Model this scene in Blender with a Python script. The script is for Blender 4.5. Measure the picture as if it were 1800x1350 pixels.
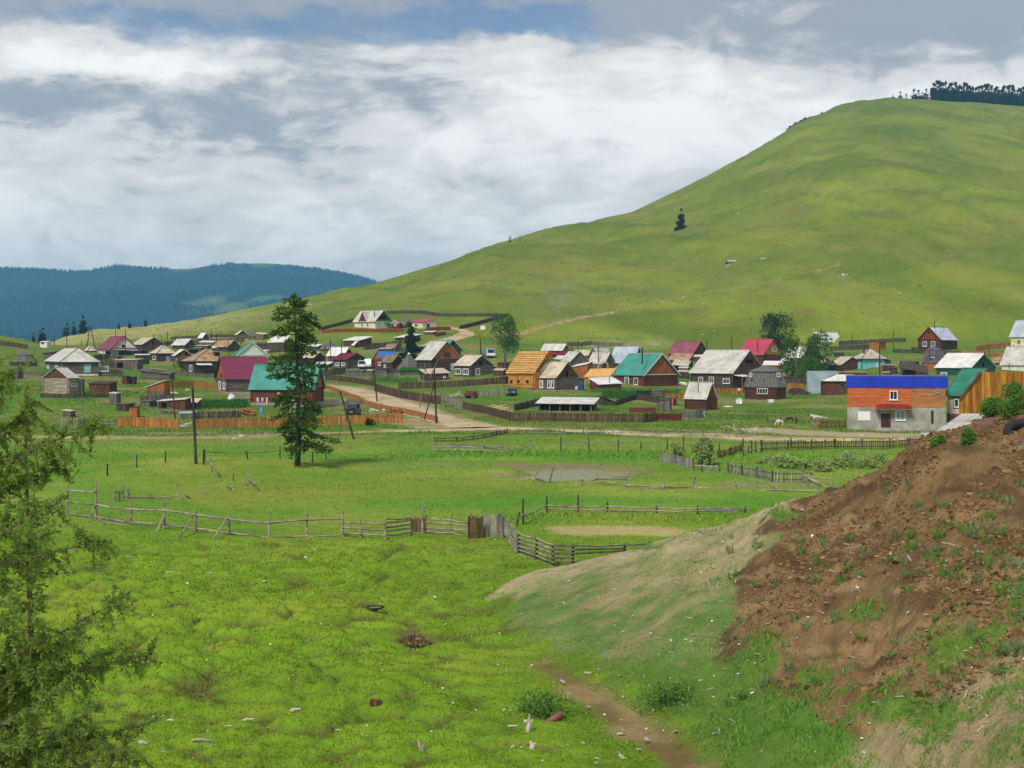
import bpy, bmesh, math, random
import numpy as np
from mathutils import Vector, Matrix, noise as mnoise
random.seed(7); rng = np.random.default_rng(11)
for o in list(bpy.data.objects): bpy.data.objects.remove(o)
sc = bpy.context.scene; C = sc.collection
F = 2500.0; HC = 10.1; HY = 619.0            # focal length in photo pixels, eye height, horizon row
# ------------------------------------------------------------------ camera
cam = bpy.data.cameras.new('camera'); camo = bpy.data.objects.new('camera', cam); C.objects.link(camo)
camo.location = (0, 0, HC); camo.rotation_euler = (math.radians(90), 0, 0)
cam.sensor_width = 36; cam.lens = 36*F/1800; cam.shift_y = -(675-HY)/1800
cam.clip_start = 0.5; cam.clip_end = 30000; sc.camera = camo
sc.view_settings.view_transform = 'Standard'; sc.view_settings.look = 'None'
sc.view_settings.exposure = 0.80; sc.view_settings.gamma = 1.0; sc.view_settings.use_curve_mapping = False
sc.cycles.use_denoising = True; sc.cycles.max_bounces = 6; sc.cycles.diffuse_bounces = 3
sc.cycles.transparent_max_bounces = 8; sc.cycles.volume_bounces = 0
# ------------------------------------------------------------------ node helper
class NT:
    def __init__(s, tree): s.t = tree; s.n = tree.nodes; s.l = tree.links; s.n.clear()
    def new(s, typ, **kw):
        d = s.n.new(typ)
        for k, v in kw.items(): setattr(d, k, v)
        return d
    def put(s, sock, v):
        if isinstance(v, bpy.types.NodeSocket): s.l.new(v, sock)
        elif v is not None: sock.default_value = v
    def m(s, op, a, b=None, c=None, clamp=False):
        d = s.new('ShaderNodeMath', operation=op, use_clamp=clamp)
        s.put(d.inputs[0], a)
        if b is not None: s.put(d.inputs[1], b)
        if c is not None: s.put(d.inputs[2], c)
        return d.outputs[0]
    def noise(s, vec, scale, detail=3, rough=.55, dist=0.0):
        d = s.new('ShaderNodeTexNoise'); s.put(d.inputs['Vector'], vec); d.inputs['Scale'].default_value = scale
        d.inputs['Detail'].default_value = detail; d.inputs['Roughness'].default_value = rough; d.inputs['Distortion'].default_value = dist
        return d.outputs['Fac']
    def mix(s, f, a, b, mode='MIX'):
        d = s.new('ShaderNodeMix', data_type='RGBA', blend_type=mode); s.put(d.inputs[0], f)
        for i, v in ((6, a), (7, b)):
            if not isinstance(v, bpy.types.NodeSocket): v = (v[0], v[1], v[2], 1)
            s.put(d.inputs[i], v)
        return d.outputs[2]
    def ramp(s, f, lo, hi):
        d = s.new('ShaderNodeMapRange', interpolation_type='SMOOTHSTEP'); s.put(d.inputs[0], f)
        d.inputs[1].default_value = lo; d.inputs[2].default_value = hi; return d.outputs[0]
    def scalev(s, vec, sx, sy, sz):
        d = s.new('ShaderNodeVectorMath', operation='MULTIPLY'); s.put(d.inputs[0], vec); d.inputs[1].default_value = (sx, sy, sz); return d.outputs[0]
# ------------------------------------------------------------------ world: broken cloud over a Nishita sky
SUN_EL, SUN_AZ = 46.0, -55.0                # azimuth from +Y, negative = left; sun is left and slightly behind
sun_dir = Vector((math.sin(math.radians(-152))*math.cos(math.radians(SUN_EL)), math.cos(math.radians(-152))*math.cos(math.radians(SUN_EL)), math.sin(math.radians(SUN_EL))))
W = bpy.data.worlds.new('World'); sc.world = W; W.use_nodes = True; T = NT(W.node_tree)
sky = T.new('ShaderNodeTexSky', sky_type='NISHITA', sun_disc=False)
sky.sun_elevation = math.radians(SUN_EL); sky.sun_rotation = math.radians(-152); sky.altitude = 1200
tc = T.new('ShaderNodeTexCoord'); sep = T.new('ShaderNodeSeparateXYZ'); T.l.new(tc.outputs['Generated'], sep.inputs[0])
az = T.m('ARCTAN2', sep.outputs[0], sep.outputs[1]); el = T.m('ARCSINE', sep.outputs[2])
comb = T.new('ShaderNodeCombineXYZ'); T.put(comb.inputs[0], az); T.put(comb.inputs[1], T.m('MULTIPLY', el, 2.0)); V = comb.outputs[0]
wa = T.noise(V, 9.0, 5, .6); wb = T.noise(T.scalev(V, 1, 1, 1), 13.0, 5, .6)
azw = T.m('ADD', az, T.m('MULTIPLY', T.m('SUBTRACT', wa, .5), .20)); elw = T.m('ADD', el, T.m('MULTIPLY', T.m('SUBTRACT', wb, .5), .075))
def G(px, py, sx, sy):
    a0 = math.atan((px-900)/F); e0 = (HY-py)/F*math.cos(a0)
    u = T.m('DIVIDE', T.m('SUBTRACT', azw, a0), sx/F); v = T.m('DIVIDE', T.m('SUBTRACT', elw, e0), sy/F)
    return T.m('EXPONENT', T.m('MULTIPLY', T.m('ADD', T.m('MULTIPLY', u, u), T.m('MULTIPLY', v, v)), -1.0))
def ssum(terms):
    r = None
    for k, g in terms:
        t = T.m('MULTIPLY', g, k); r = t if r is None else T.m('ADD', r, t)
    return r
wv = T.new('ShaderNodeTexNoise'); T.put(wv.inputs['Vector'], V); wv.inputs['Scale'].default_value = 7; wv.inputs['Detail'].default_value = 3
wadd = T.new('ShaderNodeVectorMath', operation='MULTIPLY_ADD'); T.l.new(wv.outputs['Color'], wadd.inputs[0]); wadd.inputs[1].default_value = (.10, .10, 0); T.put(wadd.inputs[2], V)
n1 = T.noise(wadd.outputs[0], 6.0, 9, .56, .1); n2 = T.noise(wadd.outputs[0], 14.0, 8, .56, .2); n4 = T.noise(T.scalev(wadd.outputs[0], 1, 1.5, 1), 34.0, 6, .6, .3); n3 = T.noise(V, 3.0, 5, .55, .2)
# brightness of the cloud layer
hi = T.ramp(el, .165, .27)                     # higher clouds show grey undersides
br = ssum([(.9, T.m('SUBTRACT', n1, .5)), (1.0, T.m('SUBTRACT', n2, .5)), (.45, T.m('SUBTRACT', n4, .5)), (.4, T.m('SUBTRACT', n3, .5)), (-.50, hi), (-.22, T.ramp(el, .20, .25)),
           (-.30, G(110, 185, 330, 38)), (-.26, G(400, 245, 240, 46)), (-.26, G(470, 160, 330, 55)), (.30, G(330, 122, 130, 24)), (.22, G(60, 105, 160, 30)),
           (.24, G(1120, 110, 190, 70)), (.22, G(1020, 235, 260, 60)), (-.25, G(1500, 60, 420, 42)), (-.16, G(820, 335, 130, 26)), (-.12, G(1500, 120, 300, 24)), (.06, G(500, 420, 700, 60))])
br = T.m('ADD', br, .66, clamp=False)
brc = T.ramp(br, .12, 1.0)
dark = (.235, .25, .28); mid = (.51, .495, .478); lite = (.68, .66, .635)
ccol = T.mix(T.ramp(brc, .0, .5), dark, mid); ccol = T.mix(T.ramp(brc, .45, 1.0), ccol, lite)
# gaps of blue
bl = ssum([(1.1, T.m('SUBTRACT', n1, .5)), (.5, T.m('SUBTRACT', n3, .5)), (.42, hi), (.55, G(905, 55, 190, 42)), (.35, G(560, 60, 330, 40)), (.25, G(180, 55, 300, 34)), (-.45, G(1180, 100, 260, 55)), (-.3, G(1600, 60, 330, 80))])
blue = T.ramp(bl, .34, .70)
nsk = T.mix(1.0, sky.outputs[0], (.72, .86, 1.0), 'MULTIPLY')
bgs = T.new('ShaderNodeBackground'); T.put(bgs.inputs[0], nsk); bgs.inputs[1].default_value = .052
bgc = T.new('ShaderNodeBackground'); T.put(bgc.inputs[0], ccol); bgc.inputs[1].default_value = .98
mx = T.new('ShaderNodeMixShader'); T.put(mx.inputs[0], T.m('MULTIPLY', T.m('MULTIPLY', blue, T.ramp(el, .165, .225)), .72)); T.l.new(bgc.outputs[0], mx.inputs[1]); T.l.new(bgs.outputs[0], mx.inputs[2])
out = T.new('ShaderNodeOutputWorld'); T.l.new(mx.outputs[0], out.inputs[0])
# ------------------------------------------------------------------ sun, softened by cloud
sl = bpy.data.lights.new('sun', 'SUN'); sl.energy = 1.95; sl.angle = math.radians(14); sl.color = (1, .955, .87)
so = bpy.data.objects.new('sun', sl); C.objects.link(so); so.rotation_euler = sun_dir.to_track_quat('Z', 'Y').to_euler(); so.location = (0, 0, 400)
# ------------------------------------------------------------------ noise for geometry (numpy)
def _h(ix, iy, s):
    n = (ix.astype(np.int64)*374761393 + iy.astype(np.int64)*668265263 + s*974711) & 0xffffffff
    n = ((n ^ (n >> 13))*1274126177) & 0xffffffff
    return ((n ^ (n >> 16)) & 0xffff)/65535.0
def vn(x, y, s=0):
    x = np.asarray(x, float); y = np.asarray(y, float); ix = np.floor(x); iy = np.floor(y); fx = x-ix; fy = y-iy
    fx = fx*fx*(3-2*fx); fy = fy*fy*(3-2*fy)
    return (_h(ix, iy, s)*(1-fx)+_h(ix+1, iy, s)*fx)*(1-fy)+(_h(ix, iy+1, s)*(1-fx)+_h(ix+1, iy+1, s)*fx)*fy
def fbm(x, y, s=0, o=4, g=.5):
    r = 0; a = 1; t = 0
    for i in range(o): r = r+a*vn(x*2**i, y*2**i, s+i*17); t += a; a *= g
    return r/t
def worley(x, y, s=0):
    ix = np.floor(x); iy = np.floor(y); d = np.full(x.shape, 9.0)
    for i in (-1, 0, 1):
        for j in (-1, 0, 1):
            cx = ix+i+_h(ix+i, iy+j, s); cy = iy+j+_h(ix+i, iy+j, s+5); d = np.minimum(d, (x-cx)**2+(y-cy)**2)
    return np.sqrt(d)
def sstep(a, b, x): t = np.clip((x-a)/(b-a), 0, 1); return t*t*(3-2*t)
# ------------------------------------------------------------------ terrain heights
PXA = np.array([-600, -300, 0, 150, 300, 450, 600, 750, 900, 1050, 1200, 1350, 1500, 1650, 1800, 2200, 2600.])
LV = [(6, None), (100, None), (170, None), (205, None),
 (240, [690, 690, 692, 694, 706, 718, 724, 722, 722, 722, 722, 724, 722, 720, 720, 715, 715]),
 (270, [668, 668, 672, 675, 683, 698, 701, 702, 700, 698, 702, 705, 700, 695, 695, 690, 690]),
 (300, [650, 650, 655, 658, 666, 676, 678, 678, 671, 682, 690, 695, 685, 675, 675, 670, 670]),
 (340, [628, 628, 636, 642, 646, 650, 653, 652, 641, 655, 668, 668, 655, 645, 645, 640, 640]),
 (380, [608, 608, 612, 628, 628, 628, 622, 625, 622, 632, 640, 640, 628, 620, 622, 615, 615]),
 (430, [588, 588, 596, 615, 610, 606, 578, 580, 600, 608, 610, 612, 608, 603, 600, 595, 595])]
SKY = np.array([(-600, 570), (-400, 575), (0, 590), (50, 597), (88, 605), (115, 597), (160, 581), (250, 573), (330, 562), (450, 541), (560, 519), (660, 497), (745, 472), (800, 458),
 (850, 436), (900, 423), (960, 408), (1050, 388), (1110, 374), (1200, 333), (1250, 308), (1310, 277), (1350, 252), (1400, 222), (1425, 210), (1445, 206), (1470, 193), (1500, 186),
 (1540, 180), (1570, 176), (1620, 176), (1660, 180), (1720, 183), (1800, 188), (2000, 200), (2600, 240.)])
YC = np.array([(-600, 450), (40, 450), (140, 900), (300, 900), (600, 800), (800, 800), (1000, 880), (1200, 1000), (1500, 1200), (1800, 1300), (2600, 1300.)])
GP = np.arange(-600, 2601, 10.0)
YR = np.concatenate([np.arange(6, 60, 2.0), np.arange(60, 440, 4.0), np.geomspace(440, 9000, 140)])
lvY = np.array([a for a, b in LV], float)
lvZ = []
for a, b in LV:
    lvZ.append(np.zeros(len(GP)) if b is None else HC-(np.interp(GP, PXA, b)-HY)*a/F)
lvZ = np.array(lvZ)
ker = np.hanning(15); ker /= ker.sum()
for i in range(len(lvZ)): lvZ[i] = np.convolve(np.pad(lvZ[i], 7, mode='edge'), ker, 'valid')
def pchip(xs, ys, x):
    h = np.diff(xs); d = np.diff(ys, axis=0)/h[:, None]; m = np.zeros_like(ys)
    with np.errstate(divide='ignore', invalid='ignore'): m[1:-1] = np.where(d[:-1]*d[1:] > 0, 2*d[:-1]*d[1:]/(d[:-1]+d[1:]), 0)
    m[0] = d[0]; m[-1] = d[-1]; k = np.clip(np.searchsorted(xs, x)-1, 0, len(xs)-2); t = (x-xs[k])/h[k]; t = t[:, None]; hh = h[k][:, None]
    return ys[k]*(1+2*t)*(1-t)**2+m[k]*hh*t*(1-t)**2+ys[k+1]*t*t*(3-2*t)+m[k+1]*hh*t*t*(t-1)
ZG = np.zeros((len(YR), len(GP))); nr = YR <= 430; ZG[nr] = pchip(lvY, lvZ, YR[nr])
z430 = lvZ[-1]; skyp = np.interp(GP, SKY[:, 0], SKY[:, 1]); yc = np.interp(GP, YC[:, 0], YC[:, 1]); zc = HC-(skyp-HY)*yc/F
for i, Y in enumerate(YR):
    if Y > 430:
        t = (Y-430)/(yc-430); up = z430+(zc-z430)*(1-np.clip(1-t, 0, 1)**1.22); dn = zc-np.clip(Y-yc, 0, None)*.05-np.clip(Y-yc-60, 0, None)*.14
        ZG[i] = np.maximum(np.where(t <= 1, up, dn), -25-0*t)
def tz0(x, y):
    x = np.asarray(x, float); y = np.maximum(np.asarray(y, float), 6.1)
    p = np.clip((900+F*x/y+600)/10, 0, len(GP)-1.001); r = np.clip(np.interp(y, YR, np.arange(len(YR))), 0, len(YR)-1.001)
    i = p.astype(int); j = r.astype(int); fp = p-i; fr = r-j
    return (ZG[j, i]*(1-fp)+ZG[j, i+1]*fp)*(1-fr)+(ZG[j+1, i]*(1-fp)+ZG[j+1, i+1]*fp)*fr
def g2(x, y, cx, cy, sx, sy): return np.exp(-((x-cx)/sx)**2-((y-cy)/sy)**2)
def PW(px, Y): return (px-900)*Y/F
PONDS = [(PW(990, 119), 119.5, 5.2, 6.6), (PW(1075, 119), 119, 2.6, 3.4), (PW(925, 117), 116.5, 2.6, 2.0)]
def pond_d(x, y):
    d = np.full(np.shape(x), 9.0); x = x+(vn(np.asarray(x)/2.3, np.asarray(y)/2.3, 301)-.5)*3.4; y = y+(vn(np.asarray(x)/2.9+7, np.asarray(y)/1.9, 303)-.5)*3.6
    for cx, cy, sx, sy in PONDS: d = np.minimum(d, np.hypot((x-cx)/sx, (y-cy)/sy))
    return d
def tz(x, y):
    x = np.asarray(x, float); y = np.asarray(y, float); z = tz0(x, y)
    m = sstep(28, 60, y)*(1-sstep(190, 230, y))
    z = z+m*(fbm(x/14, y/14, 3, 3)-.5)*.7*sstep(1.2, 2.4, pond_d(x, y))
    z = z+1.0*g2(x, y, PW(330, 122), 122, 7, 8)+.7*g2(x, y, PW(230, 112), 110, 5, 6)        # low rise by the tall pole
    z = z+.75*g2(x, y, PW(900, 119), 120.5, 2.0, 1.3)                                             # grassy hump beside the pool
    z = z-.55*(1-sstep(.75, 1.25, pond_d(x, y)))
    z = z-.35*np.exp(-((y-107-.06*x)/1.6)**2)*sstep(PW(1090, 107), PW(1140, 107), x)*(1-sstep(22, 26, x))  # wet ditch
    h = sstep(450, 620, y)
    if np.any(h > 0):
        s = x/np.maximum(y, 1); cr = np.interp(900+F*s, YC[:, 0], YC[:, 1]); fade = 1-.8*sstep(.75, .98, (y-430)/(cr-430))
        g = fbm((x*.75+y*.35)/95, (y*.8-x*.55)/210, 41, 4)-.5; g_ = fbm((x*.8+y*.5)/38, (y-x*.6)/90, 47, 3)-.5
        rg = 1-np.abs(2*fbm((x*.85+y*.42)/30+.8*g, (y*.9-x*.45)/170, 53, 3)-1); rg2 = 1-np.abs(2*fbm((x*.85+y*.42)/13, (y*.9-x*.45)/95, 57, 3)-1)
        z = z+h*fade*(g*15+g_*5-3.2*rg**5-1.1*rg2**4)
    return z
def hit(px, py, y0=22):
    s = (px-900)/F; t = -(py-HY)/F; Y = np.concatenate([np.arange(y0, 460, 3.0), np.geomspace(460, 3000, 160)])
    d = tz(s*Y, Y)-(HC+t*Y)
    if not np.any(d > 0): return Vector((s*3000, 3000, float(tz(s*3000, 3000))))
    k = np.argmax(d > 0)
    if k > 0: Y = np.linspace(Y[k-1], Y[k], 9); d = tz(s*Y, Y)-(HC+t*Y); k = np.argmax(d > 0) if np.any(d > 0) else len(Y)-1
    if k > 0:
        a, b = d[k-1], d[k]; Yh = Y[k-1]+(Y[k]-Y[k-1])*(-a)/(b-a) if b != a else Y[k]
    else: Yh = Y[0]
    return Vector((s*Yh, Yh, float(tz(s*Yh, Yh))))
def at(px, py, Y): return Vector(((px-900)*Y/F, Y, HC-(py-HY)*Y/F))
# ------------------------------------------------------------------ embankment heights (spoil heap at the lower edge of the village)
MC = {760: [(46, -1), (57, -.6), (66, -1)], 820: [(46, -.6), (57, .03), (64, -.7)], 950: [(39, -.8), (45, 0), (52, .75), (58, 1.14), (61, .85), (66, -.7)],
 1090: [(34, -.9), (40, 0), (48, 1.1), (57, 2.0), (60.5, 1.55), (68, -.7)], 1230: [(28, -1), (34.5, 0), (45, 1.8), (55, 3.25), (59, 2.7), (69, -.7)],
 1400: [(23, -1), (29, 0), (40, 2.4), (52, 4.8), (56, 4.2), (69, -.7)], 1520: [(20, -1), (26, 0), (38, 3.2), (49, 5.75), (54, 5.2), (69, -.7)],
 1620: [(18, -1), (23.5, 0), (35, 3.6), (47, 7.0), (51, 6.9), (58, 5.5), (74, -.7)], 1660: [(17.5, -1), (22.5, 0), (34.5, 3.9), (46, 7.15), (52, 7.1), (62, 6.3), (72, 4), (84, -.7)],
 1700: [(16, -1), (22, 0), (34, 4.2), (46, 7.25), (52, 7.3), (70, 7.0), (79, 5.6), (95, -.7)], 1800: [(14, -1), (20, 0), (32, 4.3), (45, 7.4), (55, 7.9), (70, 8.2), (84, 7.5), (108, -.7)],
 2000: [(11, -1), (17, 0), (30, 4.6), (43, 7.5), (62, 8.5), (90, 8), (120, -.7)], 2600: [(8, -1), (13, 0), (28, 5), (42, 7.8), (70, 9), (100, 8), (130, -.7)]}
MP = np.array(sorted(MC)); MY = np.arange(8, 132, .5)
MZ = np.array([np.where(MY < MC[p][0][0], -1-(MC[p][0][0]-MY)*.1, np.interp(MY, [q[0] for q in MC[p]], [q[1] for q in MC[p]])) for p in MP])
k5 = np.hanning(9); k5 /= k5.sum()
MZ = np.array([np.convolve(np.pad(r, 4, mode='edge'), k5, 'valid') for r in MZ])
def mz0(x, y):
    p = 900+F*x/np.maximum(y, 1); r = np.clip((np.asarray(y, float)-8)/.5, 0, len(MY)-1.001); j = r.astype(int); fr = r-j
    q = np.clip(np.interp(p, MP, np.arange(len(MP))), 0, len(MP)-1.001); i = q.astype(int); fq = q-i; fq = fq*fq*(3-2*fq)*.5+fq*.5
    a = MZ[i, j]*(1-fr)+MZ[i, j+1]*fr; b = MZ[i+1, j]*(1-fr)+MZ[i+1, j+1]*fr
    return np.where(p < 760, -1, a*(1-fq)+b*fq)
def mz(x, y):
    x = np.asarray(x, float); y = np.asarray(y, float); z = mz0(x, y); m = sstep(.1, 1.5, z)
    p = 900+F*x/np.maximum(y, 1); br = sstep(1150, 1350, p)
    z = z+m*((fbm(x/3, y/3, 61, 4)-.5)*.55+(fbm(x/.7, y/.9, 67, 4)-.5)*(.10+.34*br)+(fbm((x+y*.5)/.35, (y-x*.3)/2.2, 71, 3)-.5)*.24*br+(fbm(x/.2, y/.45, 73, 3)-.5)*(.05+.17*br))
    return z
def mhit(px, py):
    s = (px-900)/F; t = -(py-HY)/F; Y = np.arange(16, 110, .3); d = mz(s*Y, Y)-(HC+t*Y)
    k = np.argmax(d > 0) if np.any(d > 0) else None
    if k is None: return None
    return Vector((s*Y[k], Y[k], float(mz(s*Y[k], Y[k]))))
# ------------------------------------------------------------------ mesh helpers
class MB:
    def __init__(s): s.v = []; s.f = []
    def add(s, vs, fs):
        o = len(s.v); s.v += [tuple(v) for v in vs]; s.f += [tuple(i+o for i in f) for f in fs]; return s
    def box8(s, p): return s.add(p, [(0, 3, 2, 1), (4, 5, 6, 7), (0, 1, 5, 4), (1, 2, 6, 5), (2, 3, 7, 6), (3, 0, 4, 7)])
    def box(s, x0, x1, y0, y1, z0, z1): return s.box8([(x0, y0, z0), (x1, y0, z0), (x1, y1, z0), (x0, y1, z0), (x0, y0, z1), (x1, y0, z1), (x1, y1, z1), (x0, y1, z1)])
    def tube(s, pts, rads, n=6, cap=True):
        pts = [Vector(p) for p in pts]; o = len(s.v); rows = []
        if not hasattr(rads, '__len__'): rads = [rads]*len(pts)
        for i, p in enumerate(pts):
            d = (pts[min(i+1, len(pts)-1)]-pts[max(i-1, 0)]).normalized(); u = d.cross(Vector((.31, .87, .2))).normalized(); w = d.cross(u)
            for k in range(n):
                a = 2*math.pi*k/n; s.v.append(tuple(p+(u*math.cos(a)+w*math.sin(a))*rads[i]))
        for i in range(len(pts)-1):
            for k in range(n): s.f.append((o+i*n+k, o+i*n+(k+1) % n, o+(i+1)*n+(k+1) % n, o+(i+1)*n+k))
        if cap: s.f.append(tuple(o+k for k in range(n))[::-1]); s.f.append(tuple(o+(len(pts)-1)*n+k for k in range(n)))
        return s
    def bar(s, a, b, w, h=None):
        a = Vector(a); b = Vector(b); h = h or w; d = (b-a).normalized(); up = Vector((0, 0, 1)) if abs(d.z) < .9 else Vector((0, 1, 0))
        u = d.cross(up).normalized()*w/2; k = u.cross(d).normalized()*h/2
        return s.box8([a-u-k, a+u-k, b+u-k, b-u-k, a-u+k, a+u+k, b+u+k, b-u+k])
    def slab(s, quad, th):
        q = [Vector(p) for p in quad]; n = (q[1]-q[0]).cross(q[-1]-q[0]).normalized()
        if n.z < 0: q = q[::-1]; n = -n
        k = len(q); lo = [p-n*th for p in q]
        return s.add(lo+q, [tuple(range(k))[::-1], tuple(range(k, 2*k))]+[(i, (i+1) % k, k+(i+1) % k, k+i) for i in range(k)])
    def prism(s, poly, off):
        q = [Vector(p) for p in poly]; off = Vector(off); k = len(q)
        return s.add(q+[p+off for p in q], [tuple(range(k)), tuple(range(k, 2*k))[::-1]]+[(i, k+i, k+(i+1) % k, (i+1) % k) for i in range(k)])
    def build(s, name, mat, parent=None, smooth=False, kind=None):
        off = Vector(parent['_o']) if parent is not None and '_o' in parent else (parent_off(parent) if parent is not None else Vector((0, 0, 0)))
        me = bpy.data.meshes.new(name); me.from_pydata([(v[0]-off[0], v[1]-off[1], v[2]-off[2]) for v in s.v], [], s.f); me.validate()
        bm = bmesh.new(); bm.from_mesh(me); bmesh.ops.recalc_face_normals(bm, faces=bm.faces); bm.to_mesh(me); bm.free()
        if smooth: me.polygons.foreach_set('use_smooth', [True]*len(me.polygons))
        o = bpy.data.objects.new(name, me); C.objects.link(o)
        if mat is not None: me.materials.append(M[mat] if isinstance(mat, str) else mat)
        if parent is not None: o.parent = parent
        if kind: o['kind'] = kind
        return o
def parent_off(p):
    o = Vector((0, 0, 0))
    while p is not None: o = o+p.location; p = p.parent
    return o
def tag(o, label, cat, group=None, kind=None):
    if label: o['label'] = label
    if cat: o['category'] = cat
    if group: o['group'] = group
    if kind: o['kind'] = kind
    return o
def thing(name, label, cat, loc, group=None):
    o = bpy.data.objects.new(name, None); o.empty_display_size = .3; C.objects.link(o); o.location = loc; return tag(o, label, cat, group)
def npmesh(name, verts, faces, mat, col=None, smooth=True, parent=None):
    me = bpy.data.meshes.new(name); nv = len(verts); nf = len(faces); k = faces.shape[1]
    me.vertices.add(nv); me.vertices.foreach_set('co', np.asarray(verts, np.float32).ravel())
    me.loops.add(nf*k); me.loops.foreach_set('vertex_index', np.asarray(faces, np.int32).ravel())
    me.polygons.add(nf); me.polygons.foreach_set('loop_start', np.arange(0, nf*k, k, dtype=np.int32)); me.polygons.foreach_set('loop_total', np.full(nf, k, np.int32))
    me.polygons.foreach_set('use_smooth', np.full(nf, smooth, bool))
    if col is not None:
        a = me.color_attributes.new('Col', 'FLOAT_COLOR', 'POINT'); a.data.foreach_set('color', np.concatenate([np.asarray(col, np.float32), np.ones((nv, 1), np.float32)], 1).ravel())
    me.update(); me.materials.append(M[mat]); o = bpy.data.objects.new(name, me); C.objects.link(o)
    if parent is not None: o.parent = parent
    return o
def copy_tree(o, parent=None):
    c = o.copy(); C.objects.link(c); c.parent = parent
    for ch in o.children: copy_tree(ch, c)
    return c
# ------------------------------------------------------------------ materials
M = {}
def S(r, g, b):                                  # sRGB 0..255 -> linear
    return tuple((c/255/12.92 if c <= 10 else ((c/255+.055)/1.055)**2.4) for c in (r, g, b))
def mat(name, col, var=.25, sc_=(1, 1, 1), scale=2.0, rough=.85, col2=None, metal=0, rnd=0.0, spec=.25, fine=None, bump=0, dirt=None):
    m = bpy.data.materials.new(name); m.use_nodes = True; N = NT(m.node_tree); geo = N.new('ShaderNodeNewGeometry')
    v = N.scalev(geo.outputs['Position'], *sc_); n = N.noise(v, scale, 5, .62)
    col2 = col2 or tuple(c*(1-var*1.6) for c in col); c = N.mix(N.ramp(n, .34, .66), col, col2)
    if fine:
        f = N.noise(N.scalev(geo.outputs['Position'], *fine[0]), fine[1], 2, .6); c = N.mix(1.0, c, N.mix(N.ramp(f, .3, .7), (1-fine[2],)*3, (1+fine[2]*.6,)*3), 'MULTIPLY')
    if dirt: d = N.noise(geo.outputs['Position'], dirt[1], 6, .65); c = N.mix(N.m('MULTIPLY', N.ramp(d, dirt[3], dirt[3]+.15), dirt[2]), c, dirt[0])
    if rnd:
        oi = N.new('ShaderNodeObjectInfo'); r = N.new('ShaderNodeMapRange'); N.l.new(oi.outputs['Random'], r.inputs[0]); r.inputs[3].default_value = 1-rnd; r.inputs[4].default_value = 1+rnd*.7
        c = N.mix(1.0, c, r.outputs[0], 'MULTIPLY') if False else N.mix(1.0, c, _rgb(N, r.outputs[0]), 'MULTIPLY')
    b = N.new('ShaderNodeBsdfPrincipled'); N.put(b.inputs['Base Color'], c); b.inputs['Roughness'].default_value = rough; b.inputs['Metallic'].default_value = metal
    b.inputs['Specular IOR Level'].default_value = spec
    if bump:
        bp = N.new('ShaderNodeBump'); bp.inputs['Strength'].default_value = bump; bp.inputs['Distance'].default_value = .05; N.put(bp.inputs['Height'], N.noise(geo.outputs['Position'], 9, 5, .65)); N.l.new(bp.outputs[0], b.inputs['Normal'])
    o = N.new('ShaderNodeOutputMaterial'); N.l.new(b.outputs[0], o.inputs[0]); M[name] = m; return m
def _rgb(N, s):
    d = N.new('ShaderNodeCombineXYZ')
    for i in range(3): N.put(d.inputs[i], s)
    return d.outputs[0]
def foliage(name, col, trans=.35, attr=False, var=.3):
    m = bpy.data.materials.new(name); m.use_nodes = True; N = NT(m.node_tree); geo = N.new('ShaderNodeNewGeometry'); c = col
    if attr: a = N.new('ShaderNodeAttribute', attribute_name='Col'); c = a.outputs['Color']
    n = N.noise(geo.outputs['Position'], 1.3, 4, .6); c = N.mix(1.0, c, N.mix(n, (1-var,)*3, (1+var,)*3), 'MULTIPLY')
    d = N.new('ShaderNodeBsdfDiffuse'); N.put(d.inputs[0], c); t = N.new('ShaderNodeBsdfTranslucent'); N.put(t.inputs[0], c)
    x = N.new('ShaderNodeMixShader'); x.inputs[0].default_value = trans; N.l.new(d.outputs[0], x.inputs[1]); N.l.new(t.outputs[0], x.inputs[2])
    o = N.new('ShaderNodeOutputMaterial'); N.l.new(x.outputs[0], o.inputs[0]); M[name] = m
def ground_mat(name, bump=.5, fine=7.0, amp=.45):
    m = bpy.data.materials.new(name); m.use_nodes = True; N = NT(m.node_tree); geo = N.new('ShaderNodeNewGeometry'); P = geo.outputs['Position']
    a = N.new('ShaderNodeAttribute', attribute_name='Col'); c = a.outputs['Color']
    f1 = N.noise(P, fine, 4, .7); f2 = N.noise(P, fine/9, 5, .65); f3 = N.noise(N.scalev(P, 1, .55, 1), fine/60, 5, .6)
    k = N.m('ADD', N.m('ADD', N.m('MULTIPLY', N.m('SUBTRACT', f1, .5), amp*1.6), N.m('MULTIPLY', N.m('SUBTRACT', f2, .5), amp*1.5)), N.m('ADD', N.m('MULTIPLY', N.m('SUBTRACT', f3, .5), amp*1.4), 1.0))
    c = N.mix(1.0, c, _rgb(N, k), 'MULTIPLY')
    b = N.new('ShaderNodeBsdfPrincipled'); N.put(b.inputs['Base Color'], c); b.inputs['Roughness'].default_value = .95; b.inputs['Specular IOR Level'].default_value = .1
    bp = N.new('ShaderNodeBump'); bp.inputs['Strength'].default_value = bump; bp.inputs['Distance'].default_value = .15
    N.put(bp.inputs['Height'], N.m('ADD', f1, N.m('MULTIPLY', f2, 3.0))); N.l.new(bp.outputs[0], b.inputs['Normal'])
    o = N.new('ShaderNodeOutputMaterial'); N.l.new(b.outputs[0], o.inputs[0]); M[name] = m
HS = (.25, .25, 5); VS = (5, 5, .3)             # grain running along logs / along upright boards
mat('log_grey', S(126, 114, 100), .35, HS, 1.6, col2=S(76, 68, 60), fine=((1, 1, 9), 1.2, .35))
mat('log_dark', S(98, 84, 72), .35, HS, 1.6, col2=S(60, 52, 46), fine=((1, 1, 9), 1.2, .3))
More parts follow.
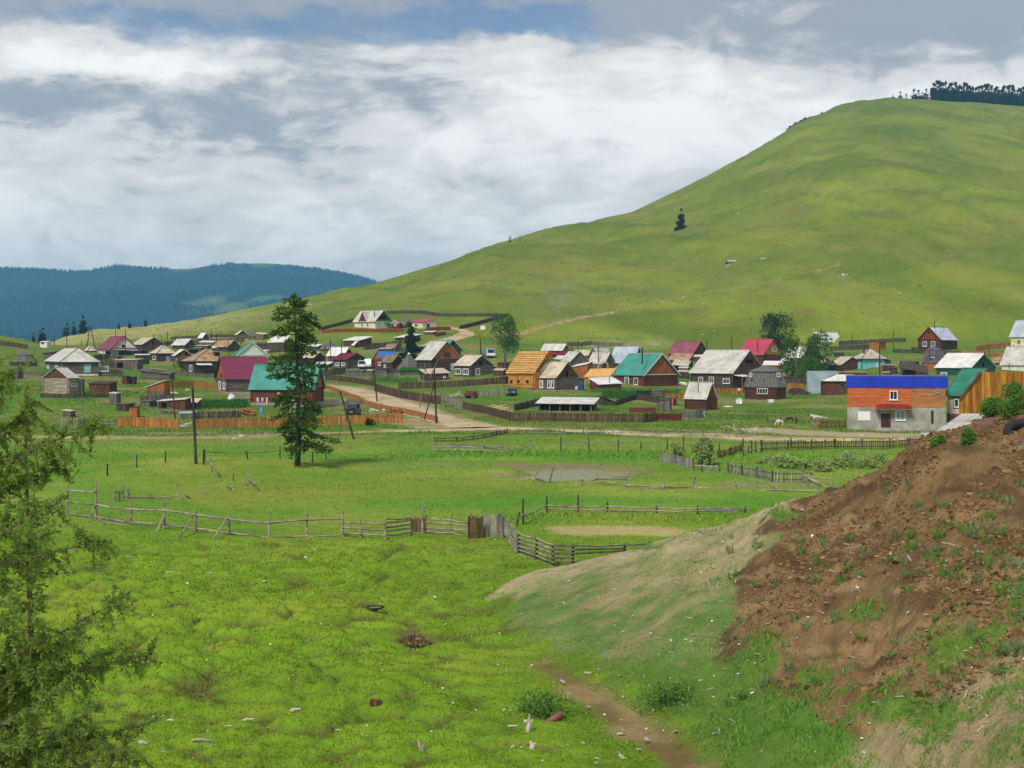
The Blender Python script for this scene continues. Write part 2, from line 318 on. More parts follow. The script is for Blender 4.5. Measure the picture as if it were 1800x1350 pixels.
mat('log_pale', S(186, 172, 150), .35, HS, 1.6, col2=S(130, 116, 98), fine=((1, 1, 9), 1.2, .3))
mat('log_red', S(128, 76, 44), .3, HS, 1.6, col2=S(86, 50, 32), fine=((1, 1, 9), 1.2, .3))
mat('log_brown', S(106, 66, 46), .3, HS, 1.6, col2=S(72, 46, 36), fine=((1, 1, 9), 1.2, .3))
mat('log_orange', S(198, 122, 52), .25, HS, 1.6, col2=S(160, 92, 40), fine=((1, 1, 9), 1.2, .22))
mat('log_new', S(222, 158, 78), .2, HS, 1.6, col2=S(190, 124, 56), fine=((1, 1, 9), 1.2, .2))
mat('board_brown', S(116, 78, 50), .3, VS, 1.1, col2=S(74, 50, 36), fine=((9, 9, 1), 1.0, .4))
mat('board_dark', S(98, 84, 72), .3, VS, 1.1, col2=S(58, 50, 45), fine=((9, 9, 1), 1.0, .4))
mat('board_grey', S(128, 120, 110), .3, VS, 1.1, col2=S(82, 76, 70), fine=((9, 9, 1), 1.0, .4))
mat('board_orange', S(186, 118, 58), .25, VS, 1.1, col2=S(138, 82, 42), fine=((9, 9, 1), 1.0, .35))
mat('board_yellow', S(200, 154, 82), .25, VS, 1.1, col2=S(160, 116, 58), fine=((9, 9, 1), 1.0, .3))
mat('board_red', S(150, 66, 44), .25, VS, 1.1, col2=S(110, 48, 34), fine=((9, 9, 1), 1.0, .3))
mat('plank_orange', S(190, 128, 66), .3, VS, .9, col2=S(150, 94, 48), rnd=.28, fine=((3, 3, 1), 2.0, .25))
mat('plank_yellow', S(190, 134, 48), .3, VS, .9, col2=S(138, 90, 30), rnd=.25, fine=((3, 3, 1), 2.0, .25))
mat('plank_dark', S(112, 82, 62), .35, VS, .7, col2=S(64, 50, 42), rnd=.35, fine=((3, 3, 1), 2.0, .3))
mat('plank_grey', S(168, 160, 146), .3, VS, .9, col2=S(112, 104, 94), rnd=.25, fine=((3, 3, 1), 2.0, .3))
mat('plank_stick', S(128, 104, 76), .35, VS, .9, col2=S(66, 54, 42), rnd=.35)
mat('rail_grey', S(166, 156, 140), .3, (1, 1, 3), 1.5, col2=S(108, 98, 86), rnd=.2)
mat('post_dark', S(84, 76, 68), .3, VS, 1.0, col2=S(52, 46, 42), rnd=.25)
mat('pole_brown', S(84, 58, 46), .3, VS, 1.0, col2=S(52, 38, 32))
mat('pole_grey', S(132, 122, 110), .3, VS, 1.0, col2=S(92, 84, 76))
mat('driftwood', S(214, 206, 192), .25, (1, 1, 1), 3.0, col2=S(160, 146, 128), rnd=.2)
mat('slate', S(206, 202, 192), .12, (1, 1, 1), .5, .8, col2=S(176, 170, 160), dirt=(S(140, 128, 112), 1.3, .5, .55))
mat('slate_tan', S(210, 198, 176), .14, (1, 1, 1), .5, .8, col2=S(178, 164, 140), dirt=(S(126, 104, 84), 1.3, .6, .52))
mat('slate_rust', S(188, 160, 126), .2, (1, 1, 1), .7, .8, col2=S(146, 110, 82), dirt=(S(120, 76, 54), 1.0, .6, .5))
mat('slate_white', S(232, 230, 224), .08, (1, 1, 1), .5, .7, col2=S(206, 202, 194), dirt=(S(170, 160, 146), 1.5, .4, .58))
mat('slate_pale', S(222, 218, 208), .1, (1, 1, 1), .5, .8, col2=S(188, 182, 172), dirt=(S(140, 130, 118), 1.4, .45, .56))
mat('slate_brown', S(142, 126, 104), .14, (1, 1, 1), .6, .85, col2=S(112, 98, 80))
mat('slate_grey', S(120, 118, 116), .14, (1, 1, 1), .6, .85, col2=S(90, 88, 88))
mat('roof_maroon', S(124, 44, 72), .1, (1, 1, 1), .4, .5, col2=S(110, 36, 62), spec=.4)
mat('roof_maroon_pale', S(152, 84, 100), .1, (1, 1, 1), .4, .6, col2=S(132, 70, 86))
mat('roof_red', S(128, 42, 52), .1, (1, 1, 1), .4, .55, col2=S(108, 34, 42))
mat('roof_pink', S(186, 72, 92), .1, (1, 1, 1), .4, .5, col2=S(170, 60, 80))
mat('roof_teal', S(70, 148, 134), .1, (1, 1, 1), .4, .5, col2=S(58, 128, 116), spec=.4)
mat('roof_green', S(58, 138, 112), .1, (1, 1, 1), .5, .45, col2=S(44, 112, 92), spec=.4)
mat('roof_blue', S(74, 140, 222), .08, (1, 1, 1), .4, .5, col2=S(62, 120, 200))
mat('roof_metal', S(206, 212, 220), .1, (1, 1, 1), .5, .4, col2=S(176, 184, 194), metal=.3, spec=.5)
mat('roof_violet', S(112, 96, 108), .12, (1, 1, 1), .5, .5, col2=S(88, 76, 88))
mat('fascia_blue', S(20, 52, 184), .1, (1, 1, 1), .4, .4, col2=S(18, 46, 164), spec=.45)
mat('metal_grey', S(162, 178, 186), .1, (1, 1, 1), .6, .5, col2=S(142, 156, 166), spec=.4)
mat('white_wall', S(226, 222, 212), .1, (1, 1, 1), .8, .9, col2=S(206, 200, 188))
mat('cream_wall', S(228, 218, 190), .1, (1, 1, 1), .8, .9, col2=S(210, 198, 166))
mat('yellow_wall', S(226, 204, 146), .1, (1, 1, 1), 3, .9, col2=S(206, 180, 122))
mat('pink_wall', S(228, 204, 190), .1, (1, 1, 1), .8, .9, col2=S(214, 188, 172))
mat('turquoise_wall', S(140, 206, 208), .1, (1, 1, 1), .8, .9, col2=S(120, 188, 192))
mat('mint_wall', S(206, 222, 206), .08, (1, 1, 1), .8, .9, col2=S(188, 206, 190))
mat('green_wall', S(34, 96, 78), .15, (1, 1, 1), .8, .85, col2=S(26, 78, 62))
mat('concrete', S(172, 168, 156), .15, (1, 1, 1), .7, .9, col2=S(140, 136, 126), dirt=(S(110, 104, 92), .9, .5, .56))
mat('stone_wall', S(150, 130, 104), .3, (1, 1, 1), 5, .9, col2=S(70, 64, 62))
mat('maroon_sheet', S(118, 44, 42), .2, VS, .5, .6, col2=S(92, 34, 34))
mat('rust_sheet', S(142, 92, 84), .2, (1, 1, 1), 1.6, .6, col2=S(110, 62, 54), dirt=(S(96, 60, 46), 2.5, .5, .55))
mat('teal_trim', S(128, 190, 190), .1, rough=.6); mat('teal_dark', S(38, 132, 122), .1, rough=.6)
mat('white_trim', S(232, 232, 228), .06, rough=.55); mat('brown_trim', S(112, 76, 52), .15); mat('green_trim', S(60, 170, 76), .1, rough=.5)
mat('blue_paint', S(58, 148, 206), .1, rough=.6); mat('door_brown', S(74, 44, 42), .15, rough=.5)
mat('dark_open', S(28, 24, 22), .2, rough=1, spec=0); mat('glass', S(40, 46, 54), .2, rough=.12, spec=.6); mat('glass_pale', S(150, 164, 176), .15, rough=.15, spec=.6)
mat('curtain', S(190, 196, 200), .15, rough=.8)
mat('pipe', S(58, 44, 42), .2, rough=.6); mat('rubber', S(44, 44, 46), .2, (1, 1, 1), 8, .8, bump=.3); mat('steel', S(150, 150, 150), .15, rough=.4, metal=.6)
mat('car_black', S(38, 42, 46), .1, rough=.3, spec=.6); mat('car_maroon', S(92, 34, 52), .1, rough=.3, spec=.6); mat('car_white', S(230, 232, 232), .06, rough=.35, spec=.5); mat('car_grey', S(64, 66, 72), .1, rough=.3, spec=.6)
mat('lamp_red', S(150, 30, 30), .05, rough=.3); mat('lamp_clear', S(210, 214, 214), .05, rough=.2)
mat('firewood', S(196, 132, 78), .3, (1, 1, 1), 3, col2=S(140, 84, 48), rnd=.25); mat('lumber', S(224, 196, 150), .15, (1, 1, 1), 2, rnd=.12); mat('lath', S(222, 174, 102), .2, (1, 1, 1), 2, col2=S(192, 138, 74), rnd=.2)
mat('plastic_blue', S(90, 160, 200), .08, rough=.4); mat('enamel', S(232, 234, 232), .05, rough=.3, spec=.5); mat('cloth_white', S(228, 226, 222), .1); mat('cloth_dark', S(60, 40, 60), .3); mat('cloth_pink', S(190, 120, 140), .15)
mat('rock', S(150, 146, 134), .3, (1, 1, 1), 1.1, .95, col2=S(100, 96, 86), rnd=.15, bump=.6, dirt=(S(96, 104, 70), 1.0, .5, .55))
mat('rock_pale', S(206, 200, 188), .2, (1, 1, 1), 2, .95, col2=S(160, 152, 140), rnd=.1, bump=.4)
mat('outcrop', S(112, 104, 92), .3, (1, 1, 1), .4, .95, col2=S(74, 68, 60), bump=.8)
mat('bark', S(92, 74, 62), .3, VS, 1.5, .95, col2=S(58, 46, 40), bump=.5); mat('bark_pale', S(150, 142, 122), .2, VS, 1.5, .95, col2=S(112, 104, 86)); mat('twig', S(104, 92, 80), .3, rough=.95, col2=S(70, 60, 52)); mat('cone', S(74, 48, 40), .3, rough=.9)
foliage('soil_clod', S(112, 78, 50), 0, attr=True, var=.3); mat('shingle_grey', S(128, 124, 118), .3, VS, 1.2, .9, col2=S(84, 80, 76), fine=((6, 6, 1), 1.0, .4))
mat('dirt_road', S(206, 186, 150), .15, (1, 1, 1), .35, .97, col2=S(170, 148, 114), fine=((1, 1, 1), 1.6, .14), spec=.05)
mat('gravel', S(168, 164, 152), .2, (1, 1, 1), .6, .97, col2=S(140, 134, 120), fine=((1, 1, 1), 5, .25), spec=.05)
mat('earth', S(156, 128, 96), .25, (1, 1, 1), 2.5, .97, col2=S(126, 100, 72), spec=.05, fine=((1, 1, 1), 9, .3))
mat('track', S(176, 150, 110), .2, (1, 1, 1), .5, .97, col2=S(136, 124, 76), spec=.05)
foliage('larch_dark', S(78, 104, 40)); foliage('larch', S(124, 150, 66), .5); foliage('pine', S(46, 66, 42), .25); foliage('leaf', S(84, 118, 52)); foliage('leaf_dark', S(48, 78, 36)); foliage('willow', S(160, 178, 108)); foliage('weed', S(102, 140, 62)); foliage('weed_blue', S(126, 150, 98)); foliage('crop', S(60, 112, 44))
foliage('grass', S(100, 140, 40), .3, attr=True, var=.25); foliage('dry_stalk', S(150, 128, 96))
ground_mat('ground', .5, 6.0, .42); ground_mat('bank', .8, 9.0, .5)
# ------------------------------------------------------------------ ground sheet
def lerp3(a, b, t): return a*(1-t)[:, None]+b*t[:, None]
def A3(*c): return np.array(S(*c))
ROADS = [  # name, label-ish, points (px,py), half-width m, material
 ('dirt_road', [(1760, 768), (1660, 768), (1560, 774), (1440, 773), (1300, 769), (1180, 764), (1060, 759), (960, 756), (880, 753), (800, 756), (700, 758), ], 2.0, 'dirt_road'),
 ('meadow_track', [(705, 758), (640, 760), (560, 763), (420, 768), (280, 770), (120, 768), (-60, 764)], .8, 'track'),
 ('village_road', [(838, 752), (800, 743), (760, 733), (720, 718), (680, 703), (640, 691), (600, 683), (570, 679), (540, 676)], 3.0, 'dirt_road'),
 ('branch_track', [(692, 737), (730, 745), (765, 751), (800, 755)], 2.0, 'track'),
 ('hillside_track', [(908, 590), (945, 578), (985, 567), (1030, 557), (1080, 548)], 1.1, 'track'),
 ('hillside_path', [(1085, 546), (1150, 532), (1220, 519), (1290, 508), (1350, 497), (1420, 479), (1475, 465)], .28, 'track'),
 ('hill_lane', [(742, 612), (775, 601), (800, 594), (822, 586), (812, 580), (790, 576)], 2.2, 'dirt_road')]
def spline(P, n):
    P = np.array(P, float); t = np.arange(len(P)); q = np.linspace(0, len(P)-1, n); i = np.clip(q.astype(int), 0, len(P)-2); f = (q-i)[:, None]
    g = lambda k: P[np.clip(k, 0, len(P)-1)]
    p0, p1, p2, p3 = g(i-1), g(i), g(i+1), g(i+2)
    return .5*((2*p1)+(-p0+p2)*f+(2*p0-5*p1+4*p2-p3)*f*f+(-p0+3*p1-3*p2+p3)*f**3)
EP = [(952, 1170), (1000, 1196), (1045, 1232), (1092, 1264), (1140, 1296), (1190, 1332), (1235, 1365)]
def onsurf(px, py):
    a = hit(px, py); b = mhit(px, py); return b if b is not None and b.y < a.y else a
RP = []
for nm, pts, hw, mt in ROADS:
    c = spline([hit(*p)[:2] for p in pts], 100); RP.append((nm, c, hw, mt))
RP.append(('earth_path', spline([onsurf(*p)[:2] for p in EP], 60), .42, 'earth'))
def road_d(x, y):
    d = np.full(x.shape, 1e3)
    for nm, c, hw, mt in RP:
        lo = c.min(0)-12; hi_ = c.max(0)+12; k = np.where((x > lo[0]) & (x < hi_[0]) & (y > lo[1]) & (y < hi_[1]))[0]
        for ch in np.array_split(k, max(1, len(k)//20000)):
            if len(ch): d[ch] = np.minimum(d[ch], np.sqrt(((x[ch, None]-c[None, :, 0])**2+(y[ch, None]-c[None, :, 1])**2).min(1))-hw)
    return d
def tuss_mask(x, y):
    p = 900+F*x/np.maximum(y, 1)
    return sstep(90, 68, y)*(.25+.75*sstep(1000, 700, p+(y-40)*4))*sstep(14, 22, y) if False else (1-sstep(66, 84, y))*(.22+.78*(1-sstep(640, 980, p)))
def micro(x, y):
    d = worley(x/1.7+.6*fbm(x/2, y/2, 91, 2), y/.82+.5*fbm(x/1.5, y/2, 95, 2), 31); d2 = worley(x/.55, y/.6, 37)
    t = np.clip(1-(d/.62)**2, 0, 1)*.42*(.35+1.2*vn(x/3.1, y/2.7, 93))+np.clip(1-(d2/.6)**2, 0, 1)*.09
    return tuss_mask(x, y)*t+(fbm(x/1.3, y/1.3, 33, 3)-.5)*.10*(1-sstep(120, 170, y))
def gcol(x, y, z):
    p = 900+F*x/np.maximum(y, 1); n = fbm(x/9, y/9, 5, 4); n2 = fbm(x/2.2, y/2.2, 9, 3); n3 = fbm(x/30, y/40, 15, 4)
    near = lerp3(A3(108, 142, 38), A3(130, 150, 48), sstep(.42, .68, n)); near = lerp3(near, A3(82, 104, 32), sstep(.55, .8, n2)*.6); near = lerp3(near, A3(128, 118, 62), sstep(.66, .82, fbm(x/1.6, y/1.1, 77, 3))*.55)
    tb_ = np.clip(1-(worley(x/1.7+.6*fbm(x/2, y/2, 91, 2), y/.82+.5*fbm(x/1.5, y/2, 95, 2), 31)/.62)**2, 0, 1); near = lerp3(near, A3(96, 96, 46), (1-sstep(.0, .45, tb_))*.62*tuss_mask(x, y)); near = lerp3(near, A3(120, 146, 36), sstep(.5, .9, tb_)*.4)  # gaps browner, tops brighter: partly different grass, partly tussock shading painted in
    midc = lerp3(A3(104, 140, 44), A3(132, 148, 58), sstep(.4, .66, n))
    ye = g2(x, y, PW(640, 106), 106, 11, 11)+.8*g2(x, y, PW(400, 104), 108, 5, 9); midc = lerp3(midc, A3(134, 142, 54), np.clip(ye*(.4+n), 0, 1)*.8)
    tb_ = np.clip(1-(worley(x/1.7+.6*fbm(x/2, y/2, 91, 2), y/.82+.5*fbm(x/1.5, y/2, 95, 2), 31)/.62)**2, 0, 1); near = lerp3(near, A3(96, 96, 46), (1-sstep(.0, .45, tb_))*.62*tuss_mask(x, y)); near = lerp3(near, A3(120, 146, 36), sstep(.5, .9, tb_)*.4)  # second pass of the painted tussock shading
    midc = lerp3(midc, A3(74, 138, 40), np.clip(g2(x, y, PW(800, 94), 93, 9, 4)+g2(x, y, PW(1150, 96), 97, 9, 3)+g2(x, y, PW(950, 139), 140, 12, 5), 0, 1)*.6)
    c = lerp3(near, midc, sstep(72, 92, y+(n-.5)*14))
    far = lerp3(A3(120, 138, 56), A3(102, 132, 46), sstep(.4, .6, n)); c = lerp3(c, far, sstep(140, 165, y+(n2-.5)*10))
    vil = lerp3(A3(94, 126, 40), A3(128, 130, 64), sstep(.45, .7, n)); vil = lerp3(vil, A3(138, 122, 86), sstep(.53, .68, n2*.5+n*.5)*.8); c = lerp3(c, vil, sstep(195, 225, y))
    hill = lerp3(A3(112, 130, 32), A3(130, 140, 46), sstep(.35, .65, n3)); hill = lerp3(hill, A3(98, 116, 30), sstep(.47, .66, fbm((x*.8+y*.5)/38, (y-x*.6)/90, 47, 3)))
    hill = lerp3(hill, A3(116, 110, 50), sstep(.56, .76, fbm(x/12, y/16, 19, 4))*.6); hill = lerp3(hill, A3(84, 108, 40), sstep(.55, .7, fbm(x/26, y/11, 29, 4))*.6); hill = lerp3(hill, A3(136, 134, 48), sstep(.6, .78, fbm(x/90+.3*n3, y/50, 23, 3))*.55)
    hill = lerp3(hill, A3(174, 168, 104), (1-sstep(260, 560, p+(n3-.5)*160))*sstep(470, 620, y)*.95)  # pale straw tint paints a sunlit patch onto the left hill end
    c = lerp3(c, hill, sstep(395, 440, y+(n-.5)*30))
    rgc = 1-np.abs(2*fbm((x*.85+y*.42)/30+.8*(fbm((x*.75+y*.35)/95, (y*.8-x*.55)/210, 41, 4)-.5), (y*.9-x*.45)/170, 53, 3)-1); rg2c = 1-np.abs(2*fbm((x*.85+y*.42)/13, (y*.9-x*.45)/95, 57, 3)-1); hm = sstep(430, 520, y); c = lerp3(c, A3(88, 108, 32), hm*rgc**6*.5); c = lerp3(c, A3(134, 130, 74), hm*rg2c**7*.45)  # gullies darkened: greener grass, plus slope shade put into the colour
    # bare and wet earth
    pdist = pond_d(x, y); c = lerp3(c, A3(128, 112, 88), (1-sstep(1.02, 1.4, pdist+(n2-.5)*.7))*.8)
    hump = g2(x, y, PW(900, 119), 120.8, 2.4, 1.5); c = lerp3(c, A3(104, 140, 34), sstep(.25, .5, hump))
    c = lerp3(c, A3(140, 118, 92), np.clip(g2(x, y, PW(840, 127), 127, 7, 2.6)+g2(x, y, PW(960, 127), 126, 6, 3)+g2(x, y, PW(1090, 123), 122, 3, 2.4), 0, 1)*sstep(.3, .6, n2)*.9)
    c = lerp3(c, A3(138, 128, 100), np.exp(-((y-107-.06*x)/2.0)**2)*sstep(PW(1090, 107), PW(1140, 107), x)*(1-sstep(22, 26, x))*.8*sstep(.3, .55, n2))
    cor = sstep(.55, .9, np.exp(-((x-PW(1085, 79.5))/5.0)**4-((y-80)/2.9)**4)+(n2-.5)*.5); c = lerp3(c, A3(176, 160, 108), cor*.95)
    c = lerp3(c, A3(150, 138, 70), g2(x, y, PW(850, 72), 72, 2.2, 3)*.7*sstep(.3, .6, n2))
    rd = road_d(x, y); c = lerp3(c, A3(176, 160, 124), (1-sstep(-.3, 2.4, rd*(1+5*sstep(390, 430, y))+(n2-.5)*3.2))*sstep(62, 80, y)*.85*(1-.45*sstep(390, 430, y)))
    ed_ = np.where((y < 60) & (x > -5), rd, 9.0); c = lerp3(c, lerp3(A3(150, 122, 90), A3(118, 92, 64), sstep(.4, .6, n2)), (1-sstep(-.3, .45, ed_+(n2-.5)*.9+(n-.5)*.6))*.85)
    ap = np.clip(g2(x, y, PW(1420, 178), 179, 9, 5)+g2(x, y, PW(1580, 172), 172, 9, 5)+.9*g2(x, y, PW(1330, 185), 186, 5, 4), 0, 1); c = lerp3(c, A3(176, 158, 128), sstep(.35, .7, ap+(n2-.5)*.4)*.9)
    for q in ((430, 762, 7, 3), (330, 762, 8, 2.5), (250, 748, 9, 2), (790, 715, 6, 5), (905, 668, 3, 5), (1110, 608, 16, 8)):
        h_ = hit(q[0], q[1]); c = lerp3(c, A3(164, 152, 128), np.clip(g2(x, y, h_.x, h_.y, q[2], q[3]), 0, 1)*sstep(.35, .6, n2)*.8)
    return c
sd = np.concatenate([np.linspace(-.70, -.41, 40)[:-1], np.linspace(-.41, .41, 560), np.linspace(.41, .70, 40)[1:]])
yy = [4.0]
while yy[-1] < 9500: y_ = yy[-1]; yy.append(y_*(1.04 if y_ < 28 else 1.0058 if y_ < 95 else 1.009 if y_ < 450 else 1.013 if y_ < 1500 else 1.06))
yy = np.array(yy); SS, YY = np.meshgrid(sd, yy); X = (SS*YY).ravel(); Yv = YY.ravel(); base = tz(X, Yv); rdist = road_d(X, Yv)
Z = base+micro(X, Yv)*sstep(0, 1.5, rdist)-.05*(1-sstep(-1, .3, rdist))
nr_, nc_ = SS.shape; I = np.arange(nr_*nc_).reshape(nr_, nc_); fc = np.stack([I[:-1, :-1], I[:-1, 1:], I[1:, 1:], I[1:, :-1]], -1).reshape(-1, 4)
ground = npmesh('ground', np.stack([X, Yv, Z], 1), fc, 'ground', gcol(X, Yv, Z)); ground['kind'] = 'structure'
def gz(x, y): return tz(x, y)+micro(np.asarray(x, float), np.asarray(y, float))
# ------------------------------------------------------------------ roads: thin sheets laid on the ground
for nm, c, hw, mt in RP[:-1]:
    d = np.gradient(c, axis=0); d /= np.linalg.norm(d, axis=1)[:, None]+1e-9; nrm = np.stack([-d[:, 1], d[:, 0]], 1); k = 9; V_ = []
    for i, u in enumerate(np.linspace(-1, 1, k)):
        w = hw*u*(1+(.35*(fbm(np.arange(len(c))/5.0+i*0, np.zeros(len(c))+7*(u > 0), 21, 3)-.5)*2 if abs(u) > .6 else 0)); P_ = c+nrm*np.reshape(w, (-1, 1)); zz = tz(P_[:, 0], P_[:, 1]) if nm != 'earth_path' else np.maximum(tz(P_[:, 0], P_[:, 1])+micro(P_[:, 0], P_[:, 1])*.5, mz(P_[:, 0], P_[:, 1]))-.055+.07*(fbm(P_[:, 0]/.25, P_[:, 1]/.4, 401, 3)-.5)
        V_.append(np.column_stack([P_, zz+.06+.05*(1-abs(u))-.04*(abs(u) > .95)+.02*np.cos(u*9)]))
    V_ = np.stack(V_, 1); n_ = len(c); I = np.arange(n_*k).reshape(n_, k); fr = np.stack([I[:-1, :-1], I[:-1, 1:], I[1:, 1:], I[1:, :-1]], -1).reshape(-1, 4)
    o = npmesh(nm, V_.reshape(-1, 3), fr, mt); o['kind'] = 'structure'
# ------------------------------------------------------------------ pool of standing water
mm = bpy.data.materials.new('water'); mm.use_nodes = True; N = NT(mm.node_tree); b = N.new('ShaderNodeBsdfPrincipled'); b.inputs['Base Color'].default_value = (*S(140, 140, 116), 1); b.inputs['Roughness'].default_value = .12; b.inputs['Specular IOR Level'].default_value = .5
bp = N.new('ShaderNodeBump'); bp.inputs['Strength'].default_value = .55; ge = N.new('ShaderNodeNewGeometry'); N.put(bp.inputs['Height'], N.noise(N.scalev(ge.outputs['Position'], 1, .5, 1), 2.2, 3)); N.l.new(bp.outputs[0], b.inputs['Normal'])
o = N.new('ShaderNodeOutputMaterial'); N.l.new(b.outputs[0], o.inputs[0]); M['water'] = mm
mb = MB(); ring = [(PW(990, 119)+9*math.cos(a), 118.6+8.2*math.sin(a), float(tz0(PW(990, 119), 119))-.31) for a in np.linspace(0, 2*math.pi, 40, endpoint=False)]
mb.add(ring, [tuple(range(40))]); pool = mb.build('pond_water', 'water'); pool['kind'] = 'structure'
mb = MB(); xs = np.linspace(PW(1150, 107), 25, 14); mb.add([(x_, 107+.06*x_-.5, float(tz0(x_, 107))-.16) for x_ in xs]+[(x_, 107+.06*x_+.6, float(tz0(x_, 107))-.16) for x_ in xs], [(i, i+1, 15+i, 14+i) for i in range(13)])
o = mb.build('ditch_water', 'water'); o['kind'] = 'structure'
# ------------------------------------------------------------------ embankment
ss = np.concatenate([np.linspace((745-900)/F, .41, 470), np.linspace(.41, .70, 60)[1:]]); y2 = [9.0]
while y2[-1] < 128: y2.append(y2[-1]*(1.02 if y2[-1] < 22 else 1.0042 if y2[-1] < 62 else 1.012))
y2 = np.array(y2); SS, YY = np.meshgrid(ss, y2); X = (SS*YY).ravel(); Yv = YY.ravel(); Z = mz(X, Yv); Z = np.where(Z < tz(X, Yv)-.25, tz(X, Yv)-.6, Z)
CR = np.array([(820, 1060), (950, 1005), (1090, 975), (1230, 932), (1400, 875), (1480, 850), (1620, 785), (1800, 745)])
def mcol(x, y, z):
    p = 900+F*x/y; q = HY+(HC-z)*F/y; c0 = np.interp(p, CR[:, 0], CR[:, 1]); n = fbm(x/1.5, y/1.5, 101, 4); n2 = fbm(x/.5, y/.5, 103, 3); n3 = fbm(x/4, y/4, 107, 3)
    c = lerp3(A3(104, 132, 64), A3(134, 140, 86), sstep(.4, .65, n)); c = lerp3(c, A3(158, 144, 104), sstep(.52, .68, n3*.6+n2*.4)*.8)
    c = lerp3(c, A3(92, 124, 44), sstep(1120, 1190, q+(n-.5)*80)*.9)
    tan = 1-sstep(8, 30, q-c0+(n-.5)*40+(n2-.5)*30); tan = np.maximum(tan, g2(p, q, 1295, 970, 62, 52)*1.0); tan = np.maximum(tan, .5*g2(p, q, 1150, 1030, 130, 40)*sstep(.4, .6, n)); c = lerp3(c, A3(184, 166, 128), np.clip(tan, 0, 1)*(.55+.45*sstep(.3, .6, n2)))
    edge = np.interp(q, [740, 860, 900, 960, 1060, 1150, 1220, 1300, 1400], [1500, 1430, 1375, 1340, 1285, 1270, 1350, 1500, 1680]); brn = sstep(-12, 12, p-edge+(n-.5)*110+(n2-.5)*70)
    soil = lerp3(A3(130, 104, 70), A3(102, 79, 54), sstep(.4, .65, n)); soil = lerp3(soil, A3(158, 130, 92), sstep(.54, .74, fbm((x+y*.5)/.5, (y-x*.3)/2.4, 109, 3))*.7); c = lerp3(c, soil, brn)
    c = lerp3(c, A3(84, 62, 44), sstep(.58, .75, fbm(x/.35, y/.6, 113, 3))*.5*brn); tn2 = sstep(-12, 22, q-np.interp(p, [1300, 1450, 1600, 1800], [1420, 1330, 1235, 1120])+(n-.5)*120+(n2-.5)*80); c = lerp3(c, lerp3(A3(166, 148, 112), A3(132, 132, 84), sstep(.45, .65, n2*.5+n*.5)), tn2*.75)
    gr = np.zeros_like(p)
    for (a, b_, sx, sy, w) in GREEN: gr = np.maximum(gr, w*g2(p, q, a, b_, sx, sy))
    c = lerp3(c, A3(92, 124, 46), sstep(.45, .62, gr+(n-.5)*.8+(n2-.5)*.6)*.85)
    pa = np.abs(p-np.interp(q, [1170, 1210, 1260, 1300, 1350], [965, 1010, 1090, 1150, 1220])); c = lerp3(c, A3(150, 112, 78), (1-sstep(10, 34, pa+(n-.5)*30))*sstep(1160, 1180, q)*.9)
    c = lerp3(c, A3(104, 132, 52), sstep(1640, 1700, p)*sstep(735, 715, q)*.0+sstep(58, 66, y)*sstep(1690, 1740, p)*.8)
    ab = z-tz(x, y); edge_ = 1-sstep(.15, .45, ab+(n-.5)*.7+(n2-.5)*.5); k_ = np.where(edge_ > 0)[0]
    if len(k_): c[k_] = lerp3(c[k_], gcol(x[k_], y[k_], z[k_]), edge_[k_])
    return c
GREEN = [(1690, 1130, 95, 45, 1), (1650, 1160, 60, 40, .8), (1580, 1245, 110, 40, .9), (1330, 1170, 70, 40, .8), (1360, 1260, 100, 60, 1), (1450, 1300, 90, 50, .8), (1780, 1050, 50, 50, 1), (1750, 1100, 60, 40, .9),
         (1520, 1080, 60, 22, .7), (1340, 1130, 40, 18, .8), (1190, 1210, 90, 45, 1), (1120, 1260, 70, 60, .8), (1380, 905, 30, 14, .9), (1640, 975, 25, 25, .6), (1440, 1190, 50, 22, .8), (1120, 960, 90, 9, .8), (1200, 1040, 60, 20, .5), (1700, 960, 80, 12, .5)]
I = np.arange(SS.size).reshape(SS.shape); fm = np.stack([I[:-1, :-1], I[:-1, 1:], I[1:, 1:], I[1:, :-1]], -1).reshape(-1, 4); dead = (Z < tz(X, Yv)-.5); fm = fm[~dead[fm].all(1)]
emb = npmesh('embankment', np.stack([X, Yv, Z], 1), fm, 'bank', mcol(X, Yv, Z)); emb['kind'] = 'structure'
# ------------------------------------------------------------------ far forested mountains
MS = np.array([(-1500, 500), (-600, 480), (-200, 466), (0, 472), (60, 474), (130, 478), (165, 474), (205, 467), (260, 472), (330, 472), (370, 467), (420, 463), (480, 463), (520, 467), (560, 474), (620, 485), (660, 497), (760, 520), (900, 530), (1400, 540.)])
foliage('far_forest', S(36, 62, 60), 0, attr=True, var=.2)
mp = np.linspace(-1300, 1300, 420); my = np.geomspace(2600, 6400, 150); PP, YY = np.meshgrid(mp, my); sk = HC-(np.interp(PP, MS[:, 0], MS[:, 1])-HY)*5600/F
t = np.clip((YY-2700)/(5600-2700), 0, 1.0); X = (PP-900)*YY/F; rid = fbm(X/700, YY/900, 121, 4); Z = -25+(sk+25)*(t**1.15)*(.78+.22*t+.5*(rid-.5)*(1-t)*2*t)-np.clip(YY-5600, 0, None)*.3
fade = 1-sstep(5200, 5600, YY)*.9; Z = Z+(fbm(X/260, YY/260, 127, 4)-.5)*70*t*fade
n = fbm(X/420, YY/700, 131, 4); cl = sstep(.72, .80, n)
col = lerp3(A3(28, 58, 62), A3(36, 72, 70), fbm(X/120, YY/120, 137, 3).ravel()); col = lerp3(col, A3(104, 124, 70), (cl*sstep(.25, .5, t)).ravel()*.9)  # spruce green pushed bluer, so part of the distance haze is in the colour
I = np.arange(X.size).reshape(X.shape); fm = np.stack([I[:-1, :-1], I[:-1, 1:], I[1:, 1:], I[1:, :-1]], -1).reshape(-1, 4)
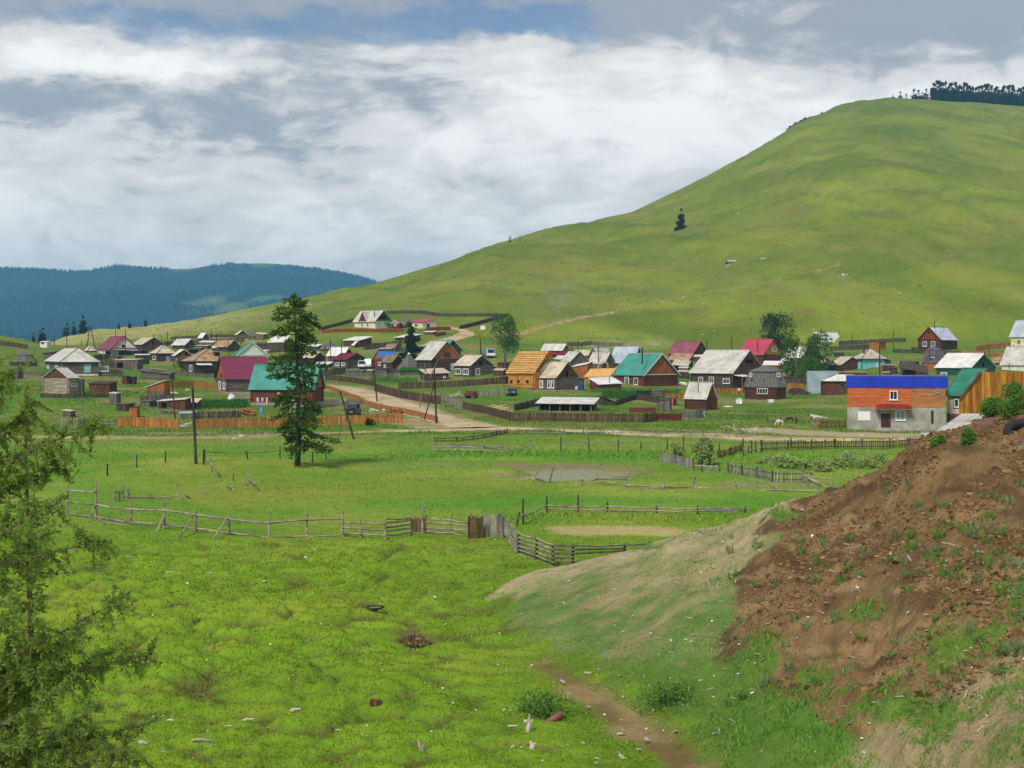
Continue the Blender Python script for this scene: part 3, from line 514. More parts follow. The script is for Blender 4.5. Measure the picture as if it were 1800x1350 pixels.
o = npmesh('mountains', np.stack([X.ravel(), YY.ravel(), Z.ravel()], 1), fm, 'far_forest', col); o['kind'] = 'structure'
def interp_m(px, Y):
    a = np.clip(np.interp(px, mp, np.arange(len(mp))), 0, len(mp)-1.01).astype(int); b = np.clip(np.interp(Y, my, np.arange(len(my))), 0, len(my)-1.01).astype(int); return Z[b, a], cl[b, a]
k = 26000; px_ = rng.uniform(-400, 1000, k); Y_ = np.where(rng.random(k) < .22, rng.uniform(5450, 5650, k), rng.uniform(3200, 5600, k)); zz, cc = interp_m(px_, Y_); keep = cc < .4; px_, Y_, zz = px_[keep], Y_[keep], zz[keep]
xx = (px_-900)*Y_/F; h = rng.uniform(8, 15, len(xx)); r = h*.24; a0 = rng.uniform(0, 6.28, len(xx)); Vt = [np.stack([xx, Y_, zz+h], 1)]
for j in range(4): Vt.append(np.stack([xx+r*np.cos(a0+j*1.5708), Y_+r*np.sin(a0+j*1.5708), zz-2], 1))
Vt = np.stack(Vt, 1).reshape(-1, 3); b0 = np.arange(len(xx))*5; ft = np.concatenate([np.stack([b0, b0+1+j, b0+1+(j+1) % 4], 1) for j in range(4)])
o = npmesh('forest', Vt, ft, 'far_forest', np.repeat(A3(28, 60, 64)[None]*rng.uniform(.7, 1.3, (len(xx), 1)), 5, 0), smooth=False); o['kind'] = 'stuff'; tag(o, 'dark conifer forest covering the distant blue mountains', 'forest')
# ------------------------------------------------------------------ grass blades
def blades(name, x, y, z, h, w, col, label, cat, lean=.5, matn='grass'):
    n = len(x); a = rng.uniform(0, 2*math.pi, n); la = rng.uniform(0, 2*math.pi, n); ln = h*lean*rng.random(n); dx = np.cos(a)*w/2; dy = np.sin(a)*w/2
    P0 = np.stack([x-dx, y-dy, z], 1); P1 = np.stack([x+dx, y+dy, z], 1); P2 = np.stack([x+np.cos(la)*ln, y+np.sin(la)*ln, z+h], 1)
    V_ = np.stack([P0, P1, P2], 1).reshape(-1, 3); c = np.repeat(col, 3, 0)
    o = npmesh(name, V_, np.arange(3*n).reshape(-1, 3), matn, c, smooth=False); o['kind'] = 'stuff'; tag(o, label, cat); return o
n = 470000; iv = rng.uniform(1/175, 1/26, n); y = 1/iv; p = rng.uniform(-260, 2060, n); x = (p-900)*y/F
em = mz0(x, y)-tz(x, y); ok = (em < .55*rng.random(n)) & (road_d(x, y) > .15) & (pond_d(x, y) > 1.08); x, y, p = x[ok], y[ok], p[ok]; z = np.maximum(gz(x, y), np.where(mz0(x, y) > -.5, mz(x, y), -9))
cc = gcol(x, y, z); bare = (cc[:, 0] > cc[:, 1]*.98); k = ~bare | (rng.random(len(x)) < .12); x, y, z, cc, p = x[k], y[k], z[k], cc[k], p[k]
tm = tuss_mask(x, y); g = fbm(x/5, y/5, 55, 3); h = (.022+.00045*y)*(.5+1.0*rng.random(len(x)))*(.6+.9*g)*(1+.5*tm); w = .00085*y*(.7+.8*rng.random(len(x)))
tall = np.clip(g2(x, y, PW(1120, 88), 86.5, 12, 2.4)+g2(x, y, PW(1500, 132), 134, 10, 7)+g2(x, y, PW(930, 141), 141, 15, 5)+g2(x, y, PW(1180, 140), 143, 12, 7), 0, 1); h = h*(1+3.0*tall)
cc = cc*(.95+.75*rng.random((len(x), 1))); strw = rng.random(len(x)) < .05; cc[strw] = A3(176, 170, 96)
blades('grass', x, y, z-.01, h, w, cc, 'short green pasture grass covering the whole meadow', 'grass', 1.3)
# ------------------------------------------------------------------ building kit (all measures end up in metres on the ground)
ZO = {'R1': (0, 540, 5.627), 'R2': (250, 540, 5.627), 'R3': (500, 530, 5.627), 'R4': (700, 560, 6.752), 'R5': (880, 580, 6.752), 'R6': (1060, 560, 6.752), 'R7': (1260, 550, 5.627), 'R8': (1480, 550, 5.4),
      'V1': (60, 580, 9), 'V2': (240, 580, 9), 'V3': (560, 590, 9), 'V4': (940, 590, 9), 'V5': (1380, 560, 9), 'V6': (1600, 550, 9), 'V7': (200, 660, 6), 'V8': (1180, 660, 6), 'P': (0, 0, 1),
      'S2': (80, 760, 3.6), 'S3': (560, 840, 3), 'S4': (720, 720, 4.5), 'S5': (1080, 720, 4.5), 'S6': (1380, 700, 4.286), 'S8': (440, 510, 4.22), 'U8': (1560, 680, 6.75)}
def zx(z, x): o = ZO[z]; return o[0]+x/o[2]
def zy(z, y): o = ZO[z]; return o[1]+y/o[2]
class House:
    def __init__(s, z, name, label, cat, xl, xc, xr, yb, ye, yr, th=45, ridge='A', LA=None, LB=None, Y=None, ov=.4, group=None):
        s.z = z; X = lambda v: zx(z, v); Yp = lambda v: zy(z, v)
        if Y is None: P = hit(X(xc), Yp(yb)); Y = P.y
        s.Y = Y; s.P = at(X(xc), Yp(yb), Y); t = math.radians(th); s.dA = Vector((-math.cos(t), math.sin(t), 0)); s.dB = Vector((math.sin(t), math.cos(t), 0))
        def ext(px, d):
            q = (px-900)/F; return (q*s.P.y-s.P.x)/(d.x-q*d.y)
        s.LA = LA if LA else ext(X(xl), s.dA); s.LB = LB if LB else ext(X(xr), s.dB)
        s.ridge = ridge; s.ov = ov; s.z0 = s.P.z; s.ze = HC-(Yp(ye)-HY)*Y/F
        apex = s.w(0, s.LB/2, 0) if ridge == 'A' else s.w(s.LA/2, 0, 0); s.zr = HC-(Yp(yr)-HY)*apex.y/F if yr is not None else s.ze
        gl = min(float(tz(*s.w(a, b, 0)[:2])) for a in (0, s.LA) for b in (0, s.LB)); s.zb = min(gl, s.z0)-.5
        s.root = thing(name, label, cat, (s.P.x, s.P.y, s.z0), group); s.span = (s.LB if ridge == 'A' else s.LA)
        s.k = (s.zr-s.ze)/(s.span/2+ov); s.zw = s.ze+s.k*ov-.06
    def w(s, a, b, z): p = s.P+s.dA*a+s.dB*b; return Vector((p.x, p.y, z))
    def bx(s, mb, a0, a1, b0, b1, z0, z1): return mb.box8([s.w(a0, b0, z0), s.w(a1, b0, z0), s.w(a1, b1, z0), s.w(a0, b1, z0), s.w(a0, b0, z1), s.w(a1, b0, z1), s.w(a1, b1, z1), s.w(a0, b1, z1)])
    def walls(s, mat, style='log', found=None, top=None, corner=None, a=None, b=None, name='wall', z0=None):
        a0, a1 = a or (0, s.LA); b0, b1 = b or (0, s.LB); top = top or s.zw; z0 = z0 if z0 is not None else s.zb; mb = MB()
        if found: s.bx(MB2 := MB(), a0-.06, a1+.06, b0-.06, b1+.06, s.zb, s.z0+found[1]); MB2.build('foundation', found[0], s.root); z0 = s.z0+found[1]-.02
        if style == 'log':
            s.bx(mb, a0+.09, a1-.09, b0+.09, b1-.09, z0, top); n = max(3, int((top-z0)/.25)); h = (top-z0)/n
            for i in range(n):
                e = random.uniform(-.025, .025); q = z0+i*h; g = h*.1
                s.bx(mb, a0-.2, a1+.2, b0-e, b0+.12, q+g, q+h-g*.3); s.bx(mb, a0-.2, a1+.2, b1-.12, b1+e, q+g, q+h-g*.3)
                q += h*.35; s.bx(mb, a0-e, a0+.12, b0-.2, b1+.2, q+g, min(q+h-g*.3, top)); s.bx(mb, a1-.12, a1+e, b0-.2, b1+.2, q+g, min(q+h-g*.3, top))
        elif style in ('board', 'siding'):
            s.bx(mb, a0+.05, a1-.05, b0+.05, b1-.05, z0, top)
            if style == 'board':
                for (u0, u1, fa) in ((a0, a1, 'a'), (b0, b1, 'b')):
                    n = max(2, int((u1-u0)/.22)); d = (u1-u0)/n
                    for i in range(n):
                        e = random.uniform(0, .03); c0, c1 = u0+i*d+.012, u0+(i+1)*d-.012; zt = top-random.uniform(0, .05)
                        if fa == 'a': s.bx(mb, c0, c1, b0-.0-e, b0+.06, z0, zt); s.bx(mb, c0, c1, b1-.06, b1+e, z0, zt)
                        else: s.bx(mb, a0-e, a0+.06, c0, c1, z0, zt); s.bx(mb, a1-.06, a1+e, c0, c1, z0, zt)
            else:
                n = max(3, int((top-z0)/.2)); h = (top-z0)/n
                for i in range(n): e = random.uniform(0, .02); s.bx(mb, a0-e, a1+e, b0-e, b1+e, z0+i*h+.015, z0+(i+1)*h-.005)
        else: s.bx(mb, a0, a1, b0, b1, z0, top)
        s.wl = mb.build(name, mat, s.root)
        if corner:
            for (p, q) in ((a0, b0), (a1, b0), (a0, b1)): m2 = MB(); s.bx(m2, p-.1, p+.1, q-.1, q+.1, z0, top-.02); m2.build('corner_board', corner, s.root)
        return s
    def slope_rows(s, q0, q1, q2, q3, rows, th=.07):
        mb = MB(); q = [Vector(v) for v in (q0, q1, q2, q3)]                     # q0-q1 eave, q3-q2 ridge
        for i in range(rows):
            t0 = i/rows; t1 = min(1, (i+1)/rows+.02); l = lambda t, dz: (q[0].lerp(q[3], t)+Vector((0, 0, dz)), q[1].lerp(q[2], t)+Vector((0, 0, dz)))
            a, b = l(t0, .03); c, d = l(t1, .0); mb.slab([a, b, d, c], th)
        return mb
    def gable(s, rm, gm, rows=3, trim=None, rm2=None, gstyle=True, sheet=False):
        k, ov, zt = s.k, s.ov, .07; zr = s.ze+k*(s.span/2+ov)+zt; zl = s.ze+zt
        if s.ridge == 'A': f = lambda r, c, z: s.w(r, c, z); R = s.LA
        else: f = lambda r, c, z: s.w(c, r, z); R = s.LB
        Sp = s.span; s.slopes = []
        for (c0, c1) in ((-ov, Sp/2), (Sp+ov, Sp/2)):
            e = .02 if c0 < 0 else 0
            mb = s.slope_rows(f(-ov, c0, zl), f(R+ov, c0, zl), f(R+ov, c1, zr+e), f(-ov, c1, zr+e), 1 if sheet else rows)
            if sheet:                                                              # raised seams of a sheet-metal roof
                n = max(3, int(R/.55))
                for i in range(n+1):
                    r = -ov+(R+2*ov)*i/n; mb.bar(f(r, c0, zl+.035), f(r, c1, zr+.035), .04, .05)
            s.slopes.append(mb.build('roof_slope', rm if c0 < 0 or not rm2 else rm2, s.root))
        mb = MB(); mb.bar(f(-ov-.03, Sp/2, zr+.04), f(R+ov+.03, Sp/2, zr+.04), .28, .07); mb.build('ridge_cap', trim or rm, s.root)
        for r, off in ((0.02, .1), (R-.12, .1)):
            mb = MB(); zz = zr-.12; n = max(4, int(Sp/.24)); d = Sp/n
            if gstyle:
                for i in range(n):
                    c0, c1 = i*d+.01, (i+1)*d-.01; hh = lambda c: zz-abs(c-Sp/2)*k; e = random.uniform(0, .03) if r < 1 else 0
                    P_ = [f(r-e, c0, s.zw-.05), f(r-e, c1, s.zw-.05), f(r-e, c1, hh(c1))]+([f(r-e, Sp/2, zz)] if c0 < Sp/2 < c1 else [])+[f(r-e, c0, hh(c0))]
                    mb.prism(P_, f(off, 0, 0)-f(0, 0, 0))
            else: mb.prism([f(r, 0, s.zw-.05), f(r, Sp, s.zw-.05), f(r, Sp/2, zz)], f(off, 0, 0)-f(0, 0, 0))
            mb.build('gable', gm, s.root)
        if trim:
            for r in (-ov-.03, R+ov+.03):
                for c_ in (-ov-.05, Sp+ov+.05): mb = MB(); mb.bar(f(r, c_, zl-.08), f(r, Sp/2, zr-.08), .05, .2); mb.build('barge_board', trim, s.root)
            mb = MB(); mb.bar(f(-.09, -.1, s.zw), f(-.09, Sp+.1, s.zw), .08, .16); mb.build('gable_sill', trim, s.root)
        s.f = f; return s
    def hip(s, rm, inset=None, rows=3, cap='slate_grey'):
        ov = s.ov; A0, A1, B0, B1 = -ov, s.LA+ov, -ov, s.LB+ov; z = s.ze+.07; lo = 'B' if s.LB >= s.LA else 'A'
        ins = inset or (min(s.LA, s.LB)/2+ov)*.98; cm = (A0+A1)/2; cn = (B0+B1)/2; zt = s.zr
        r0, r1 = (s.w(cm, B0+ins, zt), s.w(cm, B1-ins, zt)) if lo == 'B' else (s.w(A0+ins, cn, zt), s.w(A1-ins, cn, zt)); c = [s.w(A0, B0, z), s.w(A0, B1, z), s.w(A1, B1, z), s.w(A1, B0, z)]
        faces = [(c[0], c[1], r1, r0), (c[2], c[3], r0, r1), (c[3], c[0], r0, r0), (c[1], c[2], r1, r1)] if lo == 'B' else [(c[0], c[3], r1, r0), (c[2], c[1], r0, r1), (c[0], c[1], r0, r0), (c[2], c[3], r1, r1)]
        for q0, q1, q2, q3 in faces:
            mb = MB(); n = rows
            for i in range(n):
                t0, t1 = i/n, min(1, (i+1)/n+.015); dz = Vector((0, 0, .03)); q = [q0.lerp(q3, t0)+dz, q1.lerp(q2, t0)+dz, q1.lerp(q2, t1), q0.lerp(q3, t1)]
                if (q[2]-q[3]).length < .02: q = q[:3]
                mb.slab(q, .07)
            mb.build('roof_slope', rm, s.root)
        mb = MB(); mb.bar(r0+Vector((0, 0, .05)), r1+Vector((0, 0, .05)), .25, .08)
        for a, b in ((c[0], r0), (c[1], r1), (c[2], r1), (c[3], r0)) if lo == 'B' else ((c[0], r0), (c[1], r0), (c[2], r1), (c[3], r1)): mb.bar(a+Vector((0, 0, .05)), b+Vector((0, 0, .05)), .2, .08)
        mb.build('ridge_cap', cap, s.root); s.zw = s.ze+.02
        mb = MB(); s.bx(mb, -ov+.03, s.LA+ov-.03, -ov+.03, s.LB+ov-.03, s.ze-.1, s.ze); mb.build('soffit', 'board_dark', s.root); return s
    def mono(s, rm, yn, yl, yr_, wall=None, style='board', rows=3, th=.1, ov=None):
        ov = s.ov if ov is None else ov; zN = HC-(zy(s.z, yn)-HY)*s.Y/F; pl = s.w(s.LA, 0, 0); pr = s.w(0, s.LB, 0); zL = HC-(zy(s.z, yl)-HY)*pl.y/F; zR = HC-(zy(s.z, yr_)-HY)*pr.y/F
        g = lambda a, b: zN+(zL-zN)*a/s.LA+(zR-zN)*b/s.LB
        q = [s.w(a, b, g(a, b)+.08) for a, b in ((-ov, -ov), (-ov, s.LB+ov), (s.LA+ov, s.LB+ov), (s.LA+ov, -ov))]; s.g = g
        mb = MB(); n = rows
        for i in range(n):
            t0, t1 = i/n, (i+1)/n+.01*(i < n-1); dz = Vector((0, 0, .012*(i % 2))); mb.slab([q[0].lerp(q[1], t0)+dz, q[0].lerp(q[1], t1)+dz, q[3].lerp(q[2], t1)+dz, q[3].lerp(q[2], t0)+dz], th)
        mb.build('roof', rm, s.root)
        if wall:
            mb = MB(); zb = s.zb
            if style == 'board':
                for L, fn in ((s.LA, lambda u, v: (u, v*s.LB)), (s.LB, lambda u, v: (v*s.LA, u))):
                    n = max(2, int(L/.24)); d = L/n
                    for v in (0, 1):
                        for i in range(n):
                            a0, b0 = fn(i*d+.01, v); a1, b1 = fn((i+1)*d-.01, v); e = random.uniform(-.02, .02); ia = (.06 if v == 0 else -.06); dd = (s.dB if L == s.LA and fn(1, 0)[0] == 1 else s.dA)
                            p = [s.w(a0, b0, zb), s.w(a1, b1, zb), s.w(a1, b1, g(a1, b1)-.02), s.w(a0, b0, g(a0, b0)-.02)]; mb.prism([x_+dd*e for x_ in p], dd*ia)
            else:
                n = max(3, int((zN-zb)/.24)) if style == 'log' else 1; s.bx(mb, .08, s.LA-.08, .08, s.LB-.08, zb, min(zN, zL, zR)-.05)
                top = min(zN, zL, zR); h = (top-zb)/n
                for i in range(n): e = random.uniform(0, .03); s.bx(mb, -e, s.LA+e, -e, s.LB+e, zb+i*h+(.03 if n > 1 else 0), zb+(i+1)*h)
                p = [s.w(0, 0, zN), s.w(0, s.LB, zR), s.w(s.LA, s.LB, g(s.LA, s.LB)), s.w(s.LA, 0, zL)]; lo = [s.w(0, 0, top-.03), s.w(0, s.LB, top-.03), s.w(s.LA, s.LB, top-.03), s.w(s.LA, 0, top-.03)]
                mb.box8(lo+p)
            mb.build('wall', wall, s.root)
        return s
    def face(s, f, px, py, out=0.0):
        n = -s.dB if f == 'A' else -s.dA; o = s.P+n*out; d = Vector(((px-900)/F, 1, -(py-HY)/F)); o2 = Vector((0, 0, HC)); t = (o-o2).dot(n)/d.dot(n); p = o2+d*t
        q = p-s.P; return (q.dot(s.dA) if f == 'A' else q.dot(s.dB)), p.z
    def rect(s, f, r):
        x0, y0, x1, y1 = zx(s.z, r[0]), zy(s.z, r[1]), zx(s.z, r[2]), zy(s.z, r[3]); u0, zt = s.face(f, x0, (y0+y1)/2)[0], s.face(f, (x0+x1)/2, y0)[1]; u1, zb = s.face(f, x1, (y0+y1)/2)[0], s.face(f, (x0+x1)/2, y1)[1]
        return min(u0, u1), max(u0, u1), zb, zt
    def fb(s, mb, f, u0, u1, o0, o1, z0, z1):
        if f == 'A': s.bx(mb, u0, u1, -o1, -o0, z0, z1)
        else: s.bx(mb, -o1, -o0, u0, u1, z0, z1)
    def win(s, f, *r, trim='white_trim', glass='glass', nx=2, ny=1, fw=.11, casing=None):
        u0, u1, z0, z1 = s.rect(f, r); m = MB(); fw = min(fw, (u1-u0)*.2)
        for a, b, c, d in ((u0, u1, z1-fw, z1), (u0, u1, z0, z0+fw), (u0, u0+fw, z0+fw, z1-fw), (u1-fw, u1, z0+fw, z1-fw)): s.fb(m, f, a, b, .02, .12, c, d)
        for i in range(1, nx): x = u0+(u1-u0)*i/nx; s.fb(m, f, x-fw*.28, x+fw*.28, .05, .1, z0+fw, z1-fw)
        for i in range(1, ny): q = z0+(z1-z0)*(.35+.65*i/ny if ny == 2 else i/ny); s.fb(m, f, u0+fw, u1-fw, .05, .1, q-fw*.28, q+fw*.28)
        s.fb(m, f, u0-.06, u1+.06, .02, .17, z0-.06, z0)
        w = m.build('window', trim, s.root); p = MB(); s.fb(p, f, u0+fw*.9, u1-fw*.9, .03, .06, z0+fw*.9, z1-fw*.9); p.build('pane', glass, w)
        if casing:
            c = MB(); e = .16; s.fb(c, f, u0-e, u0-.005, .02, .09, z0-.2, z1+.1); s.fb(c, f, u1+.005, u1+e, .02, .09, z0-.2, z1+.1); s.fb(c, f, u0-e-.05, u1+e+.05, .02, .14, z1+.1, z1+.26); c.build('casing', casing, w)
        return w
    def door(s, f, *r, m='door_brown', name='door', frame=None):
        u0, u1, z0, z1 = s.rect(f, r); d = MB(); s.fb(d, f, u0, u1, .02, .08, z0, z1)
        for i in range(3): a = z0+(z1-z0)*(.08+.31*i); s.fb(d, f, u0+.08*(u1-u0), u1-.08*(u1-u0), .08, .1, a, a+(z1-z0)*.24)
        o = d.build(name, m, s.root)
        if name == 'door': h = MB(); s.fb(h, f, u1-(u1-u0)*.16, u1-(u1-u0)*.1, .1, .15, z0+(z1-z0)*.44, z0+(z1-z0)*.52); h.build('handle', 'steel', o)
        if frame:
            m_ = MB(); e = .12; s.fb(m_, f, u0-e, u0-.003, .02, .1, z0, z1+e); s.fb(m_, f, u1+.003, u1+e, .02, .1, z0, z1+e); s.fb(m_, f, u0, u1, .02, .1, z1+.003, z1+e); m_.build('door_frame', frame, o)
        return o
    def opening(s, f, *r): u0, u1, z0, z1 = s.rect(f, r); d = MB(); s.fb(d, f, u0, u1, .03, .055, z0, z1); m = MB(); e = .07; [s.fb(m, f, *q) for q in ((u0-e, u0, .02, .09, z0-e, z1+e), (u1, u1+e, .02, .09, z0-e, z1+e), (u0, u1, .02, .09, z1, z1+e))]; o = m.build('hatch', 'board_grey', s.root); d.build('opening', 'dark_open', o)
    def pipe(s, px, yt, yb, fr=.5, r=.13, m='pipe', cap=True):
        X, Yt, Yb = zx(s.z, px), zy(s.z, yt), zy(s.z, yb); cen = s.w(s.LA*.5, s.LB*.5, 0); Yd = s.P.y+(cen.y-s.P.y)*fr
        a = at(X, Yb, Yd); b = at(X, Yt, Yd); mb = MB(); mb.tube([a-Vector((0, 0, .6)), b], r, 8); o = mb.build('chimney', m, s.root)
        if cap: mb = MB(); mb.tube([b, b+Vector((0, 0, .06))], r*1.5, 8); mb.build('chimney_cap', m, o)
        return s
def ail(z, name, label, cx, w, yb, yw, ym, yt, wm, rm, n=8, rmid=.6, Y=None, cat='hut', door=None, top_ov=1.06, rot=.2):
    """polygonal log hut: upright wall, sloping skirt roof, low cap"""
    X = zx(z, cx); P = hit(X, zy(z, yb)) if Y is None else at(X, zy(z, yb), Y); m = P.y/F; R = w/ZO[z][2]*m/2; Pc = P+Vector((0, R*.9, 0)); Pc.x = P.x*(Pc.y/P.y); Yc_ = Pc.y
    zf = lambda v: HC-(zy(z, v)-HY)*Yc_/F; root = thing(name, label, cat, (Pc.x, Pc.y, P.z)); zb = P.z-.5
    ring = lambda r, zz: [Vector((Pc.x+r*math.cos(rot+2*math.pi*i/n), Pc.y+r*math.sin(rot+2*math.pi*i/n), zz)) for i in range(n)]
    mb = MB(); zw = zf(yw); nl = max(2, int((zw-zb)/.26)); h = (zw-zb)/nl
    for i in range(nl):
        a = ring(R*(1-random.uniform(0, .012)), zb+i*h+.03); b = ring(R, zb+(i+1)*h-.01); mb.add(a+b, [tuple(range(n))[::-1], tuple(range(n, 2*n))]+[(k, (k+1) % n, n+(k+1) % n, n+k) for k in range(n)])
    mb.build('wall', wm, root); zm = zf(ym); zt = zf(yt); a = ring(R*top_ov, zw-.08); b = ring(R*rmid, zm); c = ring(R*rmid*1.12, zm-.04); top = Vector((Pc.x, Pc.y, zt))
    for i in range(n):
        j = (i+1) % n; mb = MB(); nb = 5
        for q in range(nb):
            t0, t1 = q/nb+.01, (q+1)/nb-.01; mb.slab([a[i].lerp(a[j], t0), a[i].lerp(a[j], t1), b[i].lerp(b[j], t1), b[i].lerp(b[j], t0)], .06+random.uniform(0, .03))
        mb.build('roof_panel', rm, root); mb = MB(); mb.slab([c[i], c[j], top], .06); mb.build('roof_cap', rm, root)
    mb = MB(); [mb.bar(a[i]+Vector((0, 0, .05)), b[i]+Vector((0, 0, .05)), .1, .1) for i in range(n)]; mb.build('rafter', 'pole_grey', root)
    return root, Pc, R, ring, zf
def stick(px1, py1, px2, py2, Y, r0, r1=None, n=7):
    return [at(px1, py1, Y), at(px2, py2, Y)]
# ------------------------------------------------------------------ fences
_pm = {}
def pmesh(key, w, h, t, mat, pointed=False):
    k = (key, mat)
    if k not in _pm:
        mb = MB()
        if pointed: mb.prism([(-w/2, -t/2, 0), (w/2, -t/2, 0), (w/2, -t/2, h*.93), (0, -t/2, h), (-w/2, -t/2, h*.93)], (0, t, 0))
        else: mb.box(-w/2, w/2, -t/2, t/2, 0, h)
        me = bpy.data.meshes.new('plank'); me.from_pydata(mb.v, [], mb.f); bm = bmesh.new(); bm.from_mesh(me); bmesh.ops.recalc_face_normals(bm, faces=bm.faces); bm.to_mesh(me); bm.free(); me.materials.append(M[mat]); _pm[k] = me
    return _pm[k]
def path_on(pts, step, z='P', embank=False, Yfix=None):
    W_ = []
    for q in pts:
        px, py = zx(z, q[0]), zy(z, q[1])
        if Yfix: P = at(px, py, Yfix)
        else: P = mhit(px, py) if embank else hit(px, py)
        W_.append(Vector((P.x, P.y, 0)))
    out = []; acc = 0
    for a, b in zip(W_[:-1], W_[1:]):
        L = (b-a).length; d = (b-a)/max(L, 1e-6)
        while acc <= L: out.append((a+d*acc, d)); acc += step
        acc -= L
    return out, W_
def ghz(x, y, emb=False):
    z = float(tz(x, y)); return max(z, float(mz(x, y))) if emb else z
def board_fence(name, label, pts, h, mat, z='P', w=.16, gap=.02, jit=.06, tilt=.03, posts=2.4, pm='post_dark', rails=True, single=True, pointed=False, emb=False, hfun=None, Yfix=None, group=None, skip=0, missing=0):
    P, W_ = path_on(pts, w+gap, z, emb, Yfix); x0, y0 = W_[0].x, W_[0].y; z0 = ghz(x0, y0, emb); root = thing(name, label, 'fence', (x0, y0, z0), group); o0 = root.location; mb = MB(); me = pmesh((w, pointed), w, 1.0, .03, mat, pointed)
    for i, (p, d) in enumerate(P):
        if random.random() < missing: continue
        hh = (hfun(i/len(P)) if hfun else h)*(1+random.uniform(-jit, jit)); zz = ghz(p.x, p.y, emb)-.06; ang = math.atan2(d.y, d.x); tl = random.gauss(0, tilt)
        if single:
            o = bpy.data.objects.new('plank', me); C.objects.link(o); o.parent = root; o.location = Vector((p.x, p.y, zz))-o0; o.rotation_euler = (random.gauss(0, tilt*.5), tl, ang); o.scale = (random.uniform(.88, 1.06), 1, hh+.06)
        else:
            dx = d*(w/2*random.uniform(.85, 1.05)); nrm = Vector((-d.y, d.x, 0))*.015; s_ = d*(tl*hh); b = Vector((p.x, p.y, zz)); e = nrm*random.uniform(-1, 1)
            mb.box8([b-dx-nrm+e, b+dx-nrm+e, b+dx+nrm+e, b-dx+nrm+e]+[v+s_+Vector((0, 0, hh+.06)) for v in (b-dx-nrm+e, b+dx-nrm+e, b+dx+nrm+e, b-dx+nrm+e)])
    if not single and mb.v: mb.build('planking', mat, root, kind='stuff')
    n = max(1, int(sum((b-a).length for a, b in zip(W_[:-1], W_[1:]))/posts)); idx = np.linspace(0, len(P)-1, n+1).astype(int); prev = None; rb = [MB(), MB()]
    for i in idx:
        p, d = P[i]; nrm = Vector((-d.y, d.x, 0)); hh = (hfun(i/len(P)) if hfun else h); q = p+nrm*.09; zz = ghz(q.x, q.y, emb); m2 = MB(); m2.bar((q.x, q.y, zz-.3), (q.x+random.gauss(0, .03), q.y, zz+hh*1.04), .12, .12); m2.build('post', pm, root)
        if prev and rails:
            for fr in (.25, .75): m3 = MB(); m3.bar(prev+Vector((0, 0, prevh*fr)), Vector((q.x, q.y, zz+hh*fr)), .05, .09); m3.build('rail', pm, root)
        prev = Vector((q.x, q.y, zz)); prevh = hh
    return root
def rail_fence(name, label, posts, rails, z='P', pm='rail_grey', rm='rail_grey', r=.06, pr=.08, group=None, extra=()):
    """posts: (px, py_top, py_base[, px_top]); rails: list of lists of (post index, height fraction)"""
    P = []
    for q in posts:
        b = hit(zx(z, q[0]), zy(z, q[2])); tx = zx(z, q[3] if len(q) > 3 else q[0]); t = at(tx, zy(z, q[1]), b.y); P.append((b, t))
    root = thing(name, label, 'fence', P[0][0], group)
    for b, t in P: mb = MB(); mb.tube([b-Vector((0, 0, .3)), b.lerp(t, .5)+Vector((random.gauss(0, .012), 0, 0)), t], [pr, pr*.95, pr*.8], 6); mb.build('post', pm, root)
    for line in rails:
        for (i, a), (j, c) in zip(line[:-1], line[1:]):
            p = P[i][0].lerp(P[i][1], a)+Vector((0, -pr, 0)); q = P[j][0].lerp(P[j][1], c)+Vector((0, -pr, 0)); mb = MB(); md = p.lerp(q, .5)+Vector((0, 0, random.gauss(-.02, .02))); mb.tube([p, md, q], [r, r*.95, r*.85], 5); mb.build('rail', rm, root)
    for (x1, y1, x2, y2, rr) in extra:
        b = hit(zx(z, x2), zy(z, y2)); nb = min(P, key=lambda k: abs(k[0].x-b.x)); t = at(zx(z, x1), zy(z, y1), nb[0].y-.1); mb = MB(); mb.tube([t, b-Vector((0, 0, .05))], [rr, rr*.9], 5); mb.build('brace', rm, root)
    return root
def pole(label, x1, y1, x2, y2, z='P', r=.11, m='pole_brown', arms=(), name='utility_pole', Y=None, group='utility poles in the village', lamp=False):
    b = hit(zx(z, x2), zy(z, y2)) if Y is None else at(zx(z, x2), zy(z, y2), Y); t = at(zx(z, x1), zy(z, y1), b.y); gzv = float(tz(b.x, b.y)); root = thing(name, label, 'pole', (b.x, b.y, gzv), group); d = (t-b).normalized()
    mb = MB(); L = (t-b).length; b2 = b+d*((gzv-.4-b.z)/max(d.z, .2)); mb.tube([b2, b2.lerp(t, .5), t], [r*1.15, r, r*.8], 7); mb.build('post', m, root)
    for fr, wd in arms:
        p = b.lerp(t, fr); mb = MB(); mb.bar(p+Vector((-wd/2, -.12, 0)), p+Vector((wd/2, -.12, 0)), .09, .1); c = mb.build('crossarm', m, root)
        for sx in (-.45, .45): mb = MB(); mb.tube([p+Vector((sx*wd, -.12, .05)), p+Vector((sx*wd, -.12, .2))], [.04, .03], 6); mb.build('insulator', 'white_trim', c)
    if lamp: mb = MB(); mb.tube([t, t+Vector((.15, -.5, .12)), t+Vector((.15, -.9, .1))], [.04, .04, .12], 6); mb.build('lamp_head', 'steel', root)
    return root
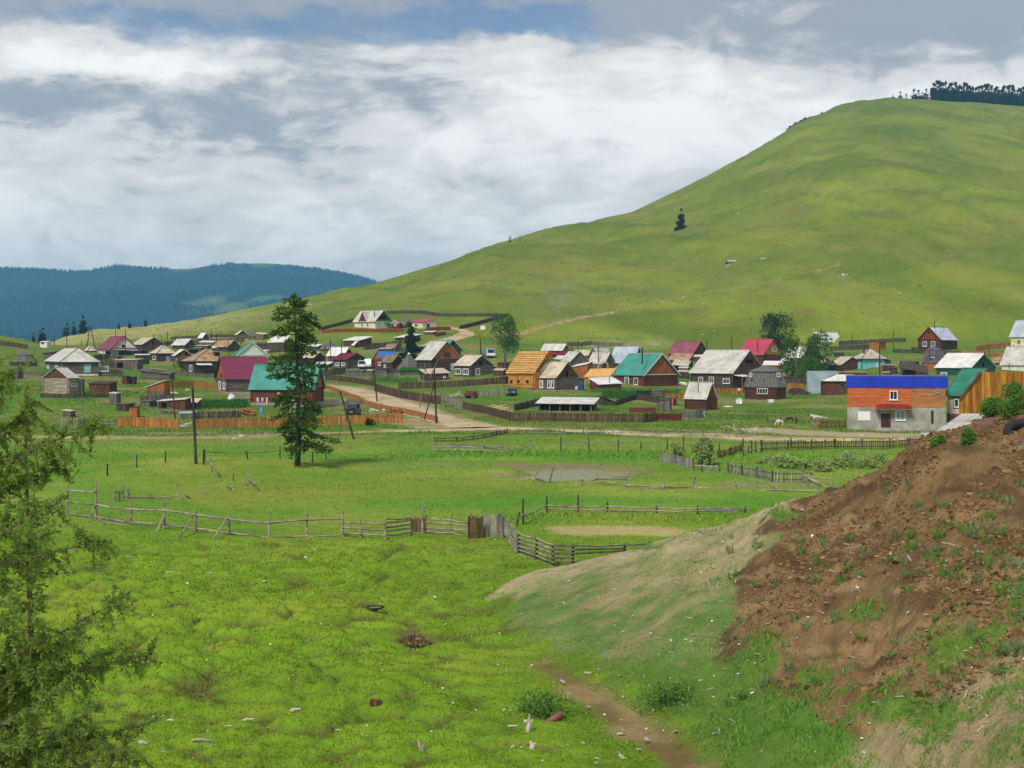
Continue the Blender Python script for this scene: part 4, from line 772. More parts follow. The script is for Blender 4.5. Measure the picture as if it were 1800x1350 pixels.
# ------------------------------------------------------------------ houses, left side of the village
H = House
h = H('V1', 'log_house', 'grey log house with pale hipped roof and turquoise window frames', 'house', 190, 440, 1010, 722, 512, 285, 66, 'B', ov=.5)
h.hip('slate', inset=3.4); h.walls('log_grey', found=('white_wall', .3), corner='teal_trim')
h.win('A', 200, 550, 248, 668, trim='teal_trim', glass='curtain'); h.win('A', 335, 552, 386, 668, trim='teal_trim', glass='curtain'); h.win('B', 800, 562, 884, 668, trim='teal_trim', glass='curtain', casing='teal_trim', nx=3)
q = MB(); h.bx(q, .5, 3.6, h.LB+.02, h.LB+2.6, h.zb, h.z0+1.9); q.build('porch_wall', 'log_grey', h.root)
q = MB(); q.slab([h.w(.2, h.LB+.05, h.ze-.05), h.w(.2, h.LB+3.7, h.ze-.5), h.w(4, h.LB+3.7, h.ze-.5), h.w(4, h.LB+.05, h.ze-.05)], .1); q.build('porch_roof', 'board_dark', h.root)
_p = h.P; h.P = h.w(.5, 0, h.z0); h.win('B', 1030, 570, 1180, 655, nx=6, ny=2); h.P = _p
h = H('V1', 'log_shed', 'small log shed with pale chinked logs and brown plank gable facing front', 'shed', 150, 540, 690, 1025, 770, 598, 27, 'B', ov=.25)
h.walls('log_pale'); h.gable('slate', 'board_brown'); h.win('B', 575, 852, 660, 893, nx=1)
q = MB(); h.bx(q, 0, 2.2, h.LB+.02, h.LB+1.6, h.zb, h.ze-.1); q.build('lean_to', 'board_grey', h.root)
h = H('V1', 'woodshed', 'low wide brown plank woodshed with flat dark roof behind grey outhouse', 'shed', 870, 1190, 1245, 1012, 850, None, 14, 'A', LB=2.6, ov=.15); h.mono('board_dark', 850, 850, 815, 'board_brown')
h = H('V1', 'outhouse', 'tall grey plank outhouse standing alone on the grass slope', 'outhouse', 1185, 1300, 1335, 1185, 1000, None, 20, 'A', LB=1.2, ov=.08); h.mono('slate_tan', 1010, 1000, 995, 'board_grey')
for i, (a, b, c, d, lb) in enumerate(((1385, 1470, 735, 860, 'dark plank hen house beside a taller stump of boards'), (1500, 1575, 750, 858, 'small brown plank bin right of the dark hen house'))):
    h = H('V1', 'hen_house', lb, 'shed', a, b, b+15, d, c, None, 15, 'A', LB=1.2, ov=.05); h.mono('board_dark', c, c, c-6, 'board_brown')
h = H('V1', 'shed', 'tiny white shed on the grassy knoll at the skyline', 'shed', 95, 205, 220, 285, 190, None, 10, 'A', LB=2.2, ov=.2); h.mono('slate_white', 190, 190, 180, 'white_wall', 'plain'); h.opening('A', 120, 195, 150, 225)
h = H('V1', 'shed', 'dark log shed half hidden behind the hipped roof log house', 'shed', 145, 330, 420, 480, 370, None, 30, 'A', ov=.3); h.mono('board_dark', 350, 372, 335, 'log_grey', 'log')
h = H('V1', 'gabled_house', 'white gabled house with faded maroon roof behind dark sheds', 'house', 1010, 1220, 1640, 400, 310, 102, 62, 'A', ov=.5); h.walls('white_wall', 'plain'); h.gable('roof_maroon_pale', 'white_wall', trim='roof_red', gstyle=False, sheet=True); h.opening('B', 1387, 237, 1432, 275)
h = H('V1', 'open_shed', 'long dark open fronted shed below the white gabled house', 'shed', 1075, 1100, 1790, 405, 325, None, 84, 'A', LA=3, ov=.2); h.mono('board_dark', 322, 320, 322, None)
q = MB(); h.bx(q, 2.4, 2.6, 0, h.LB, h.zb, h.ze-.1); q.build('back_wall', 'board_dark', h.root)
for i in range(7): q = MB(); u = h.LB*i/6; h.bx(q, 0, .14, u-.07, u+.07, h.zb, h.ze-.02); q.build('post', 'pole_grey', h.root)
h = H('V1', 'shed', 'small tan hipped roof shed behind the twin-legged pole', 'shed', 790, 850, 990, 350, 335, 238, 60, 'B', ov=.2); h.hip('slate_tan'); h.walls('board_dark', 'plain')
h = H('V1', 'open_shed', 'dark lean-to with thin white roof edge right of the white gable', 'shed', 1560, 1600, 2020, 470, 390, None, 80, 'A', LA=3, ov=.3); h.mono('slate_white', 395, 385, 395, 'board_dark')
h = H('V2', 'log_house', 'dark log house with tan roof and wide brown plank gable, farthest left', 'house', -75, 95, 450, 335, 238, 117, 60, 'A'); h.walls('log_dark'); h.gable('slate_tan', 'board_dark'); h.opening('B', 240, 180, 280, 225)
h = H('V2', 'log_house', 'dark log cottage with tan hipped roof and pale blue window', 'house', 225, 345, 610, 498, 374, 240, 60, 'B', ov=.45); h.hip('slate_tan', inset=2.9); h.walls('log_dark'); h.win('A', 258, 405, 305, 470); h.win('B', 470, 418, 528, 492, trim='teal_trim', glass='glass_pale')
h = H('V2', 'cottage', 'little cottage with white roof edge beside the tan hipped cottage', 'house', 555, 605, 890, 505, 416, 312, 62, 'A', ov=.3); h.walls('log_grey'); h.gable('slate_white', 'board_brown'); h.win('B', 610, 450, 640, 500); h.opening('B', 770, 350, 808, 400)
h = H('V2', 'shed', 'shed with pale sagging roof behind the tan hipped cottage', 'shed', 565, 770, 950, 310, 248, 142, 50, 'A'); h.walls('board_dark', 'plain'); h.gable('slate_pale', 'board_dark')
h = H('V2', 'shed', 'small white roofed shed standing high among the back fences', 'shed', 975, 1045, 1150, 200, 134, 46, 48, 'A', ov=.25); h.walls('board_dark', 'plain'); h.gable('slate_white', 'board_dark')
h = H('V2', 'shed', 'wide shed with rust streaked roof left of the mint gabled house', 'shed', 1215, 1450, 1630, 345, 275, 163, 52, 'A'); h.walls('board_dark'); h.gable('slate_rust', 'board_dark')
h = H('V2', 'shed', 'narrow pale shed roof in front of the rust streaked roof', 'shed', 1195, 1380, 1400, 330, 265, None, 20, 'A', LB=2, ov=.2); h.mono('slate_white', 285, 280, 250, 'board_dark')
h = H('V2', 'shed', 'dark plank shed with pale roof edge by the log tepee hut', 'shed', 1565, 1592, 1760, 150, 82, 8, 70, 'A', ov=.3); h.walls('board_grey'); h.gable('slate_white', 'board_dark')
h = H('V2', 'gabled_house', 'mint green gabled house with teal roof behind the maroon roof', 'house', 1545, 1595, 2070, 470, 410, 193, 66, 'A', ov=.35); h.walls('mint_wall', 'plain'); h.gable('roof_teal', 'mint_wall', gstyle=False, sheet=True, trim='mint_wall'); h.win('B', 1650, 385, 1668, 410)
h = H('V2', 'log_house', 'brown house with rusty hipped roof and a square dormer', 'house', 745, 925, 1490, 697, 500, 297, 60, 'B', ov=.5); h.hip('slate_rust', inset=3.6); h.walls('log_dark'); h.win('A', 838, 552, 884, 655, ny=2)
q = MB(); e = h.face('B', zx('V2', 1290), zy('V2', 400)); h.bx(q, .9, 3.4, e[0]-.6, e[0]+.7, h.ze+.6, h.ze+2.2); dm = q.build('dormer', 'board_brown', h.root); q = MB(); h.bx(q, .86, .9, e[0]-.4, e[0]+.5, h.ze+1.2, h.ze+2.0); q.build('dormer_opening', 'dark_open', dm)
q = MB(); q.slab([h.w(-.1, 0.1, h.ze-.35), h.w(-.1, 3.6, h.ze-.35), h.w(-1.6, 3.6, h.ze-.75), h.w(-1.6, .1, h.ze-.75)], .08); q.build('porch_roof', 'slate_white', h.root)
h = H('V2', 'shed', 'collapsing grey board lean-to between rusty roof and maroon roof houses', 'shed', 1085, 1225, 1280, 690, 660, None, 30, 'A', LB=2.8, ov=.2); h.mono('board_grey', 655, 668, 470, 'board_grey')
h = H('V2', 'log_house', 'log house with maroon sheet roof and orange plank gable', 'house', 1262, 1432, 2118, 1010, 790, 430, 71, 'B', ov=.5); h.walls('log_grey', found=('concrete', .35)); h.gable('roof_maroon', 'board_orange', sheet=True); h.win('A', 1300, 812, 1335, 935, fw=.2); h.win('A', 1370, 832, 1405, 938, fw=.2); h.opening('A', 1335, 690, 1352, 752)
h = H('R2', 'log_house', 'reddish log house with teal roof behind the tall larch', 'house', 1060, 1078, 1685, 965, 822, 566, 97, 'B', LA=7, ov=.45); h.walls('log_red', found=('concrete', .4)); h.gable('roof_teal', 'board_orange', sheet=True); h.win('B', 1338, 845, 1368, 930); h.win('B', 1480, 850, 1510, 925)
h = H('V2', 'shed', 'orange plank shed with white mono-pitch roof beside a rubble heap', 'shed', 160, 440, 452, 1045, 900, None, 8, 'A', LB=2.8, ov=.25); h.mono('slate_white', 805, 900, 795, 'board_orange', 'board'); q = MB(); h.bx(q, -.03, h.LA+.03, -.03, .05, h.zb, h.z0+.9); q.build('plinth_boards', 'board_grey', h.root)
h = H('V2', 'log_crib', 'low tumbledown log shed heaped with loose boards on its roof', 'shed', 60, 515, 540, 795, 700, None, 9, 'A', LB=3, ov=.3); h.mono('board_grey', 695, 640, 660, 'log_grey', 'log')
for i in range(5): q = MB(); a = random.uniform(.5, h.LA-2.5); b = random.uniform(.2, 2.6); q.slab([h.w(a, b, h.g(a, b)+.2+.05*i), h.w(a+2.2, b+random.uniform(-.3, .3), h.g(a+2.2, b)+.22+.05*i), h.w(a+2.2, b+.3, h.g(a+2.2, b)+.22+.05*i), h.w(a, b+.3, h.g(a, b)+.2+.05*i)], .04); q.build('loose_board', ('slate_tan', 'board_grey')[i % 2], h.root)
h = H('R2', 'coop', 'open fronted animal pen shed with ragged white roof', 'shed', 158, 425, 440, 1018, 925, None, 8, 'A', LB=2.6, ov=.25); h.mono('slate_pale', 910, 930, 895, 'board_brown'); h.opening('A', 190, 940, 245, 992)
h = H('R2', 'shed', 'grey plank annex with pale roof right of the animal pen', 'shed', 440, 540, 548, 1005, 945, None, 10, 'A', LB=2, ov=.1); h.mono('slate', 945, 948, 905, 'board_brown')
h = H('R2', 'shed', 'low grey shed with bluish white roof behind plank fence gap', 'shed', 362, 500, 510, 1110, 1048, None, 8, 'A', LB=1.6, ov=.08); h.mono('roof_metal', 1048, 1050, 1036, 'board_grey')
h = H('R1', 'outhouse', 'square orange plank outhouse just behind the plank fence', 'outhouse', 1278, 1350, 1368, 1090, 992, None, 12, 'A', LB=1.2, ov=.1); h.mono('board_dark', 992, 995, 985, 'board_orange')
h = H('R1', 'log_crib', 'tiny log crib with flat board lid near grey pickets', 'shed', 618, 700, 718, 1095, 1035, None, 12, 'A', LB=1.4, ov=.1); h.mono('driftwood', 1030, 1020, 1025, 'log_grey', 'log')
h = H('R1', 'log_crib', 'small log crib on the far left slope below the round hut', 'shed', 70, 175, 190, 710, 620, None, 12, 'A', LB=2, ov=.1); h.mono('board_grey', 612, 622, 605, 'log_grey', 'log')
ail('R1', 'round_hut', 'dark round hut with shaggy domed roof on the left slope', 230, 268, 583, 540, 470, 437, 'log_dark', 'shingle_grey', 10, .62)
ail('R2', 'tepee_hut', 'weathered tepee shaped hut behind the dark plank shed', 1100, 110, 320, 285, 245, 232, 'board_grey', 'shingle_grey', 8, .35)
h = H('R2', 'shed', 'pale boarded shed right of the tepee shaped hut', 'shed', 1120, 1205, 1218, 320, 272, None, 15, 'A', LB=2.2, ov=.15); h.mono('slate_tan', 272, 262, 260, 'board_grey')
# ------------------------------------------------------------------ centre
h = H('R3', 'chalet', 'cream chalet with grey roof, green trim and dormer on hillside', 'house', 692, 897, 1048, 270, 203, 88, 42, 'A', ov=.5); h.walls('cream_wall', 'plain'); h.gable('slate', 'board_brown', trim='green_trim')
h.win('A', 760, 215, 781, 249); h.win('A', 812, 213, 833, 248); h.win('B', 920, 222, 940, 241); h.opening('B', 942, 147, 1002, 170)
e = h.face('A', zx('R3', 787), zy('R3', 190))[0]; q = MB(); wdt = 2.1; zt = h.zr-.3; q.slab([h.w(e-wdt, -.7, h.ze), h.w(e, -.7, zt), h.w(e, h.LB*.45, zt), h.w(e-wdt, h.LB*.3, h.ze)], .08); q.slab([h.w(e+wdt, -.7, h.ze), h.w(e, -.7, zt), h.w(e, h.LB*.45, zt), h.w(e+wdt, h.LB*.3, h.ze)], .08); dm = q.build('dormer', 'slate', h.root)
q = MB(); q.prism([h.w(e-wdt+.15, -.3, h.ze+.02), h.w(e+wdt-.15, -.3, h.ze+.02), h.w(e, -.3, zt-.18)], h.dB*.1); q.build('dormer_gable', 'board_brown', dm)
q = MB(); q.slab([h.w(-.1, .6*h.LB, h.ze+.1), h.w(-.1, h.LB, h.ze+.1), h.w(-1.8, h.LB, h.ze-.3), h.w(-1.8, .6*h.LB, h.ze-.3)], .08); q.build('porch_roof', 'green_trim', h.root); h.pipe(890, 95, 145, .3)
h = H('R3', 'hut', 'little red pointed hut beside the cream chalet', 'hut', 1063, 1128, 1140, 270, 215, 190, 12, 'B', LB=3, ov=.2); h.walls('board_red'); h.gable('slate_grey', 'board_red', trim='slate_white'); h.win('A', 1085, 222, 1106, 238, nx=1)
h = H('R3', 'shed', 'small grey sheet roofed shed right of the red pointed hut', 'shed', 1140, 1185, 1205, 262, 245, 192, 40, 'A', LB=3, ov=.2); h.walls('board_grey'); h.gable('slate_grey', 'board_grey')
ail('R3', 'tepee_hut', 'dark grey conical hut left of the red roofed cream bungalow', 1218, 110, 245, 225, 175, 156, 'board_dark', 'slate_grey', 8, .45)
h = H('R3', 'bungalow', 'cream bungalow with slanting red roof by the hill lane', 'house', 1242, 1367, 1503, 272, 205, None, 45, 'A', ov=.35); h.mono('roof_pink', 205, 202, 172, 'cream_wall', 'plain'); h.win('A', 1290, 218, 1322, 252); h.opening('B', 1410, 225, 1432, 252)
h = H('R3', 'shed', 'long shed with flat white roof below the cream chalet', 'shed', 582, 740, 862, 455, 384, None, 35, 'A', ov=.35); h.mono('slate_white', 384, 384, 350, 'board_brown')
q = MB(); q.slab([h.w(1.3, -.2, h.ze-.2), h.w(.2, -.2, h.ze-.2), h.w(.2, -2, h.ze-1.4), h.w(1.3, -2, h.ze-1.4)], .07); q.build('awning', 'slate_white', h.root)
h = H('R3', 'shed', 'white roofed shed partly behind the dark spruce', 'shed', 1095, 1230, 1345, 400, 355, None, 30, 'A', ov=.4); h.mono('slate_white', 352, 355, 325, 'board_brown')
ail('R3', 'tepee_hut', 'slate grey tepee hut with small dormer beside utility poles', 440, 185, 490, 470, 410, 386, 'board_dark', 'slate_grey', 6, .34)
h = H('V3', 'cottage', 'cottage with bright white roof behind the dark red roof', 'house', 145, 395, 540, 475, 330, 186, 42, 'A'); h.walls('board_grey', 'plain'); h.gable('slate_white', 'board_brown')
h = H('V3', 'log_house', 'dark log house with dull red roof beside parked white vans', 'house', 238, 450, 735, 525, 386, 281, 46, 'A', ov=.5); h.walls('log_grey'); h.gable('roof_red', 'board_dark', sheet=True); h.win('A', 265, 425, 330, 470, nx=3); h.win('A', 365, 425, 420, 470, nx=3)
h = H('R3', 'shed', 'tan roofed dark shed half behind the tall larch', 'shed', 155, 290, 398, 625, 562, 500, 45, 'A'); h.walls('board_dark'); h.gable('slate_tan', 'board_dark')
h = H('R3', 'shed', 'low shed with flat white roof right of the larch', 'shed', 300, 440, 452, 655, 622, None, 12, 'A', LB=2.5, ov=.2); h.mono('slate_white', 622, 622, 600, 'board_dark')
h = H('V3', 'cottage', 'orange red cottage with bright blue roof', 'house', 874, 1008, 1238, 525, 384, 245, 36, 'B', ov=.3); h.walls('board_red'); h.gable('roof_blue', 'board_orange', sheet=True); h.win('A', 945, 415, 984, 475)
h = H('V3', 'log_house', 'log cottage with grey brown roof in front of the blue roof', 'house', 1012, 1160, 1325, 545, 434, 306, 44, 'A', ov=.4); h.walls('log_brown'); h.gable('slate_brown', 'board_dark'); h.win('A', 1035, 450, 1066, 500)
h = H('V3', 'shed', 'small shed with brown grey roof left of the dark spruce', 'shed', 1062, 1205, 1285, 260, 202, 127, 42, 'A', ov=.3); h.walls('board_grey'); h.gable('slate_brown', 'board_grey')
r_, Pc, R, ring, zf = ail('V3', 'tepee_hut', 'large grey conical hut with white capped pole frame', 1428, 410, 560, 530, 290, 272, 'board_grey', 'shingle_grey', 6, .07, rot=.5)
a = ring(R*1.08, zf(532)); [MB().bar(a[i], Vector((Pc.x, Pc.y, zf(280))), .1, .1).build('pole', 'rail_grey', r_) for i in range(6)]; MB().tube([Vector((Pc.x, Pc.y, zf(292))), Vector((Pc.x, Pc.y, zf(270)))], [.45, .1], 10).build('cap', 'slate_white', r_)
h = H('V3', 'cellar', 'low log cellar with a green sod roof before conical hut', 'shed', 1290, 1590, 1610, 625, 552, None, 5, 'A', LB=4, ov=.3); h.mono('crop', 545, 545, 505, 'log_grey', 'log', th=.3)
h = H('R4', 'house', 'dark gabled roof with teal edge behind the big wooden gable', 'house', 430, 540, 745, 470, 388, 258, 55, 'A', Y=352); h.walls('board_dark', 'plain'); h.gable('roof_teal', 'board_dark')
h = H('R4', 'log_house', 'big log house with light grey roof and tall orange plank gable', 'house', 228, 395, 735, 650, 498, 269, 50, 'A', ov=.5); h.walls('log_dark'); h.gable('slate', 'board_orange'); h.win('B', 542, 402, 617, 448, trim='board_brown', nx=4, ny=3, fw=.06); h.win('B', 625, 532, 655, 604)
h = H('R4', 'shed', 'dark bathhouse with flat pinkish tan roof before the big log house', 'shed', 262, 335, 598, 742, 655, None, 68, 'A', ov=.35); h.mono('slate_tan', 655, 606, 643, 'log_dark', 'log'); h.win('B', 535, 682, 560, 702, nx=1)
h = H('R4', 'log_house', 'weathered log house with tan roof and large white windows', 'house', 672, 855, 1112, 692, 566, 437, 48, 'A', ov=.45); h.walls('log_grey'); h.gable('slate_tan', 'board_dark')
h.win('A', 675, 592, 748, 660, nx=3, fw=.16); h.win('A', 770, 592, 836, 665, nx=3, fw=.16); h.win('B', 918, 592, 967, 668, nx=2); h.opening('B', 955, 505, 998, 552)
q = MB(); h.bx(q, .4, 3, h.LB+.05, h.LB+2.6, h.zb, h.ze-.4); q.build('porch_wall', 'board_brown', h.root); q = MB(); q.slab([h.w(.1, h.LB, h.ze-.05), h.w(.1, h.LB+3, h.ze-.55), h.w(3.4, h.LB+3, h.ze-.55), h.w(3.4, h.LB, h.ze-.05)], .09); q.build('porch_roof', 'board_dark', h.root)
# house under construction: every lath of its open roof is a piece
h = H('R5', 'unfinished_house', 'new yellow timber house with open lath roof under construction', 'house', 98, 400, 690, 706, 526, 259, 46, 'A', ov=.5); h.walls('log_new', found=('concrete', .3))
for r in ((118, 597, 140, 630), (200, 598, 222, 627), (308, 598, 332, 630)): h.opening('A', *r)
q = MB(); h.bx(q, .05, h.LA-.05, .05, h.LB-.05, h.zw+.002, h.zw+.06); q.build('attic_shade', 'dark_open', h.root)  # near-black slab added to stand for the shade between the laths
zl, zr = h.ze+.1, h.ze+h.k*(h.LB/2+h.ov)+.1; nL = 12
for side in (0, 1):
    for i in range(8): q = MB(); a = -.3+(h.LA+.6)*i/7; q.bar(h.w(a, -h.ov if side == 0 else h.LB+h.ov, zl-.1), h.w(a, h.LB/2, zr-.1), .07, .16); q.build('rafter', 'log_orange', h.root)
    for i in range(nL):
        t = (i+.3)/nL; b = (-h.ov+(h.LB/2+h.ov)*t) if side == 0 else (h.LB+h.ov-(h.LB/2+h.ov)*t); zz = zl+(zr-zl)*t; k2 = .115; dz = (zr-zl)/(h.LB/2+h.ov)*k2; sg = 1 if side == 0 else -1; a0, a1 = -h.ov-random.uniform(0, .25), h.LA+h.ov+random.uniform(0, .3)
        cuts = [a0, a0+(a1-a0)*random.uniform(.3, .7), a1]
        for c0, c1 in zip(cuts[:-1], cuts[1:]): q = MB(); j = random.uniform(-.02, .03); q.slab([h.w(c0+.01, b-sg*k2, zz-dz+.08+j), h.w(c1-.01, b-sg*k2, zz-dz+.08+j), h.w(c1-.01, b+sg*k2, zz+dz+.08+j), h.w(c0+.01, b+sg*k2, zz+dz+.08+j)], .035); q.build('lath', 'lath', h.root)
q = MB(); q.bar(h.w(-1.2, -1.0, h.z0+1.0), h.w(h.LA+.8, -1.0, h.z0+1.0), .5, .06); q.build('scaffold_plank', 'board_brown', h.root)
for u in (-.8, h.LA*.5, h.LA+.4): q = MB(); q.bar(h.w(u, -1.1, h.z0-.3), h.w(u, -1.1, h.ze-.2), .1); q.build('scaffold_post', 'pole_brown', h.root)
h = H('R5', 'log_house', 'old grey log house with tan roof and bright blue porch door', 'house', 437, 657, 918, 727, 579, 381, 48, 'A', ov=.4); h.walls('log_grey', found=('concrete', .25)); h.gable('slate_tan', 'board_brown', rows=2)
h.win('A', 466, 594, 507, 688, nx=2, ny=2, fw=.18); h.win('A', 560, 594, 594, 690, nx=1, ny=2, fw=.16); h.win('A', 604, 594, 638, 690, nx=1, ny=2, fw=.16); h.opening('B', 767, 482, 803, 560)
q = MB(); h.bx(q, .5, 2.6, h.LB+.05, h.LB+2.2, h.zb, h.ze-.15); q.build('porch_wall', 'board_brown', h.root); q = MB(); q.slab([h.w(.2, h.LB, h.ze+.05), h.w(.2, h.LB+2.7, h.ze-.1), h.w(3, h.LB+2.7, h.ze-.1), h.w(3, h.LB, h.ze+.05)], .09); q.build('porch_roof', 'board_dark', h.root)
_p = h.P; h.P = h.w(.5, 0, h.z0); h.door('B', 922, 592, 968, 715, m='blue_paint'); h.P = _p
q = MB(); d0 = h.w(-.35, h.LB*.84, h.z0+.6); q.tube([d0, d0+h.dA*-.12, d0+h.dA*-.2], [.12, .36, .42], 14); q.build('satellite_dish', 'enamel', h.root)
h = H('R5', 'barn', 'long open cattle barn with white slate roof behind dark fence', 'barn', 445, 1085, 1190, 968, 876, None, 12, 'A', LB=5.5, ov=.45); h.mono('slate_pale', 876, 868, 812, None, rows=5)
q = MB(); h.bx(q, 0, h.LA, h.LB-.2, h.LB, h.zb, h.ze+.8); q.build('back_wall', 'board_dark', h.root); q = MB(); h.bx(q, h.LA-.15, h.LA, 0, h.LB-.21, h.zb, h.ze); q.build('side_wall', 'board_dark', h.root); q = MB(); h.bx(q, 0, .15, 2.2, h.LB-.21, h.zb, h.ze+.4); q.build('side_wall', 'board_dark', h.root)
for i in range(6): q = MB(); u = h.LA*(i+.1)/5.2; h.bx(q, u-.08, u+.08, 0, .16, h.zb, h.g(u, .1)); q.build('post', ('board_orange', 'pole_grey')[i % 2], h.root)
h = H('R5', 'shed', 'dark lean-to at the right end of the cattle barn', 'shed', 1200, 1215, 1370, 900, 808, None, 75, 'A', LA=3, ov=.2); h.mono('board_dark', 800, 795, 862, 'board_dark')
h = H('R6', 'log_house', 'red brown log house with teal roof and white barge boards', 'house', 118, 481, 888, 802, 683, 417, 48, 'A', ov=.45); h.walls('log_red'); h.gable('roof_teal', 'board_orange', trim='white_trim'); h.win('A', 262, 698, 306, 785, casing='teal_trim', nx=2); h.win('A', 366, 702, 418, 785, nx=2); h.pipe(466, 350, 515, .1, .16)
h = H('R5', 'shed', 'red gabled bathhouse with white slanting roof and thin pipe', 'shed', 1062, 1170, 1432, 722, 645, None, 62, 'A', ov=.3); h.mono('slate_white', 645, 578, 632, 'log_brown', 'log'); h.pipe(1290, 560, 620, .6, .07)
q = MB(); q.prism([h.w(0, -.05, h.g(0, 0)), h.w(h.LA, -.05, h.g(h.LA, 0)), h.w(h.LA, -.05, h.z0+1.0), h.w(0, -.05, h.z0+1.0)], h.dB*.04); q.build('side_boards', 'board_red', h.root)
h = H('R5', 'unfinished_shed', 'half built shed with fresh plank roof and bare arched rafters', 'shed', 1000, 1290, 1330, 700, 555, None, 20, 'A', LB=4.5, ov=.2); h.mono('lath', 552, 558, 462, None, rows=7)
for u in (0, h.LA): q = MB(); q.bar(h.w(u, .1, h.zb), h.w(u, .1, h.g(u, .1)), .14); q.build('post', 'log_new', h.root); q = MB(); q.bar(h.w(u, h.LB, h.zb), h.w(u, h.LB, h.g(u, h.LB)), .14); q.build('post', 'log_new', h.root)
for j in range(2):
    q = MB(); cx = h.LA*.5; bb = h.LB-.3+j*.8; zb = h.g(cx, h.LB)+.1; pts = [h.w(cx+1.15*math.cos(t)*(1.05 if abs(math.cos(t)) > .5 else 1), bb, zb+1.7*math.sin(t)) for t in np.linspace(0, math.pi, 5)]; [q.bar(a, b, .09) for a, b in zip(pts[:-1], pts[1:])]; q.build('rafter', 'lath', h.root)
B5 = [('shed', 'pale roofed house with grey gable behind the lath roof', (490, 735, 812, 335, 250, 164), 48, 'slate_pale', 'board_grey'),
      ('shed', 'dark red roof strip just above the open lath roof', (545, 800, 900, 350, 298, 245), 50, 'roof_red', 'board_dark'),
      ('shed', 'tan roof peeking out behind the grey plank gable', (880, 1040, 1080, 350, 308, 236), 40, 'slate_tan', 'board_grey'),
      ('house', 'house with pale roof and grey plank gable in the middle cluster', (712, 828, 1040, 460, 384, 256), 60, 'slate', 'board_grey'),
      ('shed', 'wide tan roof left of the shiny metal roof', (1052, 1240, 1345, 470, 390, 266), 45, 'slate', 'board_grey')]
for nm, lb, (xl, xc, xr, yb, ye, yr), th, rm, gm in B5: h = H('R5', nm, lb, 'house' if nm == 'house' else 'shed', xl, xc, xr, yb, ye, yr, th, 'A', ov=.35); h.walls(gm, 'board'); h.gable(rm, gm)
h = H('R5', 'shed', 'small farthest shed with pale roof and grey left gable', 'shed', 1078, 1125, 1290, 330, 262, 207, 40, 'B', ov=.25); h.walls('board_grey'); h.gable('slate', 'board_grey')
h = H('R5', 'house', 'house with shiny corrugated metal roof behind the teal roof', 'house', 1312, 1575, 1690, 470, 400, 198, 42, 'A', ov=.4); h.walls('board_brown'); h.gable('roof_metal', 'board_brown', sheet=True)
h = H('R5', 'shed', 'orange boarded shed with white slanted roof by blue door house', 'shed', 850, 1030, 1050, 580, 440, None, 20, 'A', LB=4, ov=.25); h.mono('slate_white', 402, 438, 375, 'board_orange')
# ------------------------------------------------------------------ right side
h = H('R6', 'house', 'wood house with dusty maroon roof at the foot of the hill', 'house', 782, 1066, 1238, 500, 426, 271, 45, 'A', ov=.4); h.walls('board_brown'); h.gable('roof_maroon_pale', 'board_brown', sheet=True); h.pipe(1232, 272, 340, .7, .14)
h = H('R6', 'canopy', 'ragged tan canopy roof in front of the dusty maroon roof', 'shed', 770, 1010, 1050, 590, 500, None, 25, 'A', LB=4, ov=.2); h.mono('slate_rust', 500, 490, 425, 'board_dark')
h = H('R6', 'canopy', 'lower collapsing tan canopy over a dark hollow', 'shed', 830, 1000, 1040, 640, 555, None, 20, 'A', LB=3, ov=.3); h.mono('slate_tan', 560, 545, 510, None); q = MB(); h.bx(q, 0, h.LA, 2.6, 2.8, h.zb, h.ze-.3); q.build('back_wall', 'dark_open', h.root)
h = H('P', 'log_house', 'largest log house with broad grey slate roof', 'house', 1215, 1287, 1344, 690, 657.5, 615.5, 42, 'A', ov=.45); h.walls('log_dark', found=('concrete', .25)); h.gable('slate', 'board_brown', rows=3)
for r in ((1228, 662.5, 1236, 673), (1246.5, 662.5, 1255, 674.5), (1271, 665, 1283, 674)): h.win('A', *r, nx=2, ny=2)
h.win('B', 1310.5, 631, 1323.5, 639, trim='board_brown', glass='dark_open'); q = MB(); h.bx(q, -2.4, -.15, .3, 4.2, h.zb, h.z0+1.0); q.build('porch_wall', 'board_orange', h.root); q = MB(); q.slab([h.w(-.1, .1, h.ze-.15), h.w(-.1, 4.6, h.ze-.15), h.w(-2.9, 4.6, h.ze-.5), h.w(-2.9, .1, h.ze-.5)], .09); q.build('porch_roof', 'slate_white', h.root)
for bb in (.35, 4.1): q = MB(); q.bar(h.w(-2.3, bb, h.z0+.9), h.w(-2.3, bb, h.ze-.5), .12); q.build('porch_post', 'board_orange', h.root)
h = H('R6', 'shed', 'small log bathhouse with steep white roof and stovepipe', 'shed', 976, 1225, 1348, 1088, 968, 760, 46, 'A', ov=.25); h.walls('log_brown'); h.gable('slate', 'board_brown', rows=2); h.pipe(1130, 766, 840, .1, .07)
h = H('R6', 'log_crib', 'grey weathered log crib between gardens', 'shed', 580, 715, 732, 935, 855, None, 15, 'A', LB=1.8, ov=.1); h.mono('board_grey', 852, 855, 842, 'log_grey', 'log')
h = H('R6', 'outhouse', 'bright orange plank outhouse by the steep roofed bathhouse', 'outhouse', 730, 870, 888, 1032, 940, None, 15, 'A', LB=1.3, ov=.1); h.mono('board_grey', 932, 940, 925, 'board_orange'); h.opening('A', 838, 950, 862, 1025)
h = H('R6', 'shed', 'dark grey plank hutch in front of the orange outhouse', 'shed', 655, 795, 812, 1100, 970, None, 15, 'A', LB=1.8, ov=.08); h.mono('board_dark', 965, 970, 950, 'board_grey')
r_, Pc, R, ring, zf = ail('R7', 'octagonal_hut', 'octagonal brown log hut with weathered board roof and white window', 480, 420, 858, 728, 575, 516, 'log_brown', 'shingle_grey', 8, .74, rot=math.pi/8)
